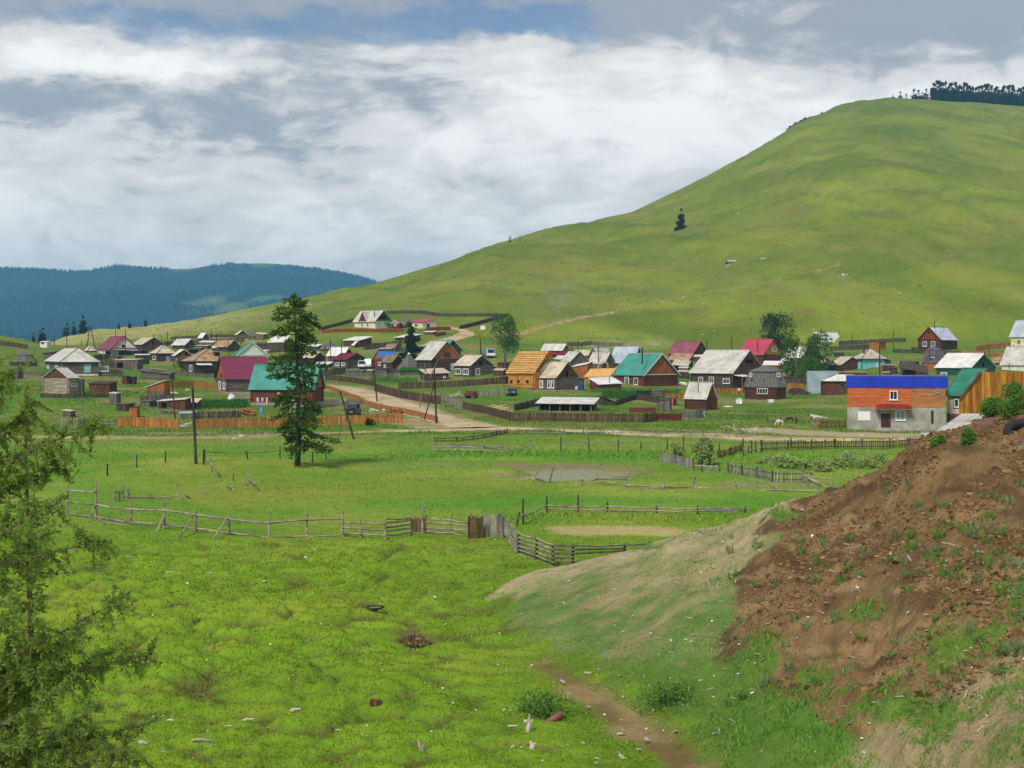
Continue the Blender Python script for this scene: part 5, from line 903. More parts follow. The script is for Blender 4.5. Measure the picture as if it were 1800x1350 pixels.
def boxwin(root, cx, cy, w, hgt, z, nx=4): # free standing window on a hut side facing the viewer
    m = MB(); fw = .1; x0, x1 = cx-w/2, cx+w/2
    for a, b, c, d in ((x0, x1, z+hgt-fw, z+hgt), (x0, x1, z, z+fw), (x0, x0+fw, z+fw, z+hgt-fw), (x1-fw, x1, z+fw, z+hgt-fw)): m.box(a, b, cy-.1, cy, c, d)
    for i in range(1, nx): m.box(x0+w*i/nx-.03, x0+w*i/nx+.03, cy-.08, cy, z+fw, z+hgt-fw)
    o = m.build('window', 'white_trim', root); m = MB(); m.box(x0+fw*.9, x1-fw*.9, cy-.05, cy-.01, z+fw*.9, z+hgt-fw*.9); m.build('pane', 'glass', o)
ap = Pc.y-R*math.cos(math.pi/8); boxwin(r_, zx('R7', 450)*0+(zx('R7', 450)-900)*ap/F, ap-.02, 2.05, 1.1, HC-(zy('R7', 802)-HY)*ap/F)
for xx, ww in ((332, .55), (608, .7)): boxwin(r_, (zx('R7', xx)-900)*(ap+1.2)/F, ap+1.0, ww, .85, HC-(zy('R7', 635)-HY)*(ap+1)/F, 2)
h = H('R7', 'house', 'wooden house with rose pink roof below the round tree', 'house', 222, 455, 640, 530, 420, 261, 46, 'A', ov=.4); h.walls('board_brown'); h.gable('roof_pink', 'board_yellow', sheet=True); h.win('B', 545, 347, 588, 378); h.pipe(400, 288, 350, .1, .12)
h = H('R7', 'shed', 'low shed with white edge and brown boards beside largest log house', 'shed', 462, 640, 660, 560, 500, None, 18, 'A', LB=3, ov=.3); h.mono('slate_white', 515, 515, 480, 'board_orange')
h = H('R7', 'house', 'white roofed house half hidden by leafy trees', 'house', 700, 855, 912, 520, 450, 336, 48, 'A', ov=.4); h.walls('board_brown'); h.gable('slate_white', 'board_brown')
h = H('V5', 'house', 'white walled house with white swooping roof and orange end', 'house', 388, 560, 888, 452, 378, 211, 40, 'B', ov=.4); h.walls('white_wall', 'plain'); h.gable('slate_white', 'board_brown', trim='white_trim'); q = MB(); h.bx(q, -.04, 3, h.LB*.45, h.LB+.04, h.zb, h.ze); q.build('annex_wall', 'board_orange', h.root); h.pipe(580, 165, 220, .6, .09)
h = H('V5', 'shed', 'rust orange hut with slanting roof on the back fence line', 'shed', 1328, 1480, 1595, 500, 375, None, 40, 'A', ov=.15); h.mono('board_brown', 372, 358, 378, 'board_orange')
h = H('V5', 'house', 'turquoise house with tan hipped slate roof', 'house', 1090, 1215, 1585, 802, 640, 477, 64, 'B', ov=.55); h.hip('slate_tan', inset=4.0); h.walls('turquoise_wall', 'plain', corner='teal_dark'); h.win('B', 1437, 697, 1490, 777, glass='curtain'); h.pipe(1245, 478, 510, .6, .25, m='brown_trim')
q = MB(); h.bx(q, .5, 3, h.LB+.05, h.LB+2.2, h.zb, h.ze-.5); q.build('porch_wall', 'teal_dark', h.root); q = MB(); q.slab([h.w(.2, h.LB, h.ze), h.w(.2, h.LB+2.6, h.ze-.5), h.w(3.3, h.LB+2.6, h.ze-.5), h.w(3.3, h.LB, h.ze)], .08); q.build('porch_roof', 'board_dark', h.root)
h = H('V5', 'shed', 'dark brown plank gable with tan roof behind white slanted roof', 'shed', 715, 882, 1235, 835, 740, 606, 62, 'A', ov=.3); h.walls('board_brown'); h.gable('slate_tan', 'board_brown')
h = H('V5', 'canopy', 'narrow tan canopy ledge under the dark brown plank gable', 'shed', 835, 1290, 1310, 890, 850, None, 6, 'A', LB=1.5, ov=.1); h.mono('slate_rust', 852, 852, 838, 'board_dark')
h = H('V5', 'garage', 'pale blue grey sheet metal garage wall', 'garage', 335, 355, 840, 1192, 842, None, 99, 'A', LA=5, ov=.05); h.mono('metal_grey', 842, 835, 842, 'metal_grey', 'plain'); q = MB(); [h.bx(q, -.05, -.001, u, u+.04, h.zb, h.ze-.05) for u in np.arange(.4, h.LB, .8)]; q.build('seam', 'metal_grey', h.root)
h = H('V5', 'shed', 'dark brown plank barn with white hipped roof beside blue fascia', 'barn', 590, 606, 1330, 1218, 992, 882, 98, 'B', LA=6.5, ov=.4); h.hip('slate_white', inset=3.2); h.walls('board_brown', 'board'); h.opening('B', 880, 1030, 935, 1062)
# the two-storey building with the blue fascia
h = H('R8', 'storefront', 'two-storey building, concrete below, orange siding above, blue fascia', 'building', 40, 52, 985, 1112, 892, None, 103, 'A', LA=9, ov=0)
z1 = h.ze; z2 = HC-(zy('R8', 708)-HY)*h.Y/F; z3 = HC-(zy('R8', 600)-HY)*h.Y/F
q = MB(); h.bx(q, 0, h.LA, 0, h.LB, h.zb, z1); q.build('ground_floor_wall', 'concrete', h.root)
def boards(b0, b1, a0, m):
    n = int((z2-z1)/.155); hh = (z2-z1)/n
    for i in range(n):
        q = MB(); e = random.uniform(0, .012); h.bx(q, a0-.05-e, a0+.03, b0+.005, b1-.005, z1+.02+i*hh+.008, z1+.02+(i+1)*hh-.008); q.build('siding_board', m, h.root)
mat('siding_orange', S(206, 112, 52), .25, (.6, .6, 6), 1.2, .6, col2=S(176, 86, 40), rnd=.14, spec=.3); mat('siding_tan', S(190, 132, 78), .25, (.6, .6, 6), 1.2, .6, col2=S(150, 96, 56), rnd=.16, spec=.3)
u = lambda x: h.face('B', zx('R8', x), 700)[0]
q = MB(); h.bx(q, .05, h.LA-.05, .05, h.LB-.05, z1-.01, z2); q.build('upper_wall', 'board_brown', h.root)
boards(0, u(322), .02, 'siding_orange'); boards(u(322), u(664), -.06, 'siding_orange'); boards(u(664), h.LB, .02, 'siding_tan')
for b0, b1, e in ((-.15, u(322), .12), (u(322)+.004, u(668), .22), (u(668)+.004, h.LB+.3, .12)): q = MB(); h.bx(q, -e, h.LA*.98, b0, b1, z2+.01, z3); q.build('fascia', 'fascia_blue', h.root)
q = MB(); h.bx(q, .3, h.LA-.6, .2, h.LB-.1, z3+.001, z3+.04); q.build('flat_roof', 'slate_grey', h.root)
q = MB(); b0, b1 = u(318), u(664); q.slab([h.w(0, b0+.3, z1+.45), h.w(0, b1-.25, z1+.45), h.w(-1.25, b1, z1-.1), h.w(-1.25, b0, z1-.1)], .08); cn = q.build('door_canopy', 'roof_red', h.root)
q = MB(); h.bx(q, -1.22, -.02, b0+.05, b1-.05, z1-.24, z1-.17); q.build('canopy_soffit', 'board_yellow', cn)
_p = h.P; h.P = h.P-h.dA*.13; h.win('B', 452, 738, 529, 826, nx=2, glass='glass'); h.P = _p-h.dA*.06; h.win('B', 890, 728, 914, 755, nx=1, trim='metal_grey'); h.P = _p; h.door('B', 152, 936, 270, 1022, m='white_trim', name='roller_shutter'); h.door('B', 370, 955, 461, 1085); h.win('B', 508, 925, 604, 1020, nx=2, glass='glass_pale'); h.door('B', 845, 925, 870, 1050)
q = MB(); h.bx(q, -1.5, -.01, u(318), u(660), h.zb, h.z0+.22); st = q.build('porch_slab', 'concrete', h.root)
for i in range(2): q = MB(); h.bx(q, -2.1-.35*i+.3, -1.5-.3*i, u(350)+.2*i, u(610)-.2*i, h.zb, h.z0+.13-.08*i); q.build('step', 'concrete', st)
h = H('R8', 'house', 'pink walled house with green tiled roof and stone plinth', 'house', 1002, 1178, 1520, 1105, 797, 530, 45, 'A', ov=.45); h.walls('pink_wall', 'plain', z0=h.z0+2.0)
q = MB(); h.bx(q, -.05, h.LA+.05, -.05, h.LB+.05, h.zb, h.z0+2.0); q.build('stone_plinth', 'stone_wall', h.root)
for j in range(9):
    for i in range(2): q = MB(); u_ = h.LA-.12-.28*i; zz = h.z0+.05+.22*j+random.uniform(0, .03); h.bx(q, u_-.12, u_+.12, -.13, -.05, zz, zz+.18); q.build('stone', 'stone_wall', h.root)
h.gable('roof_green', 'pink_wall', rows=12, gstyle=False, trim='brown_trim'); h.win('A', 1068, 815, 1112, 895, nx=1, casing='stone_wall')
h = H('V6', 'house', 'red brown house with metal roof on the hill foot', 'house', 133, 478, 733, 602, 435, 223, 40, 'B', ov=.4); h.walls('log_brown'); h.gable('roof_metal', 'board_red', trim='brown_trim', sheet=True); h.win('A', 200, 452, 264, 530); h.win('A', 330, 450, 396, 530); h.opening('A', 270, 293, 316, 324); h.door('B', 665, 470, 694, 582); h.pipe(383, 135, 235, .6, .1)
r_, Pc, R, ring, zf = ail('V6', 'hexagonal_hut', 'orange hexagonal hut with violet grey sheet roof and dormer', 375, 400, 905, 790, 582, 522, 'log_orange', 'roof_violet', 6, .66, rot=.3); q = MB(); d0 = Vector((Pc.x-R*.35, Pc.y-R*.85, zf(720))); q.box(d0.x-.5, d0.x+.5, d0.y, d0.y+1.2, d0.z, d0.z+.75); q.slab([(d0.x-.7, d0.y-.3, d0.z+.75), (d0.x+.7, d0.y-.3, d0.z+.75), (d0.x+.7, d0.y+1.6, d0.z+1.5), (d0.x-.7, d0.y+1.6, d0.z+1.5)], .06); q.build('dormer', 'roof_violet', r_); boxwin(r_, d0.x, d0.y-.01, .8, .5, d0.z+.1, 2)
h = H('V6', 'house', 'dark green house with broad white slate roof', 'house', 412, 950, 1345, 1010, 878, 642, 46, 'A', ov=.45); h.walls('green_wall', 'board'); h.gable('slate_white', 'green_wall', rows=3); h.win('A', 485, 940, 586, 1000, nx=4, fw=.16); h.opening('B', 1130, 788, 1170, 855); h.pipe(1178, 612, 660, .5, .12)
h = H('V6', 'shed', 'brownish roof sliver between the dark green house and grey roof', 'shed', 1310, 1440, 1500, 830, 800, 700, 50, 'A', ov=.3); h.walls('board_brown'); h.gable('slate_rust', 'board_brown')
h = H('V6', 'house', 'low house with wide pale grey roof at the right edge', 'house', 1445, 1990, 2200, 935, 838, 535, 46, 'A', ov=.4); h.walls('white_wall', 'plain'); h.gable('slate', 'white_wall'); h.pipe(1567, 800, 850, .2, .08)
h = H('V6', 'house', 'cream and yellow house with grey metal roof at upper right', 'house', 1592, 1900, 2100, 548, 388, 117, 44, 'A', ov=.45); h.walls('cream_wall', 'plain'); h.gable('roof_metal', 'yellow_wall', sheet=True); h.win('A', 1690, 422, 1746, 497); q = MB(); h.bx(q, -.02, h.LA+.02, -.02, h.LB+.02, h.z0+1.5, h.zw-.02); q.build('upper_wall', 'yellow_wall', h.root)
h = H('V6', 'open_shed', 'black open cattle shed with sagging roof above blue fascia', 'shed', -150, 270, 300, 1000, 960, None, 14, 'A', LB=4, ov=.2); h.mono('board_dark', 955, 870, 850, 'board_dark'); h.opening('A', -120, 900, 90, 985)
h = H('V6', 'shed', 'low dark log stall left of the orange hexagonal hut', 'shed', -120, 70, 140, 905, 800, None, 30, 'A', ov=.1); h.mono('board_dark', 800, 790, 770, 'log_dark', 'log')
h = H('R4', 'kennel', 'small kennel with maroon roof beside a junk heap', 'kennel', 790, 885, 900, 950, 905, 870, 20, 'A', LB=2.2, ov=.1); h.walls('board_grey'); h.gable('roof_red', 'board_grey'); h.opening('A', 805, 915, 870, 945)

# ------------------------------------------------------------------ INFILL: small sheds crowding the yards
def small(z, label, xl, xc, yb, ye, rm, wm, th=14, LB=2.6, dy=-8, style='board', op=None, name='shed'):
    h = H(z, name, label, 'shed', xl, xc, xc+10, yb, ye, None, th, 'A', LB=LB, ov=.15); h.mono(rm, ye, ye+random.choice((-4, 3)), ye+dy, wm, style)
    if op: h.opening('A', *op)
small('V1', 'dark shed with flat pale lid right of the porch windows', 1345, 1500, 580, 470, 'slate_tan', 'board_dark'); small('V1', 'grey shed in the dark yard below the white gable', 1180, 1320, 560, 425, 'board_dark', 'board_grey'); small('V1', 'low dark byre behind the turquoise framed roof', 960, 1110, 470, 400, 'board_dark', 'log_grey', style='log')
small('V2', 'dark open stall before the pale sagging roof', 800, 1010, 375, 300, 'board_dark', 'board_dark', op=(830, 310, 980, 365)); small('V2', 'flat black shed row left of the rust streaked roof', 905, 1195, 250, 195, 'board_dark', 'board_dark'); small('V2', 'low black byre behind the rusty hipped house', 860, 1120, 300, 252, 'slate_tan', 'board_dark'); small('V2', 'dark lean-to right of the far left brown gable', 440, 560, 245, 195, 'board_dark', 'board_dark'); small('V2', 'pale flat roof before the far left brown gable', 0, 200, 430, 398, 'slate_white', 'board_dark'); small('V2', 'brown leaning shed between the cottage and rusty hipped roof', 905, 1010, 330, 285, 'slate_brown', 'board_brown'); small('V2', 'black shed under the mint gable eaves', 1400, 1530, 330, 280, 'slate_white', 'board_dark')
small('S8', 'white roofed shed glimpsed through the larch top', 130, 250, 460, 385, 'slate_white', 'board_dark', LB=4, dy=-45); small('S8', 'dark shed left of the larch crown above the mint house', 20, 130, 445, 400, 'board_dark', 'board_dark', dy=-12); small('S8', 'tan lean-to seen through the larch middle', 330, 410, 540, 490, 'slate_tan', 'board_dark', dy=-22)
small('R3', 'weathered grey byre in the junk yard before the red roof', 620, 770, 735, 690, 'board_grey', 'board_grey', dy=-14); small('R3', 'dark log stall left of the conical hut', 900, 1010, 720, 665, 'board_dark', 'log_grey', style='log'); small('R3', 'grey hutch beside the dark log stall', 790, 860, 722, 685, 'slate_tan', 'board_grey'); small('R3', 'low shed with pale roof under the long white roof', 930, 1060, 500, 465, 'slate_tan', 'board_dark'); small('R3', 'small dark shed on the chalet terrace edge', 330, 372, 285, 262, 'board_dark', 'board_brown'); small('R3', 'brown log byre at the head of the village road', 470, 560, 700, 655, 'slate_brown', 'log_brown', style='log')
small('R5', 'dark tumbledown byre left of the lath roof house', 0, 62, 640, 560, 'board_dark', 'board_dark', dy=-20); small('R5', 'brown shed behind the dark tumbledown byre', -10, 60, 500, 395, 'board_brown', 'board_dark'); small('R4', 'grey shed right of the parked truck', 1180, 1280, 575, 530, 'board_dark', 'board_brown')
small('R6', 'dark boarded byre between teal gable and grey slate roof', 890, 1010, 715, 635, 'slate_tan', 'board_dark', dy=-18); small('R6', 'white lidded crate shed behind the teal gable', 900, 1000, 660, 590, 'slate_pale', 'board_brown', dy=-14); small('R7', 'dark shed under the low spreading leafy tree', 650, 780, 690, 640, 'board_dark', 'board_dark'); small('R7', 'grey woodpile shed behind the low white edged shed', 470, 560, 520, 480, 'slate_grey', 'board_grey'); small('V5', 'brown lean-to left of the turquoise house', 770, 930, 600, 545, 'board_dark', 'board_dark'); small('V5', 'dark flat shed right of the turquoise porch', 1650, 1780, 880, 780, 'board_brown', 'board_dark'); small('V5', 'low rubble coloured shed above the blue fascia end', 1540, 1650, 900, 850, 'slate_tan', 'board_grey'); small('V6', 'pale shed behind the low orange fence', 1270, 1380, 690, 655, 'slate_tan', 'board_yellow'); small('V6', 'dark shed left of the red brown hill house', 20, 110, 610, 555, 'board_dark', 'board_dark')

# INFILL2
small('R1', 'long dark byre under the turquoise framed house garden', 1130, 1360, 620, 520, 'slate_tan', 'board_grey', op=(1160, 545, 1220, 600)); small('R1', 'low plank pen beside the picket fence', 1150, 1250, 1030, 960, 'board_grey', 'board_dark'); small('R1', 'flat board shelter below the tumbledown log shed', 1390, 1480, 990, 930, 'board_grey', 'board_grey'); small('R2', 'pale roofed lean-to at the rusty hipped corner', 1000, 1060, 480, 430, 'slate_white', 'board_dark'); small('R2', 'grey byre between the far cottages and rusty roof', 560, 700, 400, 350, 'slate_pale', 'board_grey', dy=-14); small('R2', 'pale roof sliver above the maroon roof ridge', 1150, 1230, 460, 430, 'slate_white', 'mint_wall'); small('R3', 'weathered barn with pale roof behind the larch right side', 60, 150, 520, 470, 'slate_pale', 'board_grey', LB=4, dy=-26); small('R3', 'white lidded shed beside the tan roofed dark shed', 220, 330, 480, 445, 'slate_white', 'board_dark', dy=-20); small('R3', 'grey plank store beside the blue roof cottage', 1090, 1180, 660, 610, 'slate_grey', 'board_grey'); small('R3', 'pale roofed store above the bungalow lane', 1380, 1480, 330, 300, 'slate_white', 'board_brown'); small('R4', 'low pale roofed shed beside the weathered log house porch', 1130, 1240, 680, 615, 'slate_tan', 'board_brown', dy=-18); small('R5', 'pale roof between lath roof and grey gable', 640, 760, 440, 350, 'slate_pale', 'board_grey', LB=4, dy=-40); small('R5', 'grey boarded store behind the arched rafters', 1060, 1200, 480, 405, 'slate', 'board_grey', LB=4, dy=-14); small('R5', 'low rusty roof under the shiny metal roof', 1200, 1310, 520, 470, 'slate_rust', 'board_brown'); small('R6', 'pale lean-to at the maroon roof gable', 1080, 1200, 520, 450, 'slate_pale', 'board_brown', dy=-20); small('R7', 'white roofed porch shed by the rose pink house', 640, 720, 520, 470, 'slate_white', 'board_brown', dy=-18); small('R7', 'tan roofed byre beneath the leafy trees', 960, 1090, 560, 500, 'slate_tan', 'board_brown', LB=4, dy=-30); small('R8', 'rust brown shed above the fascia middle', 380, 500, 560, 500, 'slate_rust', 'board_dark'); small('R8', 'pale roofed stall right of the twin pole', 540, 640, 520, 470, 'slate_tan', 'log_grey', style='log')
# ------------------------------------------------------------------ fences
bf = board_fence
bf('board_fence', 'orange plank fence, shorter stretch left of the tall dark pole', [(47, 540), (300, 548), (690, 565)], 1.3, 'plank_orange', 'V7', jit=.05)
bf('board_fence', 'orange plank fence, longest stretch running behind the tall larch', [(345, 753.7), (410, 751), (487, 750), (560, 748.5), (708, 743.5)], 1.3, 'plank_orange', jit=.05)
bf('picket_fence', 'leaning grey picket fence left of the orange plank fence', [(600, 1195), (760, 1205), (960, 1182)], 1.35, 'plank_grey', 'R1', w=.12, gap=.09, jit=.18, tilt=.08, pointed=True)
bf('picket_fence', 'overgrown sparse grey pickets touching the orange plank fence', [(962, 1182), (1165, 1176)], .9, 'plank_grey', 'R1', w=.1, gap=.2, jit=.3, tilt=.1)
bf('board_fence', 'dark brown board fence round the cattle barn yard', [(895, 740), (907, 741), (1028, 742), (1130, 743), (1153, 741)], 1.28, 'plank_dark', w=.17, jit=.05)
bf('board_fence', 'brown board fence climbing from barn yard towards village road', [(814, 719), (856, 728), (894, 738)], 1.25, 'plank_dark', w=.17, jit=.06)
bf('board_fence', 'silver grey board fence bending round the junk yard', [(774, 700), (792, 711), (813, 719)], 1.3, 'plank_grey', w=.17, jit=.08)
bf('sheet_fence', 'glossy maroon sheet fence panel at barn yard corner', [(1153.5, 740.7), (1197, 740.5)], 1.12, 'maroon_sheet', w=.5, gap=.004, jit=0, tilt=0)
bf('sheet_fence', 'maroon board fence panel further back behind barn yard corner', [(1107, 725), (1153, 725)], .8, 'maroon_sheet', w=.3, gap=.01, jit=.02, tilt=.01)
bf('board_fence', 'grey board fence right of the maroon sheet panel', [(1198, 738), (1222, 736), (1240, 733)], 1.3, 'plank_grey', w=.18, jit=.1)
bf('board_fence', 'long weathered dark fence bordering the right side of village road', [(658, 687), (700, 699), (740, 706), (774, 711)], 1.55, 'plank_dark', single=True, jit=.05)
bf('board_fence', 'brown fence along the upper left side of village road', [(574, 668), (599, 670), (630, 674), (657, 679)], 1.15, 'plank_dark', jit=.06)
bf('board_fence', 'low tan fence following the lower side of village road', [(563, 680), (581, 686), (591, 690), (629, 703), (638, 711), (667, 719), (712, 727), (735, 733), (768, 743)], .85, 'plank_orange', jit=.06, posts=1.9)
bf('board_fence', 'dark fence with pale top rail below the white windowed log house', [(700, 684), (760, 682), (802, 680), (891, 674)], 1.35, 'plank_dark', jit=.05, pm='rail_grey')
bf('board_fence', 'short grey fence inside the yard near the dark saloon car', [(838, 696), (889, 693)], 1.0, 'plank_grey', jit=.12, single=False)
bf('board_fence', 'rust red fence in front of the cream chalet', [(566, 586), (624, 584), (710, 584)], 1.0, 'board_red', jit=.05, single=False)
bf('board_fence', 'rust red fence beside the slanting red roof bungalow', [(750, 581), (792, 580)], 1.0, 'board_red', jit=.05, single=False)
bf('board_fence', 'short rust red fence end near the hill lane bend', [(765, 592), (783, 589)], 1.0, 'board_red', jit=.05, single=False)
bf('board_fence', 'dark hillside fence climbing left of the cream chalet', [(568, 580), (596, 573), (622, 566)], 1.1, 'board_dark', jit=.1, single=False)
bf('board_fence', 'dark fence looping round the hillside paddock behind the chalet', [(680, 552), (743, 551.5), (767, 556), (830, 556.5), (893, 557), (862, 565), (807, 579)], 1.15, 'board_dark', jit=.1, single=False)
bf('board_fence', 'dark fence below the long white roofed shed', [(640, 615), (675, 612), (706, 609)], 1.6, 'board_dark', jit=.08, single=False)
bf('board_fence', 'grey fence between larch and dull red roof house', [(552, 662), (580, 660), (608, 657)], 1.5, 'board_grey', jit=.06, single=False)
bf('board_fence', 'tall dark fence right of the turquoise framed log house', [(178, 646), (208, 648)], 1.9, 'board_dark', jit=.08, single=False)
bf('board_fence', 'dark garden fence below the tan hipped cottage', [(208, 644), (262, 640)], 1.2, 'board_dark', jit=.12, single=False)
bf('board_fence', 'dark fence on the knoll at the left edge', [(-30, 604), (20, 609), (48, 614)], 1.3, 'board_dark', jit=.1, single=False)
bf('board_fence', 'mossy yellow fence beside the maroon roofed log house', [(294, 681), (340, 681), (382, 683)], 1.3, 'board_yellow', jit=.06, single=False)
bf('board_fence', 'dark back fence behind the turquoise house', [(1459, 616), (1495, 615), (1527, 613)], 1.2, 'board_dark', jit=.08, single=False)
bf('board_fence', 'long dark fence at the hill foot beside the rust hut', [(1475, 607), (1530, 604), (1592, 601)], 1.3, 'board_dark', jit=.05, single=False)
bf('board_fence', 'fresh orange fence left of the cream and yellow house', [(1717, 618), (1737, 614.5), (1776, 611)], 1.5, 'plank_orange', jit=.04, w=.2)
bf('board_fence', 'low orange fence below the red brown hill house', [(1691, 622), (1730, 625), (1766, 629)], 1.0, 'plank_orange', jit=.04, w=.2)
bf('board_fence', 'yellow plank fence in front of largest log house', [(1258, 692), (1290, 692)], 1.15, 'plank_yellow', jit=.05)
bf('board_fence', 'yellowish fence behind the steep roofed bathhouse', [(1170, 701), (1203, 701)], 1.1, 'plank_yellow', jit=.05)
bf('board_fence', 'orange fence panel behind the maroon hatchback', [(1384, 685), (1414, 686)], 1.5, 'plank_yellow', jit=.03)
bf('picket_fence', 'stake fence joining the concrete corner of the storefront', [(1442, 754), (1470, 753.5), (1488, 753)], 1.15, 'plank_stick', w=.09, gap=.08, jit=.1, tilt=.05, pointed=True)
bf('picket_fence', 'long dark stake fence beside the dirt road', [(1340, 793), (1400, 791), (1480, 788.5), (1545, 790), (1590, 787), (1628, 783)], 1.0, 'plank_stick', w=.075, gap=.12, jit=.16, tilt=.05, pointed=True, posts=3)
bf('palisade', 'curved dark palisade of leaning stakes', [(1264, 805), (1282, 801), (1304, 793)], .75, 'plank_stick', w=.09, gap=.13, jit=.25, tilt=.14, pointed=True)
bf('board_fence', 'weathered silver board fence by the willow bush', [(1162, 811), (1190, 816), (1218, 823)], .8, 'plank_grey', w=.15, jit=.12, tilt=.05)
bf('picket_fence', 'broken grey picket fence beside the wet ditch', [(1278, 831), (1320, 839), (1358, 848), (1413, 848)], .85, 'plank_grey', w=.07, gap=.12, jit=.28, tilt=.09, pointed=True, missing=.12)
bf('palisade', 'ragged row of short stakes on the pond bank', [(764, 777), (813, 776), (842, 773), (866, 768), (894, 761)], .55, 'plank_stick', w=.08, gap=.34, jit=.4, tilt=.2, pointed=True)
# INFILL fences of the small yards
for lb, pts, hh, mt in (('low dark fence below the pale chinked log shed', [(72, 699), (130, 700), (192, 699)], .7, 'board_dark'), ('dark fence in the yard right of the porch windows', [(191, 657), (216, 659)], 1.0, 'board_dark'), ('grey fence beside the tumbledown log shed', [(248, 703), (305, 704)], .8, 'board_grey'), ('dark garden fence behind the longest orange fence', [(344, 736), (384, 736), (424, 735)], 1.1, 'board_dark'), ('pale garden fence before the rusty hipped house', [(301, 659), (375, 664)], .8, 'board_grey'), ('dark yard fence behind the turquoise framed log house', [(100, 634), (150, 634), (182, 632)], 1.2, 'board_dark'), ('weathered fence behind the bicycle', [(562, 709), (637, 711)], .8, 'board_grey'), ('dark corral boards left of the garden crib', [(1084, 713), (1118, 702), (1156, 709)], 1.0, 'board_dark'), ('dark fence under the low spreading leafy tree', [(1374, 675), (1418, 676)], 1.4, 'board_dark'), ('dark fence right of the white swooping roof', [(1476, 612), (1530, 609)], .9, 'board_grey'), ('long grey fence at the hill foot behind the middle cluster', [(990, 609), (1040, 606), (1095, 610)], 1.2, 'board_grey'), ('dark fence behind the far left cottages', [(288, 608), (340, 604), (430, 601)], 1.3, 'board_dark'), ('dark fence above the tepee shaped hut', [(300, 597), (380, 593), (470, 592)], 1.0, 'board_dark'), ('junk yard fence before the dull red roof', [(608, 661), (655, 662), (700, 664)], 1.0, 'board_grey'), ('dark yard fence beneath the blue roof', [(655, 655), (705, 656)], 1.0, 'board_dark'), ('dark fence along the hill lane', [(700, 618), (735, 617), (752, 614)], 1.1, 'board_dark'), ('brown fence between big gable and truck', [(800, 632), (840, 630), (868, 628)], 1.1, 'board_brown'), ('dark fence before the maroon roof at the hill foot', [(1150, 650), (1175, 652), (1206, 652)], 1.3, 'board_dark'), ('dark fence below the red brown hill house', [(1570, 620), (1640, 622), (1690, 624)], 1.0, 'board_dark'), ('grey fence along the barn yard back', [(905, 722), (945, 713), (948, 712)], 1.2, 'board_dark'), ('dark fence behind the orange outhouse', [(1118, 696), (1160, 694)], 1.0, 'board_dark'), ('sagging fence on the slope below the round hut', [(20, 655), (60, 660), (78, 662)], .8, 'board_grey')):
    bf('board_fence', lb, pts, hh, mt, jit=.14, single=False, tilt=.05)
# tall yellow board fence on top of the embankment
root = thing('board_fence', 'tall yellow board fence on top of the earth embankment', 'fence', at(1690, 740, 72)); yf = 72.0; i = 0; pxv = 1689.0
while pxv < 1990:
    x = (pxv-900)*yf/F; y = yf+.0*i; zt = HC-(np.interp(pxv, [1688, 1724, 1728], [700, 654, 654])-HY)*yf/F+random.uniform(-.015, .025); zb = float(mz(x, y))-.25
    q = MB(); w = .075; e = random.uniform(-.012, .012); q.box8([(x-w, y-.014+e, zb), (x+w, y-.014+e, zb), (x+w, y+.014+e, zb), (x-w, y+.014+e, zb), (x-w, y-.014+e, zt-(.05 if pxv < 1724 else 0)), (x+w, y-.014+e, zt+(.05 if pxv < 1724 else 0)), (x+w, y+.014+e, zt+(.05 if pxv < 1724 else 0)), (x-w, y+.014+e, zt-(.05 if pxv < 1724 else 0))])
    q.build('plank', 'plank_yellow', root); pxv += .158*F/yf; i += 1
q = MB(); q.bar(at(1687, 702, 71.93), at(1725, 653.5, 71.93), .05, .12); q.build('verge_board', 'brown_trim', root)
for fz in (.3, 1.5): q = MB(); q.bar(at(1730, 0, 72.06)*0+Vector(((1692-900)*72.08/F, 72.08, 7.0+fz*.3)), Vector(((1990-900)*72.08/F, 72.08, 7.6+fz)), .05, .1); q.build('rail', 'plank_yellow', root)
# rail fences ----------------------------------------------------------------
_rf = rail_fence
def rail_fence(name, label, posts, rails, z='P', **k):
    fr = [[(i, (posts[i][2]-y)/(posts[i][2]-posts[i][1])) for i, y in L] for L in rails]; return _rf(name, label, posts, fr, z, **k)
rail_fence('rail_fence', 'long two-rail pole fence across the near meadow with slanted props', [(140, 330, 520), (320, 315, 548), (540, 435, 582), (752, 450, 612), (955, 490, 636), (1163, 515, 650), (1417, 540, 675), (1655, 510, 665), (1878, 500, 662)],
 [[(0, 435), (1, 455), (2, 485), (3, 492), (4, 520), (5, 547), (6, 573), (7, 552), (8, 545)], [(0, 515), (1, 532), (2, 568), (3, 577), (4, 607), (5, 634), (6, 666), (7, 655), (8, 648)], [(0, 367), (1, 375)]], 'S2', r=.06, pr=.08,
 extra=[(310, 470, 268, 575, .05), (745, 535, 700, 632, .05), (935, 525, 832, 682, .055), (1150, 540, 1045, 697, .055), (1180, 655, 1050, 660, .07), (400, 575, 530, 585, .05), (330, 545, 400, 580, .06), (940, 640, 1030, 655, .05), (1660, 663, 1880, 668, .06)])
rail_fence('rail_fence', 'short board pen beside the grey field gate', [(128, 175, 314), (222, 225, 324), (352, 225, 337), (490, 210, 305), (548, 142, 300)],
 [[(0, 232), (1, 238), (2, 243)], [(0, 260), (1, 266), (2, 273)], [(0, 287), (1, 294), (2, 303)], [(2, 236), (3, 222)], [(2, 262), (3, 243)], [(2, 282), (3, 265)], [(2, 302), (3, 287)], [(0, 212), (2, 205)] if False else [(2, 215), (3, 212)]], 'S3', r=.055, pr=.075)
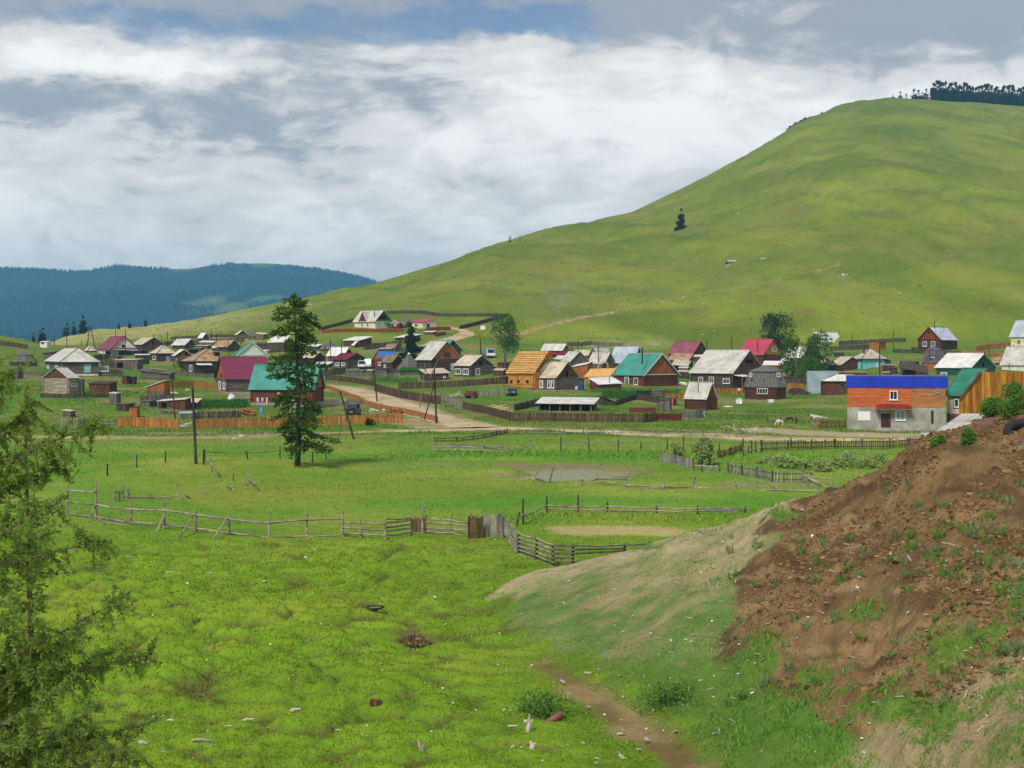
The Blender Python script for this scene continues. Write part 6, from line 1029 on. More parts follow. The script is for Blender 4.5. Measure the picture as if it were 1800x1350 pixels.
rail_fence('rail_fence', 'rails closing the gap left of the grey field gate', [(566, 195, 296), (700, 205, 300), (788, 205, 308)], [[(0, 212), (1, 222), (2, 236)], [(0, 237), (1, 243), (2, 251)], [(0, 262), (1, 268), (2, 272)], [(0, 282), (1, 290), (2, 302)]], 'S3', r=.05, pr=.06)
rows = []
for k in range(6):
    f_ = k/5; rows.append([(0, 205+85*f_), (1, 292+108*f_), (2, 318+116*f_), (3, 352+115*f_), (4, 358+95*f_)])
rows += [[(4, 356), (5, 352), (6, 346)], [(4, 378), (5, 372)], [(4, 400), (5, 384)]]
rail_fence('rail_fence', 'curved six-rail pole corral below the tan embankment', [(978, 200, 315), (1055, 288, 412), (1150, 314, 443), (1235, 348, 477), (1343, 348, 462), (1615, 346, 392), (1745, 336, 360)], rows, 'S3', r=.05, pr=.07, pm='post_dark')
rail_fence('rail_fence', 'dark rail fence at the back of the corral', [(1040, 180, 250, 1060), (1080, 112, 247, 1078), (1203, 98, 182), (1369, 88, 184), (1523, 125, 184), (1782, 147, 188), (2000, 148, 190), (2250, 150, 186)], [[(1, 205), (2, 145), (3, 152), (4, 150), (5, 158), (6, 160), (7, 160)], [(2, 165), (3, 166), (4, 172), (5, 174), (6, 174), (7, 172)], [(0, 215), (1, 190)]], 'S3', r=.05, pr=.07, pm='post_dark')
rail_fence('rail_fence', 'collapsed silvered fence behind the two-rail fence', [(440, 368, 438), (455, 368, 438), (470, 370, 436), (490, 335, 430), (515, 350, 420, 518), (530, 352, 425, 525), (685, 380, 425, 660), (850, 325, 422, 815), (1035, 352, 398, 1000)], [[(3, 405), (6, 412)], [(6, 412), (7, 400)], [(0, 372), (3, 372)]], 'S2', r=.05, pr=.06, extra=[(880, 395, 925, 418, .06), (990, 400, 1045, 388, .05)])
rail_fence('wire_fence', 'line of three lone posts in the left meadow', [(392, 198, 278), (577, 140, 222), (759, 118, 190)], [], 'S2', pm='post_dark', pr=.07)
rail_fence('wire_fence', 'drooping wire fence right of the tall dark pole', [(1000, 108, 205), (1008, 104, 185), (1282, 115, 170, 1270), (1484, 85, 166), (1690, 120, 190), (1775, 118, 175)], [[(1, 124), (2, 132), (3, 116), (4, 124), (5, 128)]], 'S2', pm='post_dark', rm='pipe', r=.02, pr=.07)
rail_fence('rail_fence', 'fallen posts of a ruined fence below the tall dark pole', [(1058, 155, 252, 1040), (1105, 205, 288, 1062), (1185, 228, 305, 1190), (1310, 240, 342, 1272), (1265, 300, 355, 1290), (1180, 340, 375, 1195)], [[(0, 190), (1, 240)]], 'S2', pr=.07, extra=[(1330, 330, 1290, 290, .06), (1140, 340, 1190, 365, .04)])
rail_fence('rail_fence', 'split log fence on the muddy bank left of the pool', [(187, 235, 335), (400, 262, 335), (590, 235, 345), (775, 265, 345), (975, 258, 342)], [[(0, 275), (1, 272), (2, 290), (3, 300)], [(0, 292), (1, 290), (2, 302), (3, 310)], [(0, 318), (1, 316), (2, 322), (3, 338)]], 'S4', r=.07, pr=.07, extra=[(980, 262, 865, 278, .05), (880, 295, 800, 332, .06), (820, 345, 760, 330, .09), (1000, 342, 860, 348, .06)])
rail_fence('rail_fence', 'dark post and rail fence in the green paddock beyond the pool', [(1198, 212, 332), (1417, 225, 338), (1650, 240, 335), (1830, 250, 332), (2037, 228, 326), (2167, 206, 336), (2318, 250, 330), (2450, 260, 330)], [[(0, 268), (1, 266), (2, 256), (3, 258), (4, 258), (5, 262), (6, 268), (7, 272)], [(1, 334), (2, 322), (3, 326), (4, 322), (5, 332)]], 'S4', pm='post_dark', r=.035, pr=.07)
ps = [(770, 145, 190), (860, 150, 190), (935, 145, 185), (1000, 132, 190), (1080, 148, 188), (1220, 92, 202, 1228), (1375, 148, 196), (1402, 142, 198), (1507, 112, 192), (1530, 150, 195), (1608, 150, 196), (1675, 145, 196), (1745, 146, 196), (1850, 148, 196), (1927, 148, 196), (2015, 142, 206), (2133, 168, 206), (2222, 148, 212), (2320, 148, 212), (2428, 145, 220), (2522, 163, 226), (2585, 163, 226), (2675, 178, 226), (2720, 172, 232)]
rail_fence('rail_fence', 'long weathered rail fence along the dirt road', ps, [[(i, np.interp(ps[i][0], [770, 1200, 1700, 2050, 2720], [165, 152, 152, 158, 190])) for i in range(len(ps))], [(i, np.interp(ps[i][0], [770, 1200, 1700, 2050, 2720], [180, 182, 178, 190, 212])) for i in range(len(ps))]], 'S4', r=.05, pr=.065)
rail_fence('rail_fence', 'broken driftwood fence at the near edge of the pool', [(1100, 440, 580, 1138), (965, 480, 552, 1025), (1480, 490, 592), (1705, 490, 607, 1725), (2000, 580, 632, 2012), (2242, 530, 622, 2258), (2575, 590, 622, 2585), (2870, 605, 645, 2880), (3230, 630, 655)], [[(2, 545), (3, 552)], [(2, 572), (3, 582)], [(3, 595), (4, 610), (5, 612), (6, 630), (7, 634), (8, 642)]], 'S4', r=.06, pr=.09, extra=[(1480, 545, 1310, 592, .05), (1375, 545, 1350, 588, .06), (1000, 545, 1110, 575, .09)])
rail_fence('rail_fence', 'collapsed rails right of the silver board fence', [(628, 430, 475), (700, 455, 490, 690), (838, 420, 488, 818), (700, 400, 462, 660), (930, 440, 470)], [[(0, 440), (2, 450)], [(0, 465), (2, 468)], [(2, 462), (4, 455)]], 'S5', pm='post_dark', r=.05, pr=.07, extra=[(775, 450, 722, 495, .05)])
rail_fence('rail_fence', 'row of dark thick posts starting the long stake fence', [(1062, 285, 348), (1085, 245, 345), (1118, 248, 342), (1160, 240, 338), (1018, 228, 300), (1005, 295, 372, 1030) if False else (1030, 300, 372, 1008), (1395, 222, 300)], [[(0, 320), (3, 300)]], 'S5', pm='post_dark', pr=.08)
rail_fence('plank_heap', 'pale planks fallen at the end of the broken picket fence', [(1490, 500, 580), (1720, 545, 600)], [[(0, 520), (1, 552)]], 'S5', r=.05, extra=[(1500, 525, 1680, 612, .11), (1530, 560, 1640, 600, .06), (1500, 498, 1575, 500, .06)])
rail_fence('rail_fence', 'low single-rail fence with long fallen logs in the grazing yard', [(590, 385, 470), (815, 392, 475), (1010, 405, 485), (1155, 418, 500), (1310, 425, 510), (1478, 428, 540)], [[(0, 398), (1, 402), (2, 408), (3, 432), (4, 440), (5, 445)]], 'V8', pm='post_dark', r=.03, pr=.06, extra=[(120, 457, 550, 470, .07), (540, 472, 850, 482, .07), (840, 482, 1110, 516, .08), (1190, 535, 1475, 542, .07)])
# gate panels
for xs, y0, y1, mt, lb in ((np.linspace(792, 862, 7), 205, 324, 'plank_dark', 'dark plank gate leaf standing in the near fence'), (np.linspace(874, 968, 9), 190, 316, 'plank_grey', 'pale grey plank gate leaf beside the dark one'), (np.linspace(500, 562, 8), 212, 288, 'plank_stick', 'small mossy stake gate in the board pen')):
    b = hit(zx('S3', xs[0]), zy('S3', y1)); root = thing('gate', lb, 'gate', b); sc_w = (xs[1]-xs[0])/3*b.y/F
    for x in xs:
        t = at(zx('S3', x), zy('S3', y0+random.uniform(-6, 8)), b.y); q = MB(); q.box(t.x-sc_w*.47, t.x+sc_w*.47, b.y-.03+random.uniform(-.02, .02), b.y+.01, b.z-.1, t.z); q.build('plank', mt, root)
    q = MB(); q.box(at(zx('S3', xs[0]), 0, b.y).x, at(zx('S3', xs[-1]), 0, b.y).x, b.y+.02, b.y+.08, b.z+.25, b.z+.35); q.build('rail', mt, root)
b = hit(zx('V8', 1470), zy('V8', 552)); root = thing('pallet', 'pale slatted pallet propped beside the orange calf', 'pallet', b)
for i in range(5): q = MB(); z_ = b.z+.05+.2*i; q.bar((b.x, b.y, z_), (b.x+1.3, b.y+.05, z_+.08), .03, .12); q.build('slat', 'rail_grey', root)
for xx in (.1, 1.2): q = MB(); q.bar((b.x+xx, b.y+.05, b.z-.1), (b.x+xx, b.y+.08, b.z+1.1), .08); q.build('upright', 'rail_grey', root)
# ------------------------------------------------------------------ utility poles
pole('tall dark pole standing in the meadow left of the larch', 338.5, 682, 344.5, 816, r=.12, m='post_dark', group=None)
r_ = pole('leaning pole with a prop on the verge before the black jeep', 597.5, 687, 622, 772, r=.12, m='post_dark', group=None); b = hit(594, 767); MB().tube([at(609, 731, b.y), b], .06, 6).build('prop', 'pole_grey', r_)
r_ = pole('brown pole with crossed props at the road junction', 763, 638, 767, 744, r=.13, group=None)
for x1, y1, x2, y2, m_ in ((747, 648, 765, 688, 'post_dark'), (764, 672, 746, 738, 'post_dark'), (771, 631, 756, 664, 'pole_grey')): b = hit(767, 744); MB().tube([at(x1, y1, b.y-.2), at(x2, y2, b.y-.2)], [.07, .1], 6).build('prop', m_, r_)
b = hit(738, 718); pole('thin grey pole just left of the crossed prop pole', 747, 638, 738, 718, r=.07, m='pole_grey', group=None)
r_ = pole('twin-legged pole with crossbar on the left skyline', 158, 572, 153, 612, r=.14, group=None); b = hit(153, 612); MB().tube([at(159, 573, b.y), at(169, 619, b.y)], .13, 6).build('leg', 'pole_brown', r_); MB().bar(at(152, 589, b.y-.1), at(170, 589.5, b.y-.1), .12).build('crossarm', 'pole_brown', r_)
pole('brown leaning pole right of the crossroads yard', 654.5, 631, 663, 706, r=.13, group=None)
pole('rusty pole rising from the orange plank fence end', 301.5, 660, 308, 738, r=.1, group=None)
pole('grey pole with lamp near the little log crib', 144, 668, 145, 727, r=.08, m='pole_grey', lamp=True, group=None)
pole('pale concrete pole between leafy trees', 1399.5, 609, 1400, 675, r=.13, m='pole_grey', group=None)
pole('dark twin pole above the blue fascia', 1546.5, 608, 1546.5, 661, r=.16, group=None); pole('thick dark pole behind the weathered log house', 844, 596, 845.5, 628, r=.16, group=None)
for x1, y1, x2, y2, lb in ((203, 573, 203, 618, 'pole in front of the white gable, its left side'), (220.5, 580, 220, 630, 'pole in front of the white gable, its right side'), (117.5, 577, 117.5, 610, 'pole rising above the turquoise framed log house ridge'), (95.5, 593, 95.5, 608, 'short pole right of the tiny white shed'), (143, 596, 143, 608, 'short pole left of the twin-legged pole'),
    (571, 606, 573, 672, 'dark pole right of the larch at the head of the village road'), (581, 597, 581.5, 642, 'pole beside the slate grey tepee hut'), (601, 595, 597, 672, 'tall pole between the white roof and the dull red roof'), (269.5, 587, 269.5, 612, 'pole before the far left brown gable'), (284, 590, 284, 605, 'pole right of the far left brown gable'), (294.5, 582, 294.5, 604, 'thin pole behind the far left cottages'), (308, 588, 309, 607, 'pole left of the pale sagging roof'), (315.5, 598, 316, 608, 'stub pole on the pale sagging roof shed'), (371, 577, 371.5, 598, 'thin pole right of the small high shed'), (380.5, 586, 380.5, 612, 'pole left of the rust streaked roof'), (392, 600, 392, 614, 'short pole before the rust streaked roof'), (401.5, 601, 402, 627, 'pole left of the mint gabled house'), (407, 595, 407.5, 611, 'thin pole behind the rust streaked roof'), (423, 600, 425, 627, 'pole before the mint gable'),
    (1016, 595, 1016, 637, 'tallest dark pole in the middle cluster'), (1004, 608, 1007, 637, 'leaning pole left of the tallest cluster pole'), (1022.5, 606, 1023, 622, 'thin pole right of the tallest cluster pole'), (979.5, 607, 979.5, 616, 'stub pole behind the lath roof'), (1051.5, 605, 1052, 648, 'pole with prop behind the arched rafters'), (1039, 614, 1041, 631, 'short grey pole on the wide tan roof'), (1286, 590, 1286, 616, 'lone pole at the hill foot behind the grey slate roof'), (1498, 583, 1498.5, 609, 'thin pole behind the turquoise house'), (1570.5, 580, 1570.5, 617, 'thin lamp pole right of the rust hut'), (1735.5, 622, 1736, 646, 'grey pole on the dark green house gable'), (1782, 605, 1781, 648, 'dark pole before the pale grey roof'), (1738.5, 602, 1739, 628, 'thick post in the fresh orange fence')):
    pole(lb, x1, y1, x2, y2, r=.11, m='pole_brown')
# wires between the main poles
def wire(label, pts):
    P = [at(*p) for p in pts]; root = thing('power_line', label, 'cable', P[0])
    for a, b in zip(P[:-1], P[1:]): q = MB(); mid = a.lerp(b, .5)-Vector((0, 0, (b-a).length*.02)); q.tube([a, a.lerp(mid, .5)-Vector((0, 0, (b-a).length*.006)), mid, mid.lerp(b, .5)-Vector((0, 0, (b-a).length*.006)), b], .018, 4); q.build('wire', 'pipe', root)
wire('thin wire slung from the leaning pole to the crossed prop pole', [(598, 688, 164), (655, 632, 226), (763, 640, 204)])
# ------------------------------------------------------------------ vehicles
def loft_body(mb, secs):
    """secs: list of (y, [(x,z)...]) cross-sections along local y"""
    n = len(secs[0][1]); v = []
    for y, p in secs: v += [(x, y, z) for x, z in p]
    f = [tuple(range(n))[::-1], tuple(range((len(secs)-1)*n, len(secs)*n))]
    for i in range(len(secs)-1): f += [(i*n+k, i*n+(k+1) % n, (i+1)*n+(k+1) % n, (i+1)*n+k) for k in range(n)]
    return mb.add(v, f)
def vehicle(name, label, cat, px, py, yaw, L, Wd, prof, cab, paint, zone='P', wr=.31, plate=False, spare=False):
    """prof: (y, z) outline of body side, cab: (y0,y1,y2,y3,z0,z1) glasshouse; local +y is the nose"""
    P = hit(zx(zone, px), zy(zone, py)); root = thing(name, label, cat, P); R_ = Matrix.Rotation(math.radians(yaw), 3, 'Z')
    def put(mb, nm, m, par=root, smooth=False): mb.v = [tuple(R_ @ Vector(v)+P) for v in mb.v]; return mb.build(nm, m, par, smooth)
    hw = Wd/2; secs = []
    for y, z in prof: secs.append((y, [(-hw*.94, .28), (hw*.94, .28), (hw, .5), (hw*.97, z-.06), (hw*.88, z), (-hw*.88, z), (-hw*.97, z-.06), (-hw, .5)]))
    body = put(loft_body(MB(), secs), 'body', paint); y0, y1, y2, y3, z0, z1 = cab; k = .8
    g = MB(); g.box8([(-hw*.93, y0, z0-.03), (hw*.93, y0, z0-.03), (hw*.93, y3, z0-.03), (-hw*.93, y3, z0-.03), (-hw*k, y1, z1-.06), (hw*k, y1, z1-.06), (hw*k, y2, z1-.06), (-hw*k, y2, z1-.06)]); put(g, 'glazing', 'glass')
    rf = MB(); rf.box8([(-hw*k-.02, y1-.05, z1-.06), (hw*k+.02, y1-.05, z1-.06), (hw*k+.02, y2+.05, z1-.06), (-hw*k-.02, y2+.05, z1-.06), (-hw*k*.9, y1, z1+.02), (hw*k*.9, y1, z1+.02), (hw*k*.9, y2, z1+.02), (-hw*k*.9, y2, z1+.02)]); put(rf, 'roof', paint)
    for sx in (-1, 1):
        for ya, yb in ((y0, y1), ((y0+y3)/2, (y1+y2)/2), (y3, y2)): q = MB(); q.bar((sx*hw*.94, ya, z0-.02), (sx*hw*(k+.01), yb, z1-.03), .08, .08); put(q, 'pillar', paint)
        for yw in (-L*.31, L*.31):
            q = MB(); q.tube([(sx*(hw-.2), yw, wr), (sx*(hw+.01), yw, wr)], wr, 14); t = put(q, 'wheel', 'rubber'); q = MB(); q.tube([(sx*(hw-.02), yw, wr), (sx*(hw+.03), yw, wr)], wr*.55, 10); put(q, 'rim', 'steel', t)
        for yy_, m_, nm in ((L/2-.02, 'lamp_clear', 'headlight'), (-L/2+.02, 'lamp_red', 'tail_light')): q = MB(); q.box(sx*hw*.74-.14, sx*hw*.74+.14, yy_-.03, yy_+.03, .62, .78); put(q, nm, m_)
    for yy_ in (L/2+.04, -L/2-.04): q = MB(); q.box(-hw*.95, hw*.95, yy_-.06, yy_+.06, .34, .5); put(q, 'bumper', 'rubber')
    if plate: q = MB(); q.box(-.26, .26, -L/2-.12, -L/2-.1, .5, .62); put(q, 'number_plate', 'white_trim')
    if spare: q = MB(); q.tube([(.1, -L/2-.05, .95), (.1, -L/2-.24, .95)], .33, 14); put(q, 'spare_wheel', 'rubber')
    return root
car = [(-2.0, .78), (-1.9, .9), (-1.0, .95), (.85, .92), (1.7, .82), (2.0, .66)]; cab = (-1.75, -1.15, .25, 1.0, .93, 1.42)
vehicle('jeep', 'boxy black jeep seen from behind in the fenced yard', 'car', 687, 1122, -4, 3.8, 1.75, [(-1.9, 1.05), (-1.8, 1.12), (.7, 1.12), (1.7, 1.05), (1.9, .9)], (-1.88, -1.8, .55, .85, 1.1, 1.86), 'car_black', 'R3', .36, True, True)
vehicle('saloon_car', 'dark saloon car parked below the lath roof house', 'car', 1350, 912, 172, 4.2, 1.68, car, cab, 'car_grey', 'R4')
vehicle('hatchback', 'dark maroon hatchback beside the octagonal hut', 'car', 815, 812, -112, 4.2, 1.68, car, (-1.95, -1.5, .25, 1.0, .93, 1.42), 'car_maroon', 'R7')
vehicle('van', 'small white van beside the dull red roof house', 'van', 698, 520, 178, 4.4, 1.85, [(-2.1, 1.1), (1.6, 1.1), (2.15, .9)], (-2.08, -2.0, 1.2, 1.75, 1.08, 1.95), 'car_white', 'V3')
vehicle('van', 'taller white van partly behind the small white van', 'van', 805, 515, 170, 4.8, 1.9, [(-2.3, 1.2), (1.8, 1.2), (2.35, 1.0)], (-2.28, -2.2, 1.4, 1.9, 1.18, 2.3), 'car_white', 'V3')
tr = vehicle('truck', 'white and pale blue truck parked under the pale trunk tree', 'truck', 1085, 462, 190, 5.4, 2.1, [(-2.6, 1.0), (.9, 1.0), (2.6, 1.15), (2.7, 1.0)], (.9, 1.0, 2.0, 2.4, 1.1, 2.2), 'car_white', 'R4', .42)
P = tr.location; R_ = Matrix.Rotation(math.radians(190), 3, 'Z'); q = MB(); q.box(-1.0, 1.0, -2.6, .7, 1.02, 2.35); q.v = [tuple(R_ @ Vector(v)+P) for v in q.v]; q.build('cargo_box', 'plastic_blue', tr)
b = hit(1636, 774); root = thing('handcart', 'small white box cart parked before the storefront', 'cart', b)
q = MB(); q.box(b.x-.75, b.x+.75, b.y-.5, b.y+1.2, b.z+.35, b.z+.95); q.build('box', 'white_wall', root); q = MB(); q.box(b.x-.35, b.x+.4, b.y-.52, b.y-.5, b.z+.5, b.z+.85); q.build('panel', 'dark_open', root); q = MB(); q.box(b.x-.8, b.x+.8, b.y-.55, b.y+1.25, b.z+.95, b.z+1.0); q.build('lid', 'slate_rust', root)
for sx in (-.85, .85): q = MB(); q.tube([(b.x+sx-.05, b.y+.35, b.z+.33), (b.x+sx+.05, b.y+.35, b.z+.33)], .33, 14); q.build('wheel', 'rubber', root)
b = hit(zx('R3', 578), zy('R3', 1018)); root = thing('bicycle', 'white bicycle leaning by the yard fence', 'bicycle', b); w0 = b+Vector((-.55, 0, .34)); w1 = b+Vector((.55, .1, .34))
for wc in (w0, w1): q = MB(); q.tube([wc+Vector((.33*math.cos(t), 0, .33*math.sin(t))) for t in np.linspace(0, 2*math.pi, 17)], .03, 5, cap=False); q.build('wheel', 'steel', root)
q = MB(); st = b+Vector((-.15, .03, .85)); cr = b+Vector((-.05, .04, .34)); hd = b+Vector((.38, .08, .88)); [q.bar(a, c, .05) for a, c in ((w0, st), (w0, cr), (cr, st), (cr, hd), (st, hd), (hd, w1))]; q.build('frame', 'white_trim', root); q = MB(); q.bar(st+Vector((-.14, 0, .06)), st+Vector((.14, 0, .06)), .14, .06); q.build('saddle', 'rubber', root); q = MB(); q.bar(hd+Vector((-.02, -.28, .08)), hd+Vector((-.02, .28, .08)), .04); q.build('handlebar', 'steel', root)
# ------------------------------------------------------------------ yard things
def rockmesh(seed, sub=2, flat=.6):
    bm = bmesh.new(); bmesh.ops.create_icosphere(bm, subdivisions=sub, radius=1); r = random.Random(seed); o = Vector((r.uniform(0, 99), r.uniform(0, 99), 0))
    for v in bm.verts:
        d = v.co.normalized(); s_ = .72+.55*mnoise.noise(d*1.3+o)+.25*mnoise.noise(d*3+o); v.co = Vector((d.x*s_, d.y*s_*.85, max(d.z*s_*flat, -.3)))
    me = bpy.data.meshes.new('boulder'); bm.to_mesh(me); bm.free(); return me
RM = [rockmesh(i) for i in range(7)]
for m_ in RM: m_.materials.append(M['rock'])
RMP = [rockmesh(20+i) for i in range(4)]
for m_ in RMP: m_.materials.append(M['rock_pale'])
def rock(name, label, cat, loc, s_, group=None, ms=RM, flat=1):
    o = bpy.data.objects.new(name, random.choice(ms)); C.objects.link(o); o.location = loc; o.scale = (s_*random.uniform(.8, 1.3), s_*random.uniform(.8, 1.1), s_*random.uniform(.6, 1.0)*flat); o.rotation_euler = (random.uniform(-.2, .2), random.uniform(-.2, .2), random.uniform(0, 6.28)); return tag(o, label, cat, group)
rock('boulder', 'larger of the two pale boulders on the verge left of the larch', 'rock', hit(424, 768), .75, ms=RMP); rock('boulder', 'smaller flat pale boulder beside the bigger one on the verge', 'rock', hit(414, 772), .55, ms=RMP)
rock('rubble_heap', 'grey rubble heap beside the white mono-pitch shed', 'heap', hit(302, 692)+Vector((0, 1, -.1)), 1.6, ms=RMP, flat=.7); rock('rubble_heap', 'pile of pale stones in the garden near the mossy yellow fence', 'heap', hit(330, 686), .8, ms=RMP)
rock('spoil_heap', 'sandy spoil heap beside the storefront', 'heap', hit(1441, 735)+Vector((0, 1.5, -.1)), 2.6, ms=RMP, flat=.6); rock('boulder', 'pale stone at the storefront steps', 'rock', hit(1516, 766), .32, ms=RMP)
root = thing('stone_row', 'row of dumped grey stones beside the dirt road', 'heap', hit(1290, 754))
for i in range(46): px = random.uniform(1262, 1355); p = hit(px, random.gauss(752+.03*(px-1262), 2.2)); o = rock('stone', None, None, p-root.location, random.uniform(.18, .5), ms=RMP); o.parent = root
b = hit(zx('R2', 1182), zy('R2', 1046)); root = thing('barrel', 'light blue plastic barrel in the yard of the teal roofed house', 'barrel', b); MB().tube([b, b+Vector((0, 0, .15)), b+Vector((0, 0, .7)), b+Vector((0, 0, .85))], [.26, .29, .29, .25], 14).build('body', 'plastic_blue', root); MB().tube([b+Vector((0, 0, .85)), b+Vector((0, 0, .9))], .27, 14).build('lid', 'plastic_blue', root)
b = hit(zx('R2', 1130), zy('R2', 975)); root = thing('clothesline', 'laundry hanging on a line before the teal roofed house', 'laundry', b)
for xx in (-.1, 2.0): MB().bar(b+Vector((xx, 0, -.2)), b+Vector((xx, 0, 1.5)), .07).build('post', 'pole_grey', root)
MB().bar(b+Vector((-.1, 0, 1.42)), b+Vector((2, 0, 1.42)), .02).build('line', 'steel', root)
for i in range(7): q = MB(); x0 = b.x+.05+.27*i; q.box(x0, x0+.22, b.y-.02, b.y+.02, b.z+1.4-random.uniform(.5, .9), b.z+1.42); q.build('garment', ('cloth_white', 'cloth_dark', 'cloth_pink')[(i*2) % 3], root)
def pile(name, label, cat, zone, x0, y0, x1, y1, n, mt, Lr=(.4, .6), r=.07, chaos=.6):
    a = hit(zx(zone, x0), zy(zone, y1)); c = hit(zx(zone, x1), zy(zone, y1)); root = thing(name, label, cat, a.lerp(c, .5)); hgt = (y1-y0)/ZO[zone][2]*a.y/F
    for i in range(n):
        t = random.random(); p = a.lerp(c, t)+Vector((0, random.uniform(-.4, .8), 0)); z_ = p.z+hgt*random.random()*(1-abs(t-.5)*1.3); an = random.gauss(0, chaos)+.2; L_ = random.uniform(*Lr); d = Vector((math.cos(an), math.sin(an), random.gauss(0, .25)))*L_/2; q = MB(); m = Vector((p.x, p.y, z_+.06)); q.tube([m-d, m+d], r*random.uniform(.7, 1.2), 6); q.build('log', mt, root)
    return root
pile('firewood_heap', 'heap of split orange firewood behind the plank fence', 'firewood', 'R2', 965, 985, 1110, 1078, 70, 'firewood', (.4, .7), .12)
pile('firewood_heap', 'long stack of orange firewood by the village road bend', 'firewood', 'R3', 1020, 1045, 1190, 1105, 90, 'firewood', (.4, .7), .11, .3)
pile('lumber_pile', 'pale fresh lumber thrown on the barn yard fence', 'lumber', 'R4', 1080, 1030, 1250, 1105, 14, 'lumber', (2.0, 3.4), .07, .25); pile('lumber_pile', 'grey junk timber beside the kennel', 'lumber', 'R4', 600, 880, 760, 945, 30, 'driftwood', (.5, 1.6), .06, .8)
pile('lumber_pile', 'stacked grey planks in the animal pen', 'lumber', 'R2', 160, 1000, 350, 1055, 22, 'rail_grey', (1.2, 2.6), .06, .2); pile('lumber_pile', 'scattered pale boards in the gap of the plank fence', 'lumber', 'R2', 375, 1150, 500, 1200, 9, 'driftwood', (1.0, 2.2), .06, .2); pile('lumber_pile', 'pile of old logs by the maroon roofed house', 'lumber', 'R2', 920, 900, 1070, 920, 10, 'rail_grey', (1.5, 3), .09, .1)
pile('rubbish_heap', 'white rubbish beside the long firewood stack', 'rubbish', 'R3', 830, 1050, 1010, 1090, 16, 'enamel', (.3, .8), .06, .9)
def tarp(label, zone, px, py, w, hgt, m='cloth_white', name='tarpaulin'):
    b = hit(zx(zone, px), zy(zone, py)); bm = bmesh.new(); bmesh.ops.create_icosphere(bm, subdivisions=3, radius=1)
    for v in bm.verts: d = v.co; s_ = 1+.3*mnoise.noise(d*2.2+b); v.co = Vector((d.x*w*s_, d.y*w*.6*s_, max(-.1, d.z)*hgt*s_))
    me = bpy.data.meshes.new(name); bm.to_mesh(me); bm.free(); me.materials.append(M[m]); o = bpy.data.objects.new(name, me); C.objects.link(o); o.location = b; return tag(o, label, 'tarpaulin')
tarp('crumpled white tarpaulin before the maroon roofed house', 'R2', 880, 925, .7, 1.3); tarp('white plastic sheet heap by the teal roof log house gable', 'R6', 945, 790, 1.1, .7); tarp('long white sheet lying on the grass before octagonal hut', 'R7', 110, 930, .95, .2)
b = hit(zx('R7', 220), zy('R7', 900)); root = thing('satellite_dish', 'round white satellite dish lying on the octagonal hut lawn', 'dish', b); q = MB(); c = b+Vector((0, 0, .55)); n_ = 16
for k, (r0, dy) in enumerate(((.62, 0), (.45, .1), (.2, .17))): q.v += [tuple(c+Vector((r0*math.cos(2*math.pi*i/n_), dy, r0*math.sin(2*math.pi*i/n_)))) for i in range(n_)]
q.f = [(k*n_+i, k*n_+(i+1) % n_, (k+1)*n_+(i+1) % n_, (k+1)*n_+i) for k in range(2) for i in range(n_)]+[tuple(range(2*n_, 3*n_))]; q.build('reflector', 'enamel', root); MB().bar(b, c+Vector((0, .15, 0)), .08).build('stand', 'steel', root)
b = hit(zx('R7', 533), zy('R7', 887)); root = thing('bathtub', 'white enamel bathtub below the octagonal hut', 'bathtub', b); q = MB(); q.box8([(b.x-.42, b.y-.3, b.z), (b.x+.42, b.y-.3, b.z), (b.x+.42, b.y+.3, b.z), (b.x-.42, b.y+.3, b.z), (b.x-.58, b.y-.38, b.z+.6), (b.x+.58, b.y-.38, b.z+.6), (b.x+.58, b.y+.38, b.z+.6), (b.x-.58, b.y+.38, b.z+.6)]); q.build('tub', 'enamel', root); q = MB(); q.box(b.x-.5, b.x+.5, b.y-.32, b.y+.32, b.z+.601, b.z+.615); q.build('inside', 'glass_pale', root)
b = hit(zx('R6', 1150), zy('R6', 1172)); root = thing('trestle', 'white wooden trestle by the grey board fence', 'trestle', b)
for x0, x1 in ((-.8, -.55), (-.3, -.55), (.25, .5), (.8, .5)): MB().bar(b+Vector((x0, 0, 0)), b+Vector((x1, 0, .8)), .09).build('leg', 'white_trim', root)
MB().bar(b+Vector((-.85, 0, .82)), b+Vector((.8, 0, .8)), .12).build('beam', 'white_trim', root)
b = hit(zx('R4', 1005), zy('R4', 142)); root = thing('sign_board', 'blank white board standing beside the hill lane', 'sign', b); q = MB(); q.box(b.x-.75, b.x+.75, b.y, b.y+.08, b.z+.3, b.z+1.5); q.build('board', 'white_trim', root); [MB().bar(b+Vector((s_, .12, -.2)), b+Vector((s_, .12, 1.4)), .09).build('post', 'pole_grey', root) for s_ in (-.5, .5)]
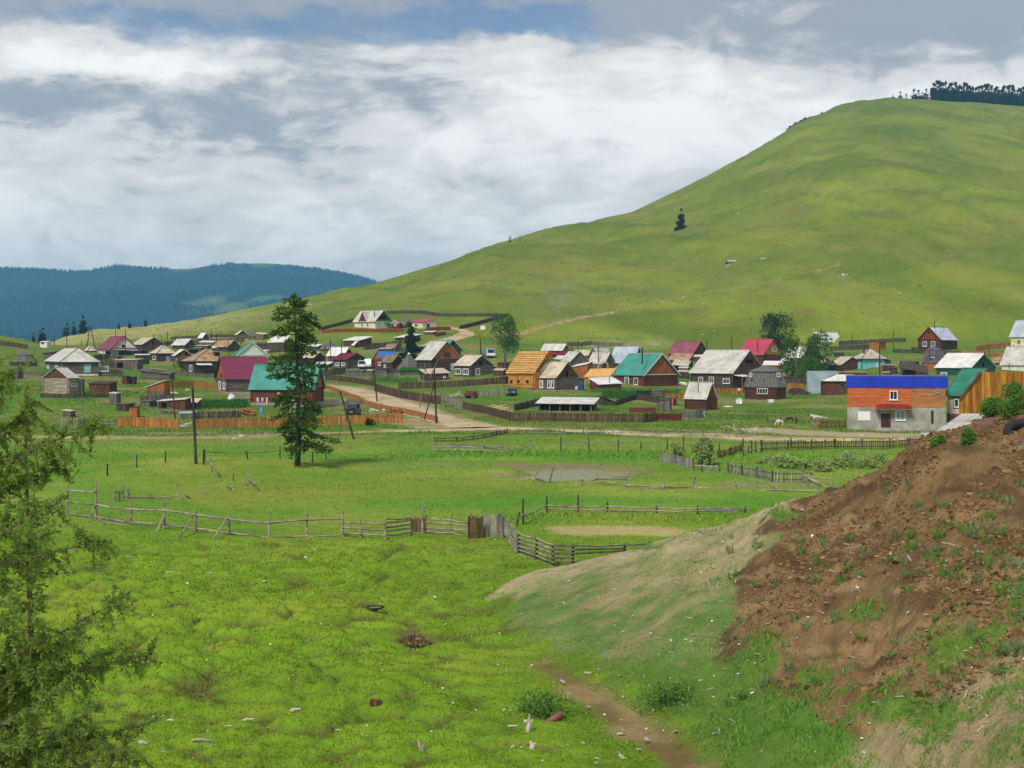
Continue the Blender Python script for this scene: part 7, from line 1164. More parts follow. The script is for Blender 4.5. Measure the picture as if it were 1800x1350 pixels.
# ------------------------------------------------------------------ debris on the embankment
def sheet(label, p, q_, w, m, corr=True):
    a, c = at(*p), at(*q_); d = (c-a).normalized(); u = d.cross(Vector((0, 0, 1))).normalized(); n_ = u.cross(d); mb = MB(); k = 21 if corr else 5; v = []
    for t in (0, .33, .66, 1):
        for i in range(k): s_ = (i/(k-1)-.5)*w; v.append(a.lerp(c, t)+u*s_+n_*(.025*math.cos(i*math.pi*.8) if corr else .05*math.sin(i*1.2+t*5)))
    mb.v = [tuple(x) for x in v]+[tuple(x-n_*.015) for x in v]; N_ = 4*k
    for r in range(3):
        for i in range(k-1): f = (r*k+i, r*k+i+1, (r+1)*k+i+1, (r+1)*k+i); mb.f += [f, tuple(x+N_ for x in f)[::-1]]
    mb.f += [(i, i+1, N_+i+1, N_+i)[::-1] for i in range(k-1)]+[(3*k+i, 3*k+i+1, N_+3*k+i+1, N_+3*k+i) for i in range(k-1)]+[(r*k, (r+1)*k, N_+(r+1)*k, N_+r*k) for r in range(3)]+[(r*k+k-1, (r+1)*k+k-1, N_+(r+1)*k+k-1, N_+r*k+k-1)[::-1] for r in range(3)]
    o = mb.build('roofing_sheet', m); return tag(o, label, 'roofing sheet')
sheet('pale grey corrugated sheet slumped against the yellow board fence', (1664, 766, 50), (1716, 727, 60), 1.1, 'slate'); sheet('rusty red sheet lying lowest on the embankment edge', (1672, 774, 47.5), (1702, 752, 52), .9, 'rust_sheet', False); sheet('rusty purple sheet on the embankment beside the tyre', (1712, 764, 48), (1742, 735, 55), 1.0, 'rust_sheet', False)
mb = MB(); nA, nB = 44, 14; R0, r0 = .46, .17; v = []
for i in range(nA):
    A = 2*math.pi*i/nA
    for j in range(nB):
        B = 2*math.pi*j/nB; rr = r0*(1+(.05 if i % 2 and abs(B) < 1.4 or i % 2 and B > 4.9 else 0)); sq = (abs(math.cos(B))**.7)*math.copysign(1, math.cos(B)); v.append(((R0+rr*.8*sq)*math.cos(A), (R0+rr*.8*sq)*math.sin(A), rr*.85*math.sin(B)))
tc_ = at(1797, 757, 46); T_ = Matrix.Rotation(math.radians(24), 3, 'X') @ Matrix.Rotation(math.radians(-14), 3, 'Y'); mb.v = [tuple(T_ @ Vector(p)+tc_) for p in v]; mb.f = [(i*nB+j, ((i+1) % nA)*nB+j, ((i+1) % nA)*nB+(j+1) % nB, i*nB+(j+1) % nB) for i in range(nA) for j in range(nB)]
o = mb.build('tyre', 'rubber', None, True); tag(o, 'old black truck tyre lying on the embankment top', 'tyre')
# ------------------------------------------------------------------ trees
def sprays(P, D, L, Wd, rnd=.5):
    """kite-shaped leaf sprays: centres P, directions D"""
    n = len(P); D = D+rng.normal(0, rnd, (n, 3)); D /= np.linalg.norm(D, axis=1)[:, None]; Uv = np.cross(D, rng.normal(0, 1, (n, 3))); Uv /= np.linalg.norm(Uv, axis=1)[:, None]+1e-9
    L = np.broadcast_to(np.asarray(L, float), (n,))[:, None]; Wd = np.broadcast_to(np.asarray(Wd, float), (n,))[:, None]
    V_ = np.stack([P, P+D*L*.45+Uv*Wd/2, P+D*L, P+D*L*.45-Uv*Wd/2], 1).reshape(-1, 3); return V_, np.arange(4*n).reshape(-1, 4)
def conifer(seed, H, lenf, nb=90, dens=20, sl=.35, sw=.12, t0=.12, rise=.1, droop=.35, trunk_r=.2, lean=0):
    r = random.Random(seed); tb = MB(); pts = [Vector((lean*t*t*H+.1*math.sin(t*5)*H/15, 0, H*t)) for t in np.linspace(0, .985, 9)]; tb.tube(pts, [trunk_r*(1-.93*t)+.012 for t in np.linspace(0, 1, 9)], 8); bb = MB(); P = []; D = []
    for i in range(nb):
        t = t0+(1-t0)*(i+r.random())/nb; a = r.uniform(0, 2*math.pi); L = lenf(t, math.cos(a))*r.uniform(.55, 1.12)
        if L < .05: continue
        b = Vector((lean*t*t*H+.1*math.sin(t*5)*H/15, 0, H*t)); d = Vector((math.cos(a), math.sin(a), 0)); tip = b+d*L+Vector((0, 0, L*(rise-droop*(1-t)))); mid = b.lerp(tip, .5)+Vector((0, 0, L*.08)); bb.tube([b, mid, tip], [.018*L+.008, .011*L+.005, .004], 4, False)
        n = max(4, int(L*dens))
        for k in range(n):
            s_ = r.uniform(.12, 1)**.75; q = b*(1-s_)**2+mid*2*s_*(1-s_)+tip*s_*s_; side = Vector((-d.y, d.x, 0))*r.gauss(0, .16*L*(1.15-s_)+.05); q = q+side+Vector((0, 0, r.gauss(-.04, .1*min(1, L)))); P.append(q); dd = d*.8+side.normalized()*.7+Vector((0, 0, r.gauss(-.15, .3))); D.append(dd)
    for k in range(int(nb*.6)): w_ = .05*min(1, H/12); q = Vector((pts[-1].x+r.gauss(0, w_), r.gauss(0, w_), H*r.uniform(.9, .985))); P.append(q); D.append(Vector((r.gauss(0, .35), r.gauss(0, .35), 1)))
    v, f = sprays(np.array(P), np.array(D), sl*rng.uniform(.6, 1.3, len(P)), sw*rng.uniform(.7, 1.4, len(P))); return tb, bb, v, f
def plant_tree(name, label, cat, loc, parts, lm, bm_='bark', group=None):
    tb, bb, v, f = parts; root = thing(name, label, cat, loc, group); L = root.location
    tb.v = [(a[0]+L.x, a[1]+L.y, a[2]+L.z) for a in tb.v]; tr = tb.build('trunk', bm_, root, True)
    if bb.v: bb.v = [(a[0]+L.x, a[1]+L.y, a[2]+L.z) for a in bb.v]; bb.build('limbs', bm_, tr)
    npmesh('crown', v, f, lm, smooth=False, parent=root); return root
# the tall larch
zz = [(75, 5, 5), (130, 95, 80), (200, 120, 80), (260, 165, 195), (330, 190, 165), (430, 215, 120), (560, 245, 165), (640, 215, 195), (700, 110, 125), (780, 125, 115), (830, 205, 105), (900, 170, 165), (950, 175, 225), (1050, 105, 245), (1130, 115, 260), (1200, 40, 285), (1250, 10, 300)]
hT = np.array([(1310-a)/1235 for a, b, c in zz])[::-1]; mS = 127/F/4.22; lL = np.array([b for a, b, c in zz])[::-1]*mS; lR = np.array([c for a, b, c in zz])[::-1]*mS
def lf(t, c): return (np.interp(t, hT, lR)*(.5+.5*c)+np.interp(t, hT, lL)*(.5-.5*c))*(1.12 if abs(c) > .5 else .95)
b = hit(523, 819); plant_tree('larch_tree', 'tall solitary larch standing in the meadow', 'tree', b, conifer(5, 14.9, lf, 120, 34, .40, .15, .1, .05, .35, .26, -.012), 'larch_dark')
def cone_f(w, p=.8, rough=.35, s=0):
    r = random.Random(s); ph = [r.uniform(0, 6) for _ in range(3)]; return lambda t, c: w*(1-t)**p*(1-rough*.5+rough*math.sin(t*23+ph[0])*math.sin(c*2+ph[1]))
b = hit(722, 630); plant_tree('spruce_tree', 'dark spruce beside the large grey conical hut', 'tree', b, conifer(8, 9.2, cone_f(3.2, .75, .4, 4), 90, 26, .6, .28, .04, .02, .2, .16), 'pine')
protos = {}
def far_tree(kind, label, loc, Ht, group, first=[True]):
    if kind not in protos:
        sd, w, p, t0, lm = {'a': (21, .24, .85, .05, 'pine'), 'b': (22, .19, .8, .06, 'pine'), 'c': (23, .28, .7, .1, 'pine')}[kind]; o = plant_tree('pine_tree', label, 'tree', loc, conifer(sd, 1.0, cone_f(w, p, .5, sd), 80, 190, .085, .05, t0, .05, .2, .02), lm, group=group); protos[kind] = o
    else: o = copy_tree(protos[kind])
    o.location = loc; o.scale = (Ht*random.uniform(.9, 1.25),)*2+(Ht,); o.rotation_euler.z = random.uniform(0, 6.28); tag(o, label, 'tree', group); return o
def skyY(px): return float(np.interp(px, YC[:, 0], YC[:, 1]))
hg = 'forest trees along the hilltop'; ORD0 = 'first second third fourth fifth sixth seventh'.split()
hp = [(1570, 9), (1583, 14), (1593, 10), (1606, 18), (1615, 17), (1622, 14), (1628, 20)]+[(1640+i*2.9+random.uniform(-2, 2), random.uniform(26, 36)) for i in range(76)]
for i, (px, hh) in enumerate(hp):
    Y = skyY(px)+random.uniform(-5, 35); x = PW(px, Y); z = float(tz(x, Y)); far_tree('abab'[i % 4] if i % 7 else 'c', 'dark pine in the dense wood along the hilltop' if px > 1635 else ORD0[min(i, 6)]+' small pine left of the hilltop wood, counted from the left', (x, Y, z-1), (hh*Y/F+max(0, HC-(np.interp(px, SKY[:, 0], SKY[:, 1])-HY)*Y/F-z)+1), hg if px > 1635 else 'stragglers beside the hilltop wood')
for kind, px, yb, yt, lb in (('c', 1197, 403, 367, 'lone pine on the open hillside'), ('b', 59, 600, 585, 'short conifer on the far left behind the tiny white shed'), ('a', 71, 598, 579, 'conifer just left of its taller twin near the tiny white shed'), ('b', 76, 598, 576, 'slim conifer nearest the tiny white shed'), ('a', 117, 590, 567, 'broad conifer at the left of the ridge trio'), ('b', 130, 588, 566, 'slim conifer in the middle of the ridge trio'), ('c', 146, 587, 555, 'wind-bent tallest conifer of the ridge trio'), ('a', 209, 578, 567, 'smallest conifer on the pale ridge'), ('b', 228, 577, 563, 'slim conifer on the pale ridge between two others'), ('c', 256, 574, 559, 'bushy conifer on the pale ridge, rightmost')):
    P = hit(px, yb); Y = min(P.y, skyY(px)-2) if P.y < 2500 else skyY(px)-3; x = PW(px, Y); z = float(tz(x, Y)); zt = HC-(yt-HY)*Y/F; far_tree(kind, lb, (x, Y, z-.3), max(3, zt-z), None)
for px in (895, 897.5, 914): P = hit(px, 426); x = PW(px, P.y); pole('thin stake on the hill skyline', px, 415 if px < 900 else 413, px, 425, r=.22, name='skyline_stake', group='stakes on the hill skyline', Y=min(P.y, 830))
def broadleaf(seed, H, Wd, trunk=.35, nl=1500, ls=.4, lobes=10, gap=.5, r0=.16, multi=1):
    r = random.Random(seed); tb = MB(); bb = MB(); P = []; D = []; cs = []
    for i in range(multi): tb.tube([(.25*i, 0, -.3), (.2*i+.1, .1, H*trunk*.6), (.1*i, 0, H*(trunk+.25))], [r0, r0*.8, r0*.45], 7)
    for i in range(lobes):
        a = r.uniform(0, 6.28); t = r.uniform(trunk, .93); w = Wd/2*math.sin(min(1, (1.04-t)/(1.04-trunk))*math.pi*.62+.35)*r.uniform(.35, .85); c = Vector((w*math.cos(a), w*math.sin(a), H*t)); cs.append((c, Wd*r.uniform(.16, .27))); b0 = Vector((0, 0, H*max(trunk*.6, t-.25))); bb.tube([b0, b0.lerp(c, .55)+Vector((0, 0, -.1)), c], [r0*.4, r0*.25, .015], 5, False)
    for i in range(nl):
        c, R = r.choice(cs); d = Vector((r.gauss(0, 1), r.gauss(0, 1), r.gauss(0, .9))).normalized(); q = c+d*R*r.uniform(.45, 1.05)**.6; P.append(q); D.append(d+Vector((0, 0, .2)))
    v, f = sprays(np.array(P), np.array(D), ls*rng.uniform(.6, 1.2, len(P)), ls*.6*rng.uniform(.7, 1.2, len(P)), .7); return tb, bb, v, f
def tree_at(name, label, px, yb, yt, wpx, lm, seed, bmat='bark', Y=None, **k):
    b = hit(px, yb) if Y is None else at(px, yb, Y); Ht = (yb-yt)*b.y/F; return plant_tree(name, label, 'tree' if 'tree' in name else 'bush', b, broadleaf(seed, Ht, wpx*b.y/F, **k), lm, bmat)
tree_at('poplar_tree', 'pale trunked leafy tree above the parked truck', 886, 640, 557, 54, 'leaf', 31, 'bark_pale', nl=2600, ls=.5, lobes=20, trunk=.34, multi=3, r0=.14)
tree_at('round_tree', 'dark round crowned tree behind the rose pink roof', 1365, 615, 557, 60, 'leaf_dark', 32, nl=3600, ls=.6, lobes=26, trunk=.12)
tree_at('leafy_tree', 'leafy green tree before the white swooping roof', 1438, 660, 585, 52, 'leaf', 33, nl=3200, ls=.5, lobes=20, trunk=.12)
tree_at('leafy_tree', 'loose leafy tree beside the pale concrete pole', 1394, 668, 592, 44, 'leaf', 34, nl=2400, ls=.5, lobes=18, trunk=.1); tree_at('leafy_tree', 'low spreading leafy tree before the tan roof', 1420, 672, 632, 60, 'leaf', 39, nl=2200, ls=.45, lobes=18, trunk=.05)
tree_at('bush', 'rounded bush beside the dark brown plank gable', 1462, 662, 638, 34, 'leaf_dark', 35, nl=900, ls=.4, trunk=.02); tree_at('bush', 'bright green bush before the rusty hipped roof house', 318, 652, 633, 22, 'leaf', 36, nl=900, ls=.35, trunk=.02); tree_at('bush', 'dark bush right of the parked truck', 912, 645, 618, 20, 'leaf_dark', 37, nl=700, ls=.4, trunk=.03)
tree_at('bush', 'small dark bush at the foot of the orange plank fence', 650, 748, 737, 17, 'leaf_dark', 38, nl=700, ls=.22, trunk=.02)
tree_at('willow_bush', 'tall grey green willow bush beside the silver board fence', 1236, 817, 772, 40, 'willow', 41, nl=2600, ls=.28, lobes=22, trunk=.05, r0=.05)
tree_at('willow_bush', 'smaller willow bush left of the tall willow', 1188, 806, 780, 26, 'willow', 42, nl=1300, ls=.26, lobes=14, trunk=.05, r0=.04)
WB = [(1372, 826, 30, 38), (1392, 828, 34, 40), (1416, 829, 32, 44), (1444, 829, 34, 46), (1470, 828, 32, 44), (1496, 826, 30, 46), (1522, 822, 28, 44), (1548, 816, 24, 40), (1350, 818, 18, 30)]
wp = None
for i, (px, yb, hh, ww) in enumerate(WB):
    o = tree_at('willow_shrub', 'grey green willow shrub in the thicket behind the embankment', px+random.uniform(-8, 8), yb+random.uniform(-5, 2), yb-hh*random.uniform(.35, .8), ww*random.uniform(.7, 1.2), 'willow', 50+i, nl=800, ls=.27, lobes=14, trunk=.02, r0=.04); o['group'] = 'willow shrubs in the thicket'; o['label'] = ('small leftmost' if i == 8 else ('first', 'second', 'third', 'fourth', 'fifth', 'sixth', 'seventh', 'last')[i])+' willow shrub of the grey green thicket, counted from the left'
for i, (px, yb, yt, ww, lm, lb) in enumerate(((1780, 735, 676, 46, 'weed', 'lush green bush against the tall yellow board fence'), (1745, 730, 702, 40, 'weed', 'low weedy bush left of the lush one by the yellow fence'), (1703, 782, 754, 22, 'weed', 'green weed bush between rusty sheets and tyre'), (1650, 782, 768, 26, 'weed', 'weed clump at the foot of the grey corrugated sheet'))):
    P = mhit(px, yb) or at(px, yb, 60); b = P; Ht = (yb-yt)*b.y/F; plant_tree('bush', lb, 'bush', b-Vector((0, 0, .1)), broadleaf(70+i, Ht, ww*b.y/F, nl=3200, ls=.10, lobes=34, trunk=.02, r0=.02), lm, 'twig')
for i, (px, yb, yt, ww, lm, lb, ls) in enumerate(((727, 1140, 1120, 72, 'dry_stalk', 'dead brown bush lying in the middle of the pasture', .16), (955, 1258, 1222, 120, 'weed', 'low spreading green weed clump beside the earth path', .12), (1180, 1235, 1208, 120, 'weed', 'low leafy weed patch at the foot of the embankment', .1), (345, 1106, 1088, 34, 'weed', 'round dark grass tuft in the left pasture', .14))):
    b = hit(px, yb); m_ = mhit(px, yb); b = m_ if m_ is not None and m_.y < b.y else b; Ht = (yb-yt)*b.y/F*.8; plant_tree('bush', lb, 'bush', b, broadleaf(80+i, Ht*.8, ww*b.y/F*.85, nl=1500, ls=ls, lobes=26, trunk=.02, r0=.015), lm, 'twig')
# ------------------------------------------------------------------ near larch branches on the left
root = thing('larch_tree', 'near larch with cones reaching in at the left edge', 'tree', (-6.1, 13.0, 0)); L0 = root.location
tb = MB(); tb.tube([(-6.1, 13, -.3), (-6.0, 13, 4), (-6.12, 13.05, 8), (-6.05, 13, 10.4)], [.2, .16, .08, .02], 10); tr = tb.build('trunk', 'bark', root, True)
TIPS = [((-180, 760), (20, 650), 13.2), ((-190, 860), (65, 705), 13.5), ((-180, 900), (172, 745), 12.8), ((-190, 960), (120, 800), 13.4), ((-170, 1030), (100, 880), 12.2), ((-180, 1060), (185, 950), 13.0), ((-170, 1120), (60, 950), 14), ((-180, 1200), (228, 1040), 12.6), ((-170, 1250), (268, 1150), 13.0), ((-180, 1280), (150, 1090), 13.8), ((-170, 1340), (262, 1270), 12.7), ((-160, 1390), (225, 1345), 13.2), ((-180, 1320), (120, 1200), 12.0), ((-170, 1420), (140, 1310), 12.3), ((-180, 1180), (40, 1060), 12.4), ((-180, 820), (-20, 640), 12.6), ((-170, 1360), (60, 1240), 13.6), ((-180, 980), (20, 830), 12.9), ((-170, 1400), (180, 1240), 12.5), ((-170, 1300), (190, 1150), 13.4), ((-170, 1440), (90, 1330), 13.0), ((-170, 1240), (120, 1120), 12.8), ((-170, 1420), (240, 1320), 12.2)]
NP = []; ND = []; CP = []; bb = MB(); r = random.Random(4)
for s_, e_, Yb in TIPS:
    a = at(s_[0], s_[1], 13); c = at(e_[0], e_[1], Yb); mid = a.lerp(c, .55)+Vector((0, r.uniform(-.3, .3), r.uniform(-.35, .1))); pt = lambda t: a*(1-t)**2+mid*2*t*(1-t)+c*t*t; bb.tube([pt(t) for t in np.linspace(0, 1, 8)], [.02*(1-t)+.005 for t in np.linspace(0, 1, 8)], 5, False)
    for k in range(60):
        t = r.uniform(.12, 1.0)**.8; p = pt(t); d = (c-a).normalized(); side = Vector((r.gauss(0, .5), r.gauss(0, .9), r.gauss(-.25, .7))); L = r.uniform(.10, .42)*(1.15-.45*t); e = p+(d*r.uniform(.1, .8)+side).normalized()*L; e.z -= L*.2; bb.tube([p, p.lerp(e, .5)+Vector((0, 0, .01)), e], [.006, .004, .002], 3, False)
        n = int(L*200)
        for j in range(n):
            u = r.random(); q = p.lerp(e, u); NP.append(q+Vector((r.gauss(0, .006), r.gauss(0, .006), r.gauss(0, .006)))); ND.append(Vector((r.gauss(0, 1), r.gauss(0, 1), r.gauss(.2, 1))))
        for j in range(2):
            if r.random() < .30: CP.append(p.lerp(e, r.random())+Vector((0, 0, .012)))
bb.build('limbs', 'twig', tr)
v, f = sprays(np.array(NP)-np.array(L0), np.array(ND), rng.uniform(.035, .07, len(NP)), rng.uniform(.013, .024, len(NP)), .1); npmesh('crown', v, f, 'larch', smooth=False, parent=root)
cm = MB()
for p in CP: R = r.uniform(.009, .014); cm.add([p+Vector(q)*R for q in ((0, 0, 1.5), (1, 0, 0), (0, 1, 0), (-1, 0, 0), (0, -1, 0), (0, 0, -1))], [(0, 1, 2), (0, 2, 3), (0, 3, 4), (0, 4, 1), (5, 2, 1), (5, 3, 2), (5, 4, 3), (5, 1, 4)])
cm.build('cones', 'cone', root, kind='stuff')
b = Vector((PW(52, 24), 24, 0)); plant_tree('young_spruce', 'dark young conifer behind the near larch branches', 'tree', b, conifer(91, HC-(668-HY)*24/F, lambda t, c: 1.15*(1-t)**.85*(.8+.4*math.sin(t*19)*c), 120, 80, .13, .05, .2, .15, .2, .08), 'larch')
# ------------------------------------------------------------------ rocks on the hillside
def hill_rock(label, px, py, wpx, group=None, ms=RM, flat=1, name='boulder'):
    p = hit(px, py); s_ = max(.25, wpx*p.y/F/2); return rock(name, label, 'rock', p-Vector((0, 0, s_*.12)), s_, group, ms, flat)
for px, py, w, lb in ((1280, 464, 26, 'large grey outcrop on the hillside above the track'), (1340, 455, 16, 'pale outcrop right of the large grey one'), (1484, 484, 20, 'layered grey outcrop below the end of the hillside path'), (1255, 388, 8, 'round boulder right of the lone pine'), (547, 534, 11, 'dark flat boulder high above the cream chalet'), (1527, 598, 9, 'big pale boulder behind the back fence near rust hut'), (1582, 515, 10, 'grey boulder low on the right hillside'), (568, 560, 7, 'grey boulder left of the cream chalet')): 
    p0 = hit(px, py); root = thing('outcrop', lb, 'rock', p0); s0 = w*p0.y/F/2
    for j_ in range(6 if w > 12 else 3):
        a_ = random.uniform(-1, 1)*s0*.9; xx_, yy_ = p0.x+a_, p0.y+random.uniform(-.6, .6)*s0; o = rock('rock', None, None, Vector((xx_, yy_, float(tz(xx_, yy_))-.1*s0))-p0, s0*random.uniform(.45, .9), ms=RM if j_ % 2 else RMP); o.parent = root
for i in range(150):
    u = random.random(); px = random.uniform(420, 1830); t = random.random()**1.5; lo = np.interp(px, SKY[:, 0], SKY[:, 1])+14; py = lo+(600-lo)*(1-t*.75)
    if 1560 < px and py < 230: continue
    hill_rock('grey boulder scattered on the grassy hillside', px, py, random.choice((3, 3.5, 4, 5, 6, 8)), 'boulders scattered on the hillside', RM if random.random() < .6 else RMP)
RMO = [rockmesh(40+i, 2, 1.0) for i in range(4)]
for m_ in RMO: m_.materials.append(M['outcrop'])
for i in range(46):
    px = random.uniform(1385, 1560); y0 = np.interp(px, SKY[:, 0], SKY[:, 1]); Y = skyY(px)-random.uniform(0, 45)+8; x = PW(px, Y); o = rock('crag', 'dark crag of the broken rock band on the hill shoulder', 'rock', (x, Y, float(tz(x, Y))-1.0), random.uniform(3.0, 6.0), 'crags on the hill shoulder', RMO, .8)
# small stones and tufts far up the slope: too small to count
n = 4200; p = rng.uniform(250, 2000, n); y = 430+(rng.random(n)**1.3)*800; x = (p-900)*y/F; ok = y < np.interp(p, YC[:, 0], YC[:, 1]); x, y = x[ok], y[ok]; cl_ = fbm(x/40, y/60, 201, 3); ok = cl_ > .47; x, y = x[ok], y[ok]; z = tz(x, y); s_ = rng.uniform(.1, .4, len(x))*(1+.0004*y); Vt = [np.stack([x, y, z+s_*.9], 1)]
for j in range(4): Vt.append(np.stack([x+s_*np.cos(j*1.57+x), y+s_*np.sin(j*1.57+x), z-.1], 1))
Vt = np.stack(Vt, 1).reshape(-1, 3); b0 = np.arange(len(x))*5; o = npmesh('hillside_stones', Vt, np.concatenate([np.stack([b0, b0+1+j, b0+1+(j+1) % 4], 1) for j in range(4)]), 'rock', smooth=False); o['kind'] = 'stuff'; tag(o, 'countless small stones strewn over the hillside', 'stones')
n = 60000; p = rng.uniform(150, 2050, n); y = 425+(rng.random(n)**1.2)*850; x = (p-900)*y/F; ok = (y < np.interp(p, YC[:, 0], YC[:, 1])+5) & (road_d(x, y) > .5); x, y = x[ok], y[ok]; cl_ = fbm(x/22, y/16, 205, 4); k = rng.random(len(x)) < sstep(.4, .62, cl_); x, y = x[k], y[k]; z = tz(x, y)
blades('hillside_tufts', x, y, z-.05, rng.uniform(.12, .45, len(x)), rng.uniform(.3, .9, len(x)), A3(112, 128, 36)[None]*rng.uniform(.75, 1.3, (len(x), 1)), 'tufts of coarse grass all over the hillside', 'grass', .5)
# ------------------------------------------------------------------ village grass, garden rows
n = 150000; p = rng.uniform(-100, 1950, n); iv = rng.uniform(1/400, 1/172, n); y = 1/iv; x = (p-900)*y/F; ok = road_d(x, y) > .2; x, y = x[ok], y[ok]; z = tz(x, y); cc = gcol(x, y, z); k = (cc[:, 0] < cc[:, 1]); x, y, z, cc = x[k], y[k], z[k], cc[k]; cl_ = fbm(x/4, y/4, 211, 3)
blades('rough_grass', x, y, z-.02, (.06+.35*np.clip(cl_-.45, 0, 1))*rng.uniform(.6, 1.6, len(x))*2, np.full(len(x), .16), cc*(.75+.6*rng.random((len(x), 1))), 'rough grass and weeds between the village houses', 'grass', 1.0)
def crop(label, quad, rows, per, m='crop', hgt=.4):
    q = [hit(*p_) for p_ in quad]; P = []; D = []
    for i in range(rows):
        a = q[0].lerp(q[3], (i+.5)/rows); c = q[1].lerp(q[2], (i+.5)/rows)
        for k in range(per):
            w = a.lerp(c, (k+random.random()*.5)/per); z_ = float(tz(w.x, w.y))
            for _ in range(6): P.append((w.x+random.gauss(0, .12), w.y+random.gauss(0, .12), z_+random.uniform(0, hgt))); D.append((random.gauss(0, 1), random.gauss(0, 1), .8))
    v, f = sprays(np.array(P), np.array(D), .28, .18); o = npmesh('garden_crop', v, f, m, smooth=False); o['kind'] = 'stuff'; tag(o, label, 'crop')
crop('potato rows in the garden before the maroon roof', [(345, 722), (440, 719), (432, 704), (350, 706)], 6, 60); crop('potato patch below the teal roof log house', [(1055, 702), (1160, 704), (1200, 688), (1062, 690)], 7, 80); crop('weedy strip before the red gabled bathhouse', [(1040, 691), (1190, 694), (1195, 686), (1045, 686)], 3, 90, 'weed', .7); crop('green hedge of weeds behind the long dark road fence', [(645, 672), (735, 675), (735, 668), (655, 666)], 4, 80, 'weed', .6)
# ------------------------------------------------------------------ embankment litter and weeds
n = 260000; p = rng.uniform(800, 1990, n); q = rng.uniform(700, 1420, n); gr = np.zeros(n)
for (a, b_, sx, sy, w) in GREEN: gr = np.maximum(gr, w*g2(p, q, a, b_, sx, sy))
gr = np.maximum(gr, .9*sstep(1130, 1230, q)*(1-sstep(1260, 1400, p))); gr = np.maximum(gr, .55*sstep(1100, 1250, q)); gr = np.maximum(gr, .62*(1-sstep(1230, 1340, p+(q-980)*.1))); gr = np.maximum(gr, .30*sstep(-30, 60, q-np.interp(p, [1300, 1450, 1600, 1800], [1420, 1330, 1235, 1120]))); ok = rng.random(n) < gr**1.5*.9; p, q = p[ok], q[ok]
Yg = np.arange(18, 75, .35); S_ = (p-900)/F; T_ = -(q-HY)/F; yb_ = np.full(len(p), np.nan)
for Y in Yg[::-1]:
    d = mz0(S_*Y, np.full(len(p), Y)) > HC+T_*Y; yb_[d] = Y
ok = ~np.isnan(yb_); y = yb_[ok]+rng.uniform(-.3, .3, ok.sum()); x = S_[ok]*y; z = mz(x, y); ok2 = z > tz(x, y); x, y, z = x[ok2], y[ok2], z[ok2]; cl_ = fbm(x/.8, y/.8, 221, 3); ok = cl_ > .40; x, y, z, cl_ = x[ok], y[ok], z[ok], cl_[ok]; px_ = 900+F*x/y; lft = 1-sstep(1150, 1320, px_)
blades('weeds', x, y, z-.01, (.04+.25*(cl_-.40))*rng.uniform(.6, 1.7, len(x))*(1-.6*lft), .0009*y*rng.uniform(.8, 1.6, len(x)), (A3(104, 146, 60)[None]*(1-lft[:, None])+A3(122, 144, 84)[None]*lft[:, None])*(.75+.75*rng.random((len(x), 1))), 'patches of green weeds creeping over the embankment', 'weeds', .9)
n = 80000; p = rng.uniform(1240, 2000, n); y = rng.uniform(20, 58, n); x = (p-900)*y/F; z = mz(x, y); cl_ = fbm(x/1.6, y/1.6, 231, 3); qv = HY+(HC-z)*F/y; edge = np.interp(qv, [740, 860, 900, 960, 1060, 1150, 1220, 1300, 1400], [1500, 1430, 1375, 1340, 1285, 1270, 1350, 1500, 1680]); ok = (z > tz(x, y)+.1) & (p > edge+60*rng.random(n)) & (rng.random(n) < sstep(.42, .62, cl_)) & (qv < np.interp(p, [1300, 1450, 1600, 1800], [1420, 1330, 1235, 1120])+60*rng.random(n)); x, y, z = x[ok], y[ok], z[ok]; m = len(x); s_ = rng.gamma(1.4, .013, m)+.008; Vt = []
for j in range(8): d = np.array([(j & 1)*2-1, ((j >> 1) & 1)*2-1, ((j >> 2) & 1)*2-1.])*rng.uniform(.5, 1.1, (m, 3)); Vt.append(np.stack([x, y, z+s_*.25], 1)+d*s_[:, None]*np.array([1, .9, .55]))
Vt = np.stack(Vt, 1).reshape(-1, 3); b0 = (np.arange(m)*8)[:, None]; fq = np.concatenate([b0+np.array(t_) for t_ in ((0, 2, 3, 1), (4, 5, 7, 6), (0, 1, 5, 4), (2, 6, 7, 3), (0, 4, 6, 2), (1, 3, 7, 5))]); o = npmesh('soil_clods', Vt, fq, 'soil_clod', np.repeat(A3(128, 100, 68)[None]*rng.uniform(.35, 1.6, (m, 1))*np.array([1, 1, 1])+rng.uniform(-.01, .02, (m, 1)), 8, 0), smooth=False); o['kind'] = 'stuff'; tag(o, 'crumbly brown clods and bark chips on the embankment', 'soil')
def litter(name, label, cat, n, area, mt, size, aspect=1):
    P = []
    while len(P) < n:
        px, py = random.uniform(area[0], area[2]), random.uniform(area[1], area[3]); w = mhit(px, py); g_ = hit(px, py); P.append(w if w is not None and w.y < g_.y and w.z > float(tz(w.x, w.y)) else g_)
    mb = MB()
    for w in P:
        L = random.uniform(*size)*w.y/45; a = random.uniform(0, 6.28); d = Vector((math.cos(a), math.sin(a), random.gauss(0, .3)))*L; zz_ = max(float(gz(w.x, w.y)), float(mz(w.x, w.y))); m_ = Vector((w.x, w.y, zz_+.03)); mb.bar(m_-d/2, m_+d/2, L/aspect, L/aspect*.6)
    o = mb.build(name, mt); o['kind'] = 'stuff'; tag(o, label, cat)
litter('litter', 'white paper and plastic scraps littering the embankment', 'litter', 60, (1150, 880, 1800, 1345), 'enamel', (.04, .11), 1.8); litter('splinters', 'pale splinters and twigs on the embankment', 'splinters', 130, (1180, 950, 1800, 1300), 'driftwood', (.1, .4), 9); litter('litter', 'white specks of litter and flowers across the pasture', 'litter', 90, (220, 950, 1180, 1345), 'enamel', (.03, .08), 1.5); litter('wood_chips', 'pale chips of wood strewn beside the earth path', 'wood chips', 34, (880, 1180, 1260, 1345), 'driftwood', (.06, .25), 3)
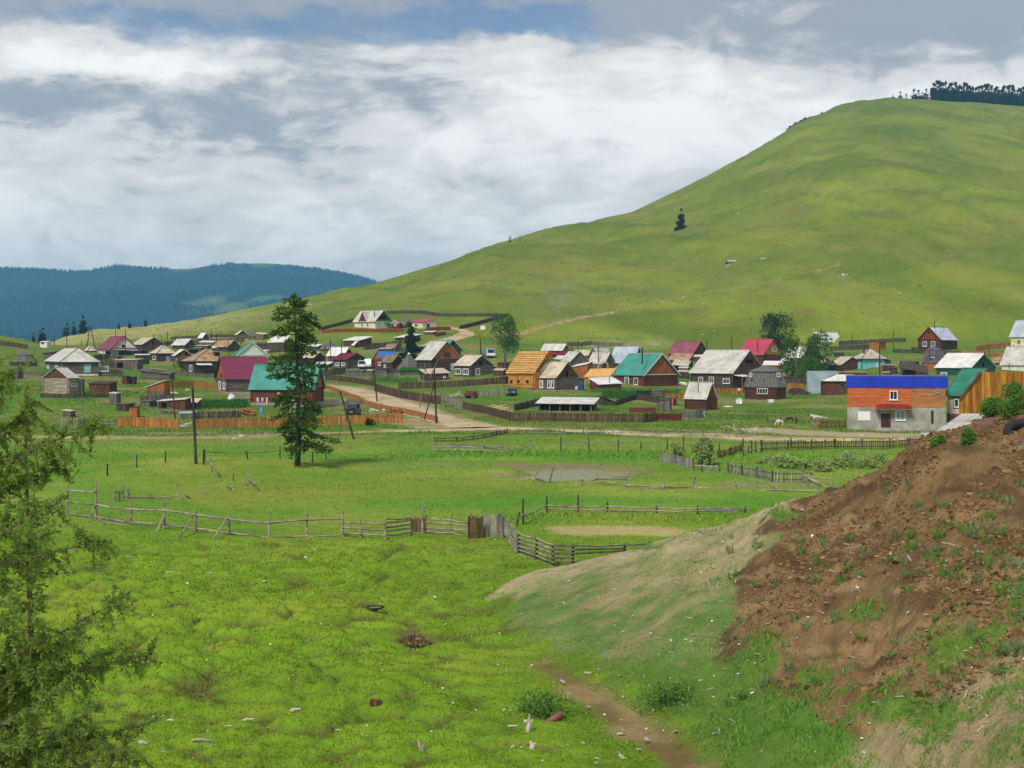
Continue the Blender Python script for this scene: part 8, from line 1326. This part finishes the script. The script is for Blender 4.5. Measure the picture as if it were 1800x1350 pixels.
# weed plants one can pick out
def weed_mesh(seed):
    r = random.Random(seed); P = []; D = []
    for i in range(44): a = r.uniform(0, 6.28); P.append((.05*math.cos(a), .05*math.sin(a), r.uniform(0, .14))); D.append((math.cos(a)*r.uniform(.3, 1.1), math.sin(a)*r.uniform(.3, 1.1), r.uniform(.5, 1.2)))
    v, f = sprays(np.array(P), np.array(D), rng.uniform(.07, .19, 44), rng.uniform(.014, .03, 44), .1); return v, f
WM = []
for i in range(4): v, f = weed_mesh(i); o = npmesh('weed_plant', v, f, 'weed' if i % 2 else 'weed_blue', smooth=False); WM.append(o)
cnt = 0
for i in range(150):
    px, py = random.uniform(1280, 1800), random.uniform(850, 1260)
    if i < 40: px, py = random.gauss(1700, 70), random.gauss(965, 40)
    w = mhit(min(px, 1799), py)
    if w is None or w.z < .4: continue
    o = WM[cnt] if cnt < 4 else bpy.data.objects.new('weed_plant', WM[random.randrange(4)].data)
    if cnt >= 4: C.objects.link(o)
    o.location = w-Vector((0, 0, .02)); k = random.uniform(.6, 1.5); o.scale = (k, k, k*random.uniform(.8, 1.3)); o.rotation_euler = (0, 0, random.uniform(0, 6.28)); tag(o, 'small leafy weed rooted in the bare brown embankment soil', 'weed', 'weeds on the bare embankment'); cnt += 1
# wood scraps in the pasture
ORD = 'first second third fourth fifth sixth seventh eighth ninth tenth eleventh twelfth thirteenth fourteenth fifteenth sixteenth seventeenth eighteenth nineteenth twentieth twenty-first twenty-second'.split()
SCR = [(226, 985, 36, -5, .06), (298, 988, 34, -18, .08), (314, 1013, 44, -12, .07), (367, 1027, 14, 30, .05), (313, 1069, 30, 0, .04), (247, 1088, 12, 0, .05), (274, 1091, 14, -3, .04), (519, 1273, 20, 25, .09), (436, 1288, 20, 15, .07), (356, 1320, 36, -14, .08), (638, 1313, 14, -10, .06), (465, 1036, 8, 50, .09), (575, 1150, 22, 60, .05), (640, 1130, 46, 3, .03), (300, 1278, 14, 0, .05), (400, 1300, 16, 25, .05), (460, 1305, 16, 10, .05), (330, 1347, 26, -3, .12), (252, 1331, 18, -30, .12), (595, 1305, 12, -8, .05), (900, 1280, 20, 10, .06), (925, 1278, 12, 60, .08)]
for i_, (px, py, w, ang, th) in enumerate(sorted(SCR, key=lambda q_: q_[1])):
    p = hit(px, py); L = w*p.y/F; a = math.radians(ang); d = Vector((math.cos(a), .25, math.sin(a)*.35))*L/2; z0 = float(gz(p.x, p.y)); q = MB(); c = Vector((p.x, p.y, z0+th*.45)); q.tube([c-d, c-d*.3+Vector((0, 0, .02)), c+d*.4, c+d], [th*.35, th*.6, th*.5, th*.25], 6); o = q.build('wood_scrap', 'driftwood'); tag(o, ('long ' if w > 28 else 'small ' if w < 15 else '')+'pale wood scrap lying in the pasture, '+ORD[i_]+' from the pole fence downward', 'wood', 'wood scraps in the pasture')
for px, yt, yb, lean, lb in ((290, 1315, 1338, 3, 'white splintered stump upright at the bottom left'), (484, 1320, 1334, 1, 'small white upright splinter in the bottom grass'), (741, 1302, 1332, 4, 'tall white upright stick at the bottom of the pasture'), (926, 1255, 1290, -3, 'bleached branching stump beside the earth path'), (935, 1302, 1318, 2, 'short bleached stub below the branching stump')):
    p = hit(px, yb); t = at(px-lean*1.5, yt, p.y); q = MB(); w = .09; q.tube([p-Vector((0, 0, .1)), p.lerp(t, .5)+Vector((.03, 0, 0)), t], [w, w*.7, w*.2], 6); root = thing('stump', lb, 'stump', p); q.build('stem', 'driftwood', root)
    q = MB(); q.tube([p.lerp(t, .4), p.lerp(t, .7)+Vector((.12, 0, .02))], [w*.5, w*.15], 5); q.build('splinter', 'driftwood', root)
b = hit(659, 1087); root = thing('fire_ring', 'dark rusty ring of ash lying in the pasture', 'ring', b); q = MB(); z0 = float(gz(b.x, b.y)); q.tube([(b.x+.32*math.cos(t), b.y+.32*math.sin(t), z0+.03) for t in np.linspace(0, 2*math.pi, 20)], .035, 6, False); q.build('ring', 'pole_brown', root); rock('ash', None, None, Vector((0, 0, z0+.0))-Vector((0, 0, b.z)), .3, flat=.2).parent = root
b = hit(660, 1262); root = thing('rusty_box', 'broken rust brown box half sunk in the grass', 'box', b); z0 = float(gz(b.x, b.y)); q = MB(); q.box(b.x-.14, b.x+.15, b.y-.1, b.y+.1, z0-.05, z0+.08); q.build('body', 'board_brown', root); q = MB(); q.slab([(b.x-.28, b.y+.05, z0+.16), (b.x+.02, b.y+.05, z0+.26), (b.x+.02, b.y+.2, z0+.26), (b.x-.28, b.y+.2, z0+.16)], .02); q.build('lid', 'board_grey', root)
b = hit(975, 1275); m_ = mhit(975, 1275); b = m_ if m_ is not None and m_.y < b.y else b; q = MB(); q.tube([b+Vector((-.22, 0, .05)), b+Vector((.2, .1, .3))], .09, 12); o = q.build('rusty_pipe', 'rust_sheet'); tag(o, 'short rusty pipe sticking up beside the earth path', 'pipe')
# ------------------------------------------------------------------ person and animals
def skin(name, label, cat, loc, yaw, J, E, matn, scale=1.0):
    names = list(J); me = bpy.data.meshes.new(name); R_ = Matrix.Rotation(math.radians(yaw), 3, 'Z'); me.from_pydata([tuple(R_ @ (Vector(J[k][:3])*scale)) for k in names], [(names.index(a), names.index(b)) for a, b in E], []); o = bpy.data.objects.new(name, me); C.objects.link(o); m = o.modifiers.new('skin', 'SKIN'); m.use_smooth_shade = True
    if not me.skin_vertices: me.skin_vertices.new() if hasattr(me.skin_vertices, 'new') else None
    for i, k in enumerate(names): s_ = me.skin_vertices[0].data[i]; r_ = J[k][3]; s_.radius = ((r_[0], r_[1]) if isinstance(r_, tuple) else (r_, r_)); s_.radius = (s_.radius[0]*scale, s_.radius[1]*scale); s_.use_root = (i == 0)
    sb = o.modifiers.new('sub', 'SUBSURF'); sb.levels = 2; sb.render_levels = 2; me.materials.append(M[matn]); o.location = loc; return tag(o, label, cat)
def zones(name, stops):
    m = bpy.data.materials.new(name); m.use_nodes = True; N = NT(m.node_tree); t_ = N.new('ShaderNodeTexCoord'); sp = N.new('ShaderNodeSeparateXYZ'); N.l.new(t_.outputs['Object'], sp.inputs[0]); rp = N.new('ShaderNodeValToRGB'); rp.color_ramp.interpolation = 'CONSTANT'
    while len(rp.color_ramp.elements) < len(stops): rp.color_ramp.elements.new(.5)
    for e, (p_, c) in zip(rp.color_ramp.elements, stops): e.position = p_; e.color = (*c, 1)
    N.put(rp.inputs[0], N.m('DIVIDE', sp.outputs[2], 2.0)); b_ = N.new('ShaderNodeBsdfPrincipled'); N.l.new(rp.outputs[0], b_.inputs[0]); b_.inputs['Roughness'].default_value = .9; o_ = N.new('ShaderNodeOutputMaterial'); N.l.new(b_.outputs[0], o_.inputs[0]); M[name] = m
zones('clothes', [(0, S(30, 26, 26)), (.04, S(38, 40, 50)), (.47, S(232, 232, 234)), (.735, S(176, 126, 100)), (.80, S(46, 34, 28))])
J = {'pelvis': (0, 0, .93, (.15, .11)), 'waist': (0, 0, 1.1, (.14, .1)), 'chest': (0, .02, 1.32, (.17, .11)), 'neck': (0, .03, 1.47, .055), 'head0': (0, .05, 1.56, (.075, .085)), 'head1': (0, .06, 1.68, (.075, .09)),
     'shL': (-.18, .02, 1.4, .06), 'elL': (-.25, .05, 1.15, .042), 'wrL': (-.2, .22, 1.0, .03), 'haL': (-.18, .3, .97, .035), 'shR': (.18, .02, 1.4, .06), 'elR': (.27, .02, 1.13, .042), 'wrR': (.27, .12, .9, .03), 'haR': (.27, .16, .82, .035),
     'hiL': (-.1, 0, .86, .09), 'knL': (-.11, .02, .48, .06), 'anL': (-.12, -.01, .1, .04), 'toL': (-.13, .14, .04, .035), 'hiR': (.1, 0, .86, .09), 'knR': (.12, .03, .48, .06), 'anR': (.14, .02, .1, .04), 'toR': (.16, .17, .04, .035)}
E = [('pelvis', 'waist'), ('waist', 'chest'), ('chest', 'neck'), ('neck', 'head0'), ('head0', 'head1'), ('chest', 'shL'), ('shL', 'elL'), ('elL', 'wrL'), ('wrL', 'haL'), ('chest', 'shR'), ('shR', 'elR'), ('elR', 'wrR'), ('wrR', 'haR'), ('pelvis', 'hiL'), ('hiL', 'knL'), ('knL', 'anL'), ('anL', 'toL'), ('pelvis', 'hiR'), ('hiR', 'knR'), ('knR', 'anR'), ('anR', 'toR')]
skin('person', 'person in white shirt and dark trousers by the yellow fence', 'person', hit(zx('R7', 222), zy('R7', 818)), 25, J, E, 'clothes')
mat('hide_white', S(226, 214, 192), .12, (1, 1, 1), 2); mat('hide_brown', S(74, 52, 42), .3, (1, 1, 1), 2); mat('hide_orange', S(168, 92, 44), .25, (1, 1, 1), 2)
def quad(name, label, loc, yaw, matn, s_=1.0, graze=True, lying=False):
    dz = -.42 if lying else 0; J = {'hip': (-.5, 0, 1.0+dz, (.2, .22)), 'belly': (-.1, 0, .96+dz, (.23, .25)), 'chest': (.35, 0, .98+dz, (.2, .27)), 'wither': (.52, 0, 1.08+dz, (.15, .2)), 'neck': ((.82, 0, .8, .11) if graze else (.78, 0, 1.3+dz, .11)), 'poll': ((1.0, 0, .5, .1) if graze else (.95, 0, 1.45+dz, .1)), 'muz': ((1.08, 0, .16, .06) if graze else (1.2, 0, 1.3+dz, .06)), 'earL': ((.98, .14, .56, .025) if graze else (.9, .15, 1.52+dz, .025)), 'earR': ((.98, -.14, .56, .025) if graze else (.9, -.15, 1.52+dz, .025)), 'tail': (-.72, 0, .98+dz, .03), 'tail2': (-.78, 0, .5+dz*.6, .035)}
    E = [('hip', 'belly'), ('belly', 'chest'), ('chest', 'wither'), ('wither', 'neck'), ('neck', 'poll'), ('poll', 'muz'), ('poll', 'earL'), ('poll', 'earR'), ('hip', 'tail'), ('tail', 'tail2')]
    for sd, y in (('L', .14), ('R', -.14)):
        if lying: J.update({'ft'+sd: (.45, y*1.5, .3, .09), 'fk'+sd: (.7, y*1.6, .12, .06), 'ff'+sd: (.4, y*1.8, .06, .05), 'st'+sd: (-.35, y*1.6, .32, .13), 'sk'+sd: (-.1, y*2, .14, .08), 'sf'+sd: (-.45, y*2, .06, .05)}); E += [('chest', 'ft'+sd), ('ft'+sd, 'fk'+sd), ('fk'+sd, 'ff'+sd), ('hip', 'st'+sd), ('st'+sd, 'sk'+sd), ('sk'+sd, 'sf'+sd)]
        else: J.update({'ft'+sd: (.42, y, .72, .09), 'fk'+sd: (.43, y, .4, .055), 'ff'+sd: (.42, y, .04, .05), 'st'+sd: (-.48, y, .72, .13), 'sk'+sd: (-.6, y, .42, .06), 'sf'+sd: (-.52, y, .04, .05)}); E += [('chest', 'ft'+sd), ('ft'+sd, 'fk'+sd), ('fk'+sd, 'ff'+sd), ('hip', 'st'+sd), ('st'+sd, 'sk'+sd), ('sk'+sd, 'sf'+sd)]
    return skin(name, label, 'calf', loc, yaw, J, E, matn, s_)
quad('calf', 'cream white calf grazing in the yard by the dirt road', hit(zx('V8', 1146), zy('V8', 536)), 205, 'hide_white', .75); quad('calf', 'dark brown calf standing behind the cream white calf', hit(zx('V8', 1252), zy('V8', 502)), 170, 'hide_brown', .72); quad('calf', 'second brown calf beside the dark brown one, facing away', hit(zx('V8', 1318), zy('V8', 504)), 80, 'hide_brown', .66); quad('calf', 'small orange calf before the stake fence', hit(zx('V8', 1568), zy('V8', 562)), 150, 'hide_orange', .6, False)
# ------------------------------------------------------------------ smoke wisps and the valley haze
def smoke(label, px, py, wpx, hpx, Y, dens):
    c = at(px, py, Y); bm = bmesh.new(); bmesh.ops.create_icosphere(bm, subdivisions=3, radius=1); me = bpy.data.meshes.new('smoke'); bm.to_mesh(me); bm.free(); o = bpy.data.objects.new('smoke', me); C.objects.link(o); o.location = c; o.scale = (wpx*Y/F/2, wpx*Y/F/2, hpx*Y/F/2); o['kind'] = 'stuff'; tag(o, label, 'smoke')
    m = bpy.data.materials.new('smoke'); m.use_nodes = True; N = NT(m.node_tree); t_ = N.new('ShaderNodeTexCoord'); ln = N.new('ShaderNodeVectorMath', operation='LENGTH'); N.l.new(t_.outputs['Object'], ln.inputs[0]); fall = N.m('SUBTRACT', 1.0, ln.outputs['Value'], clamp=True); n_ = N.noise(t_.outputs['Object'], 1.6, 4, .6, .6); d = N.m('MULTIPLY', N.m('MULTIPLY', N.m('MULTIPLY', fall, fall), N.ramp(n_, .4, .75)), dens)
    v_ = N.new('ShaderNodeVolumePrincipled'); v_.inputs['Color'].default_value = (.72, .76, .82, 1); N.put(v_.inputs['Density'], d); o_ = N.new('ShaderNodeOutputMaterial'); N.l.new(v_.outputs[0], o_.inputs['Volume']); me.materials.append(m)
smoke('faint smoke drifting over the hill foot above the truck', 985, 520, 95, 110, 440, .10); smoke('faint blue smoke before the dark round crowned tree', 1350, 578, 40, 52, 378, .16)
mb = MB(); mb.box(-6500, 6500, -60, 6600, -70, 420); hz = mb.build('haze', None); hz['kind'] = 'stuff'; tag(hz, 'thin blue valley haze', 'haze')
m = bpy.data.materials.new('haze'); m.use_nodes = True; N = NT(m.node_tree); v_ = N.new('ShaderNodeVolumePrincipled'); v_.inputs['Color'].default_value = (.25, .65, 1.0, 1); v_.inputs['Density'].default_value = 1.4e-4; v_.inputs['Anisotropy'].default_value = 0; o_ = N.new('ShaderNodeOutputMaterial'); N.l.new(v_.outputs[0], o_.inputs['Volume']); hz.data.materials.append(m); M['haze'] = m
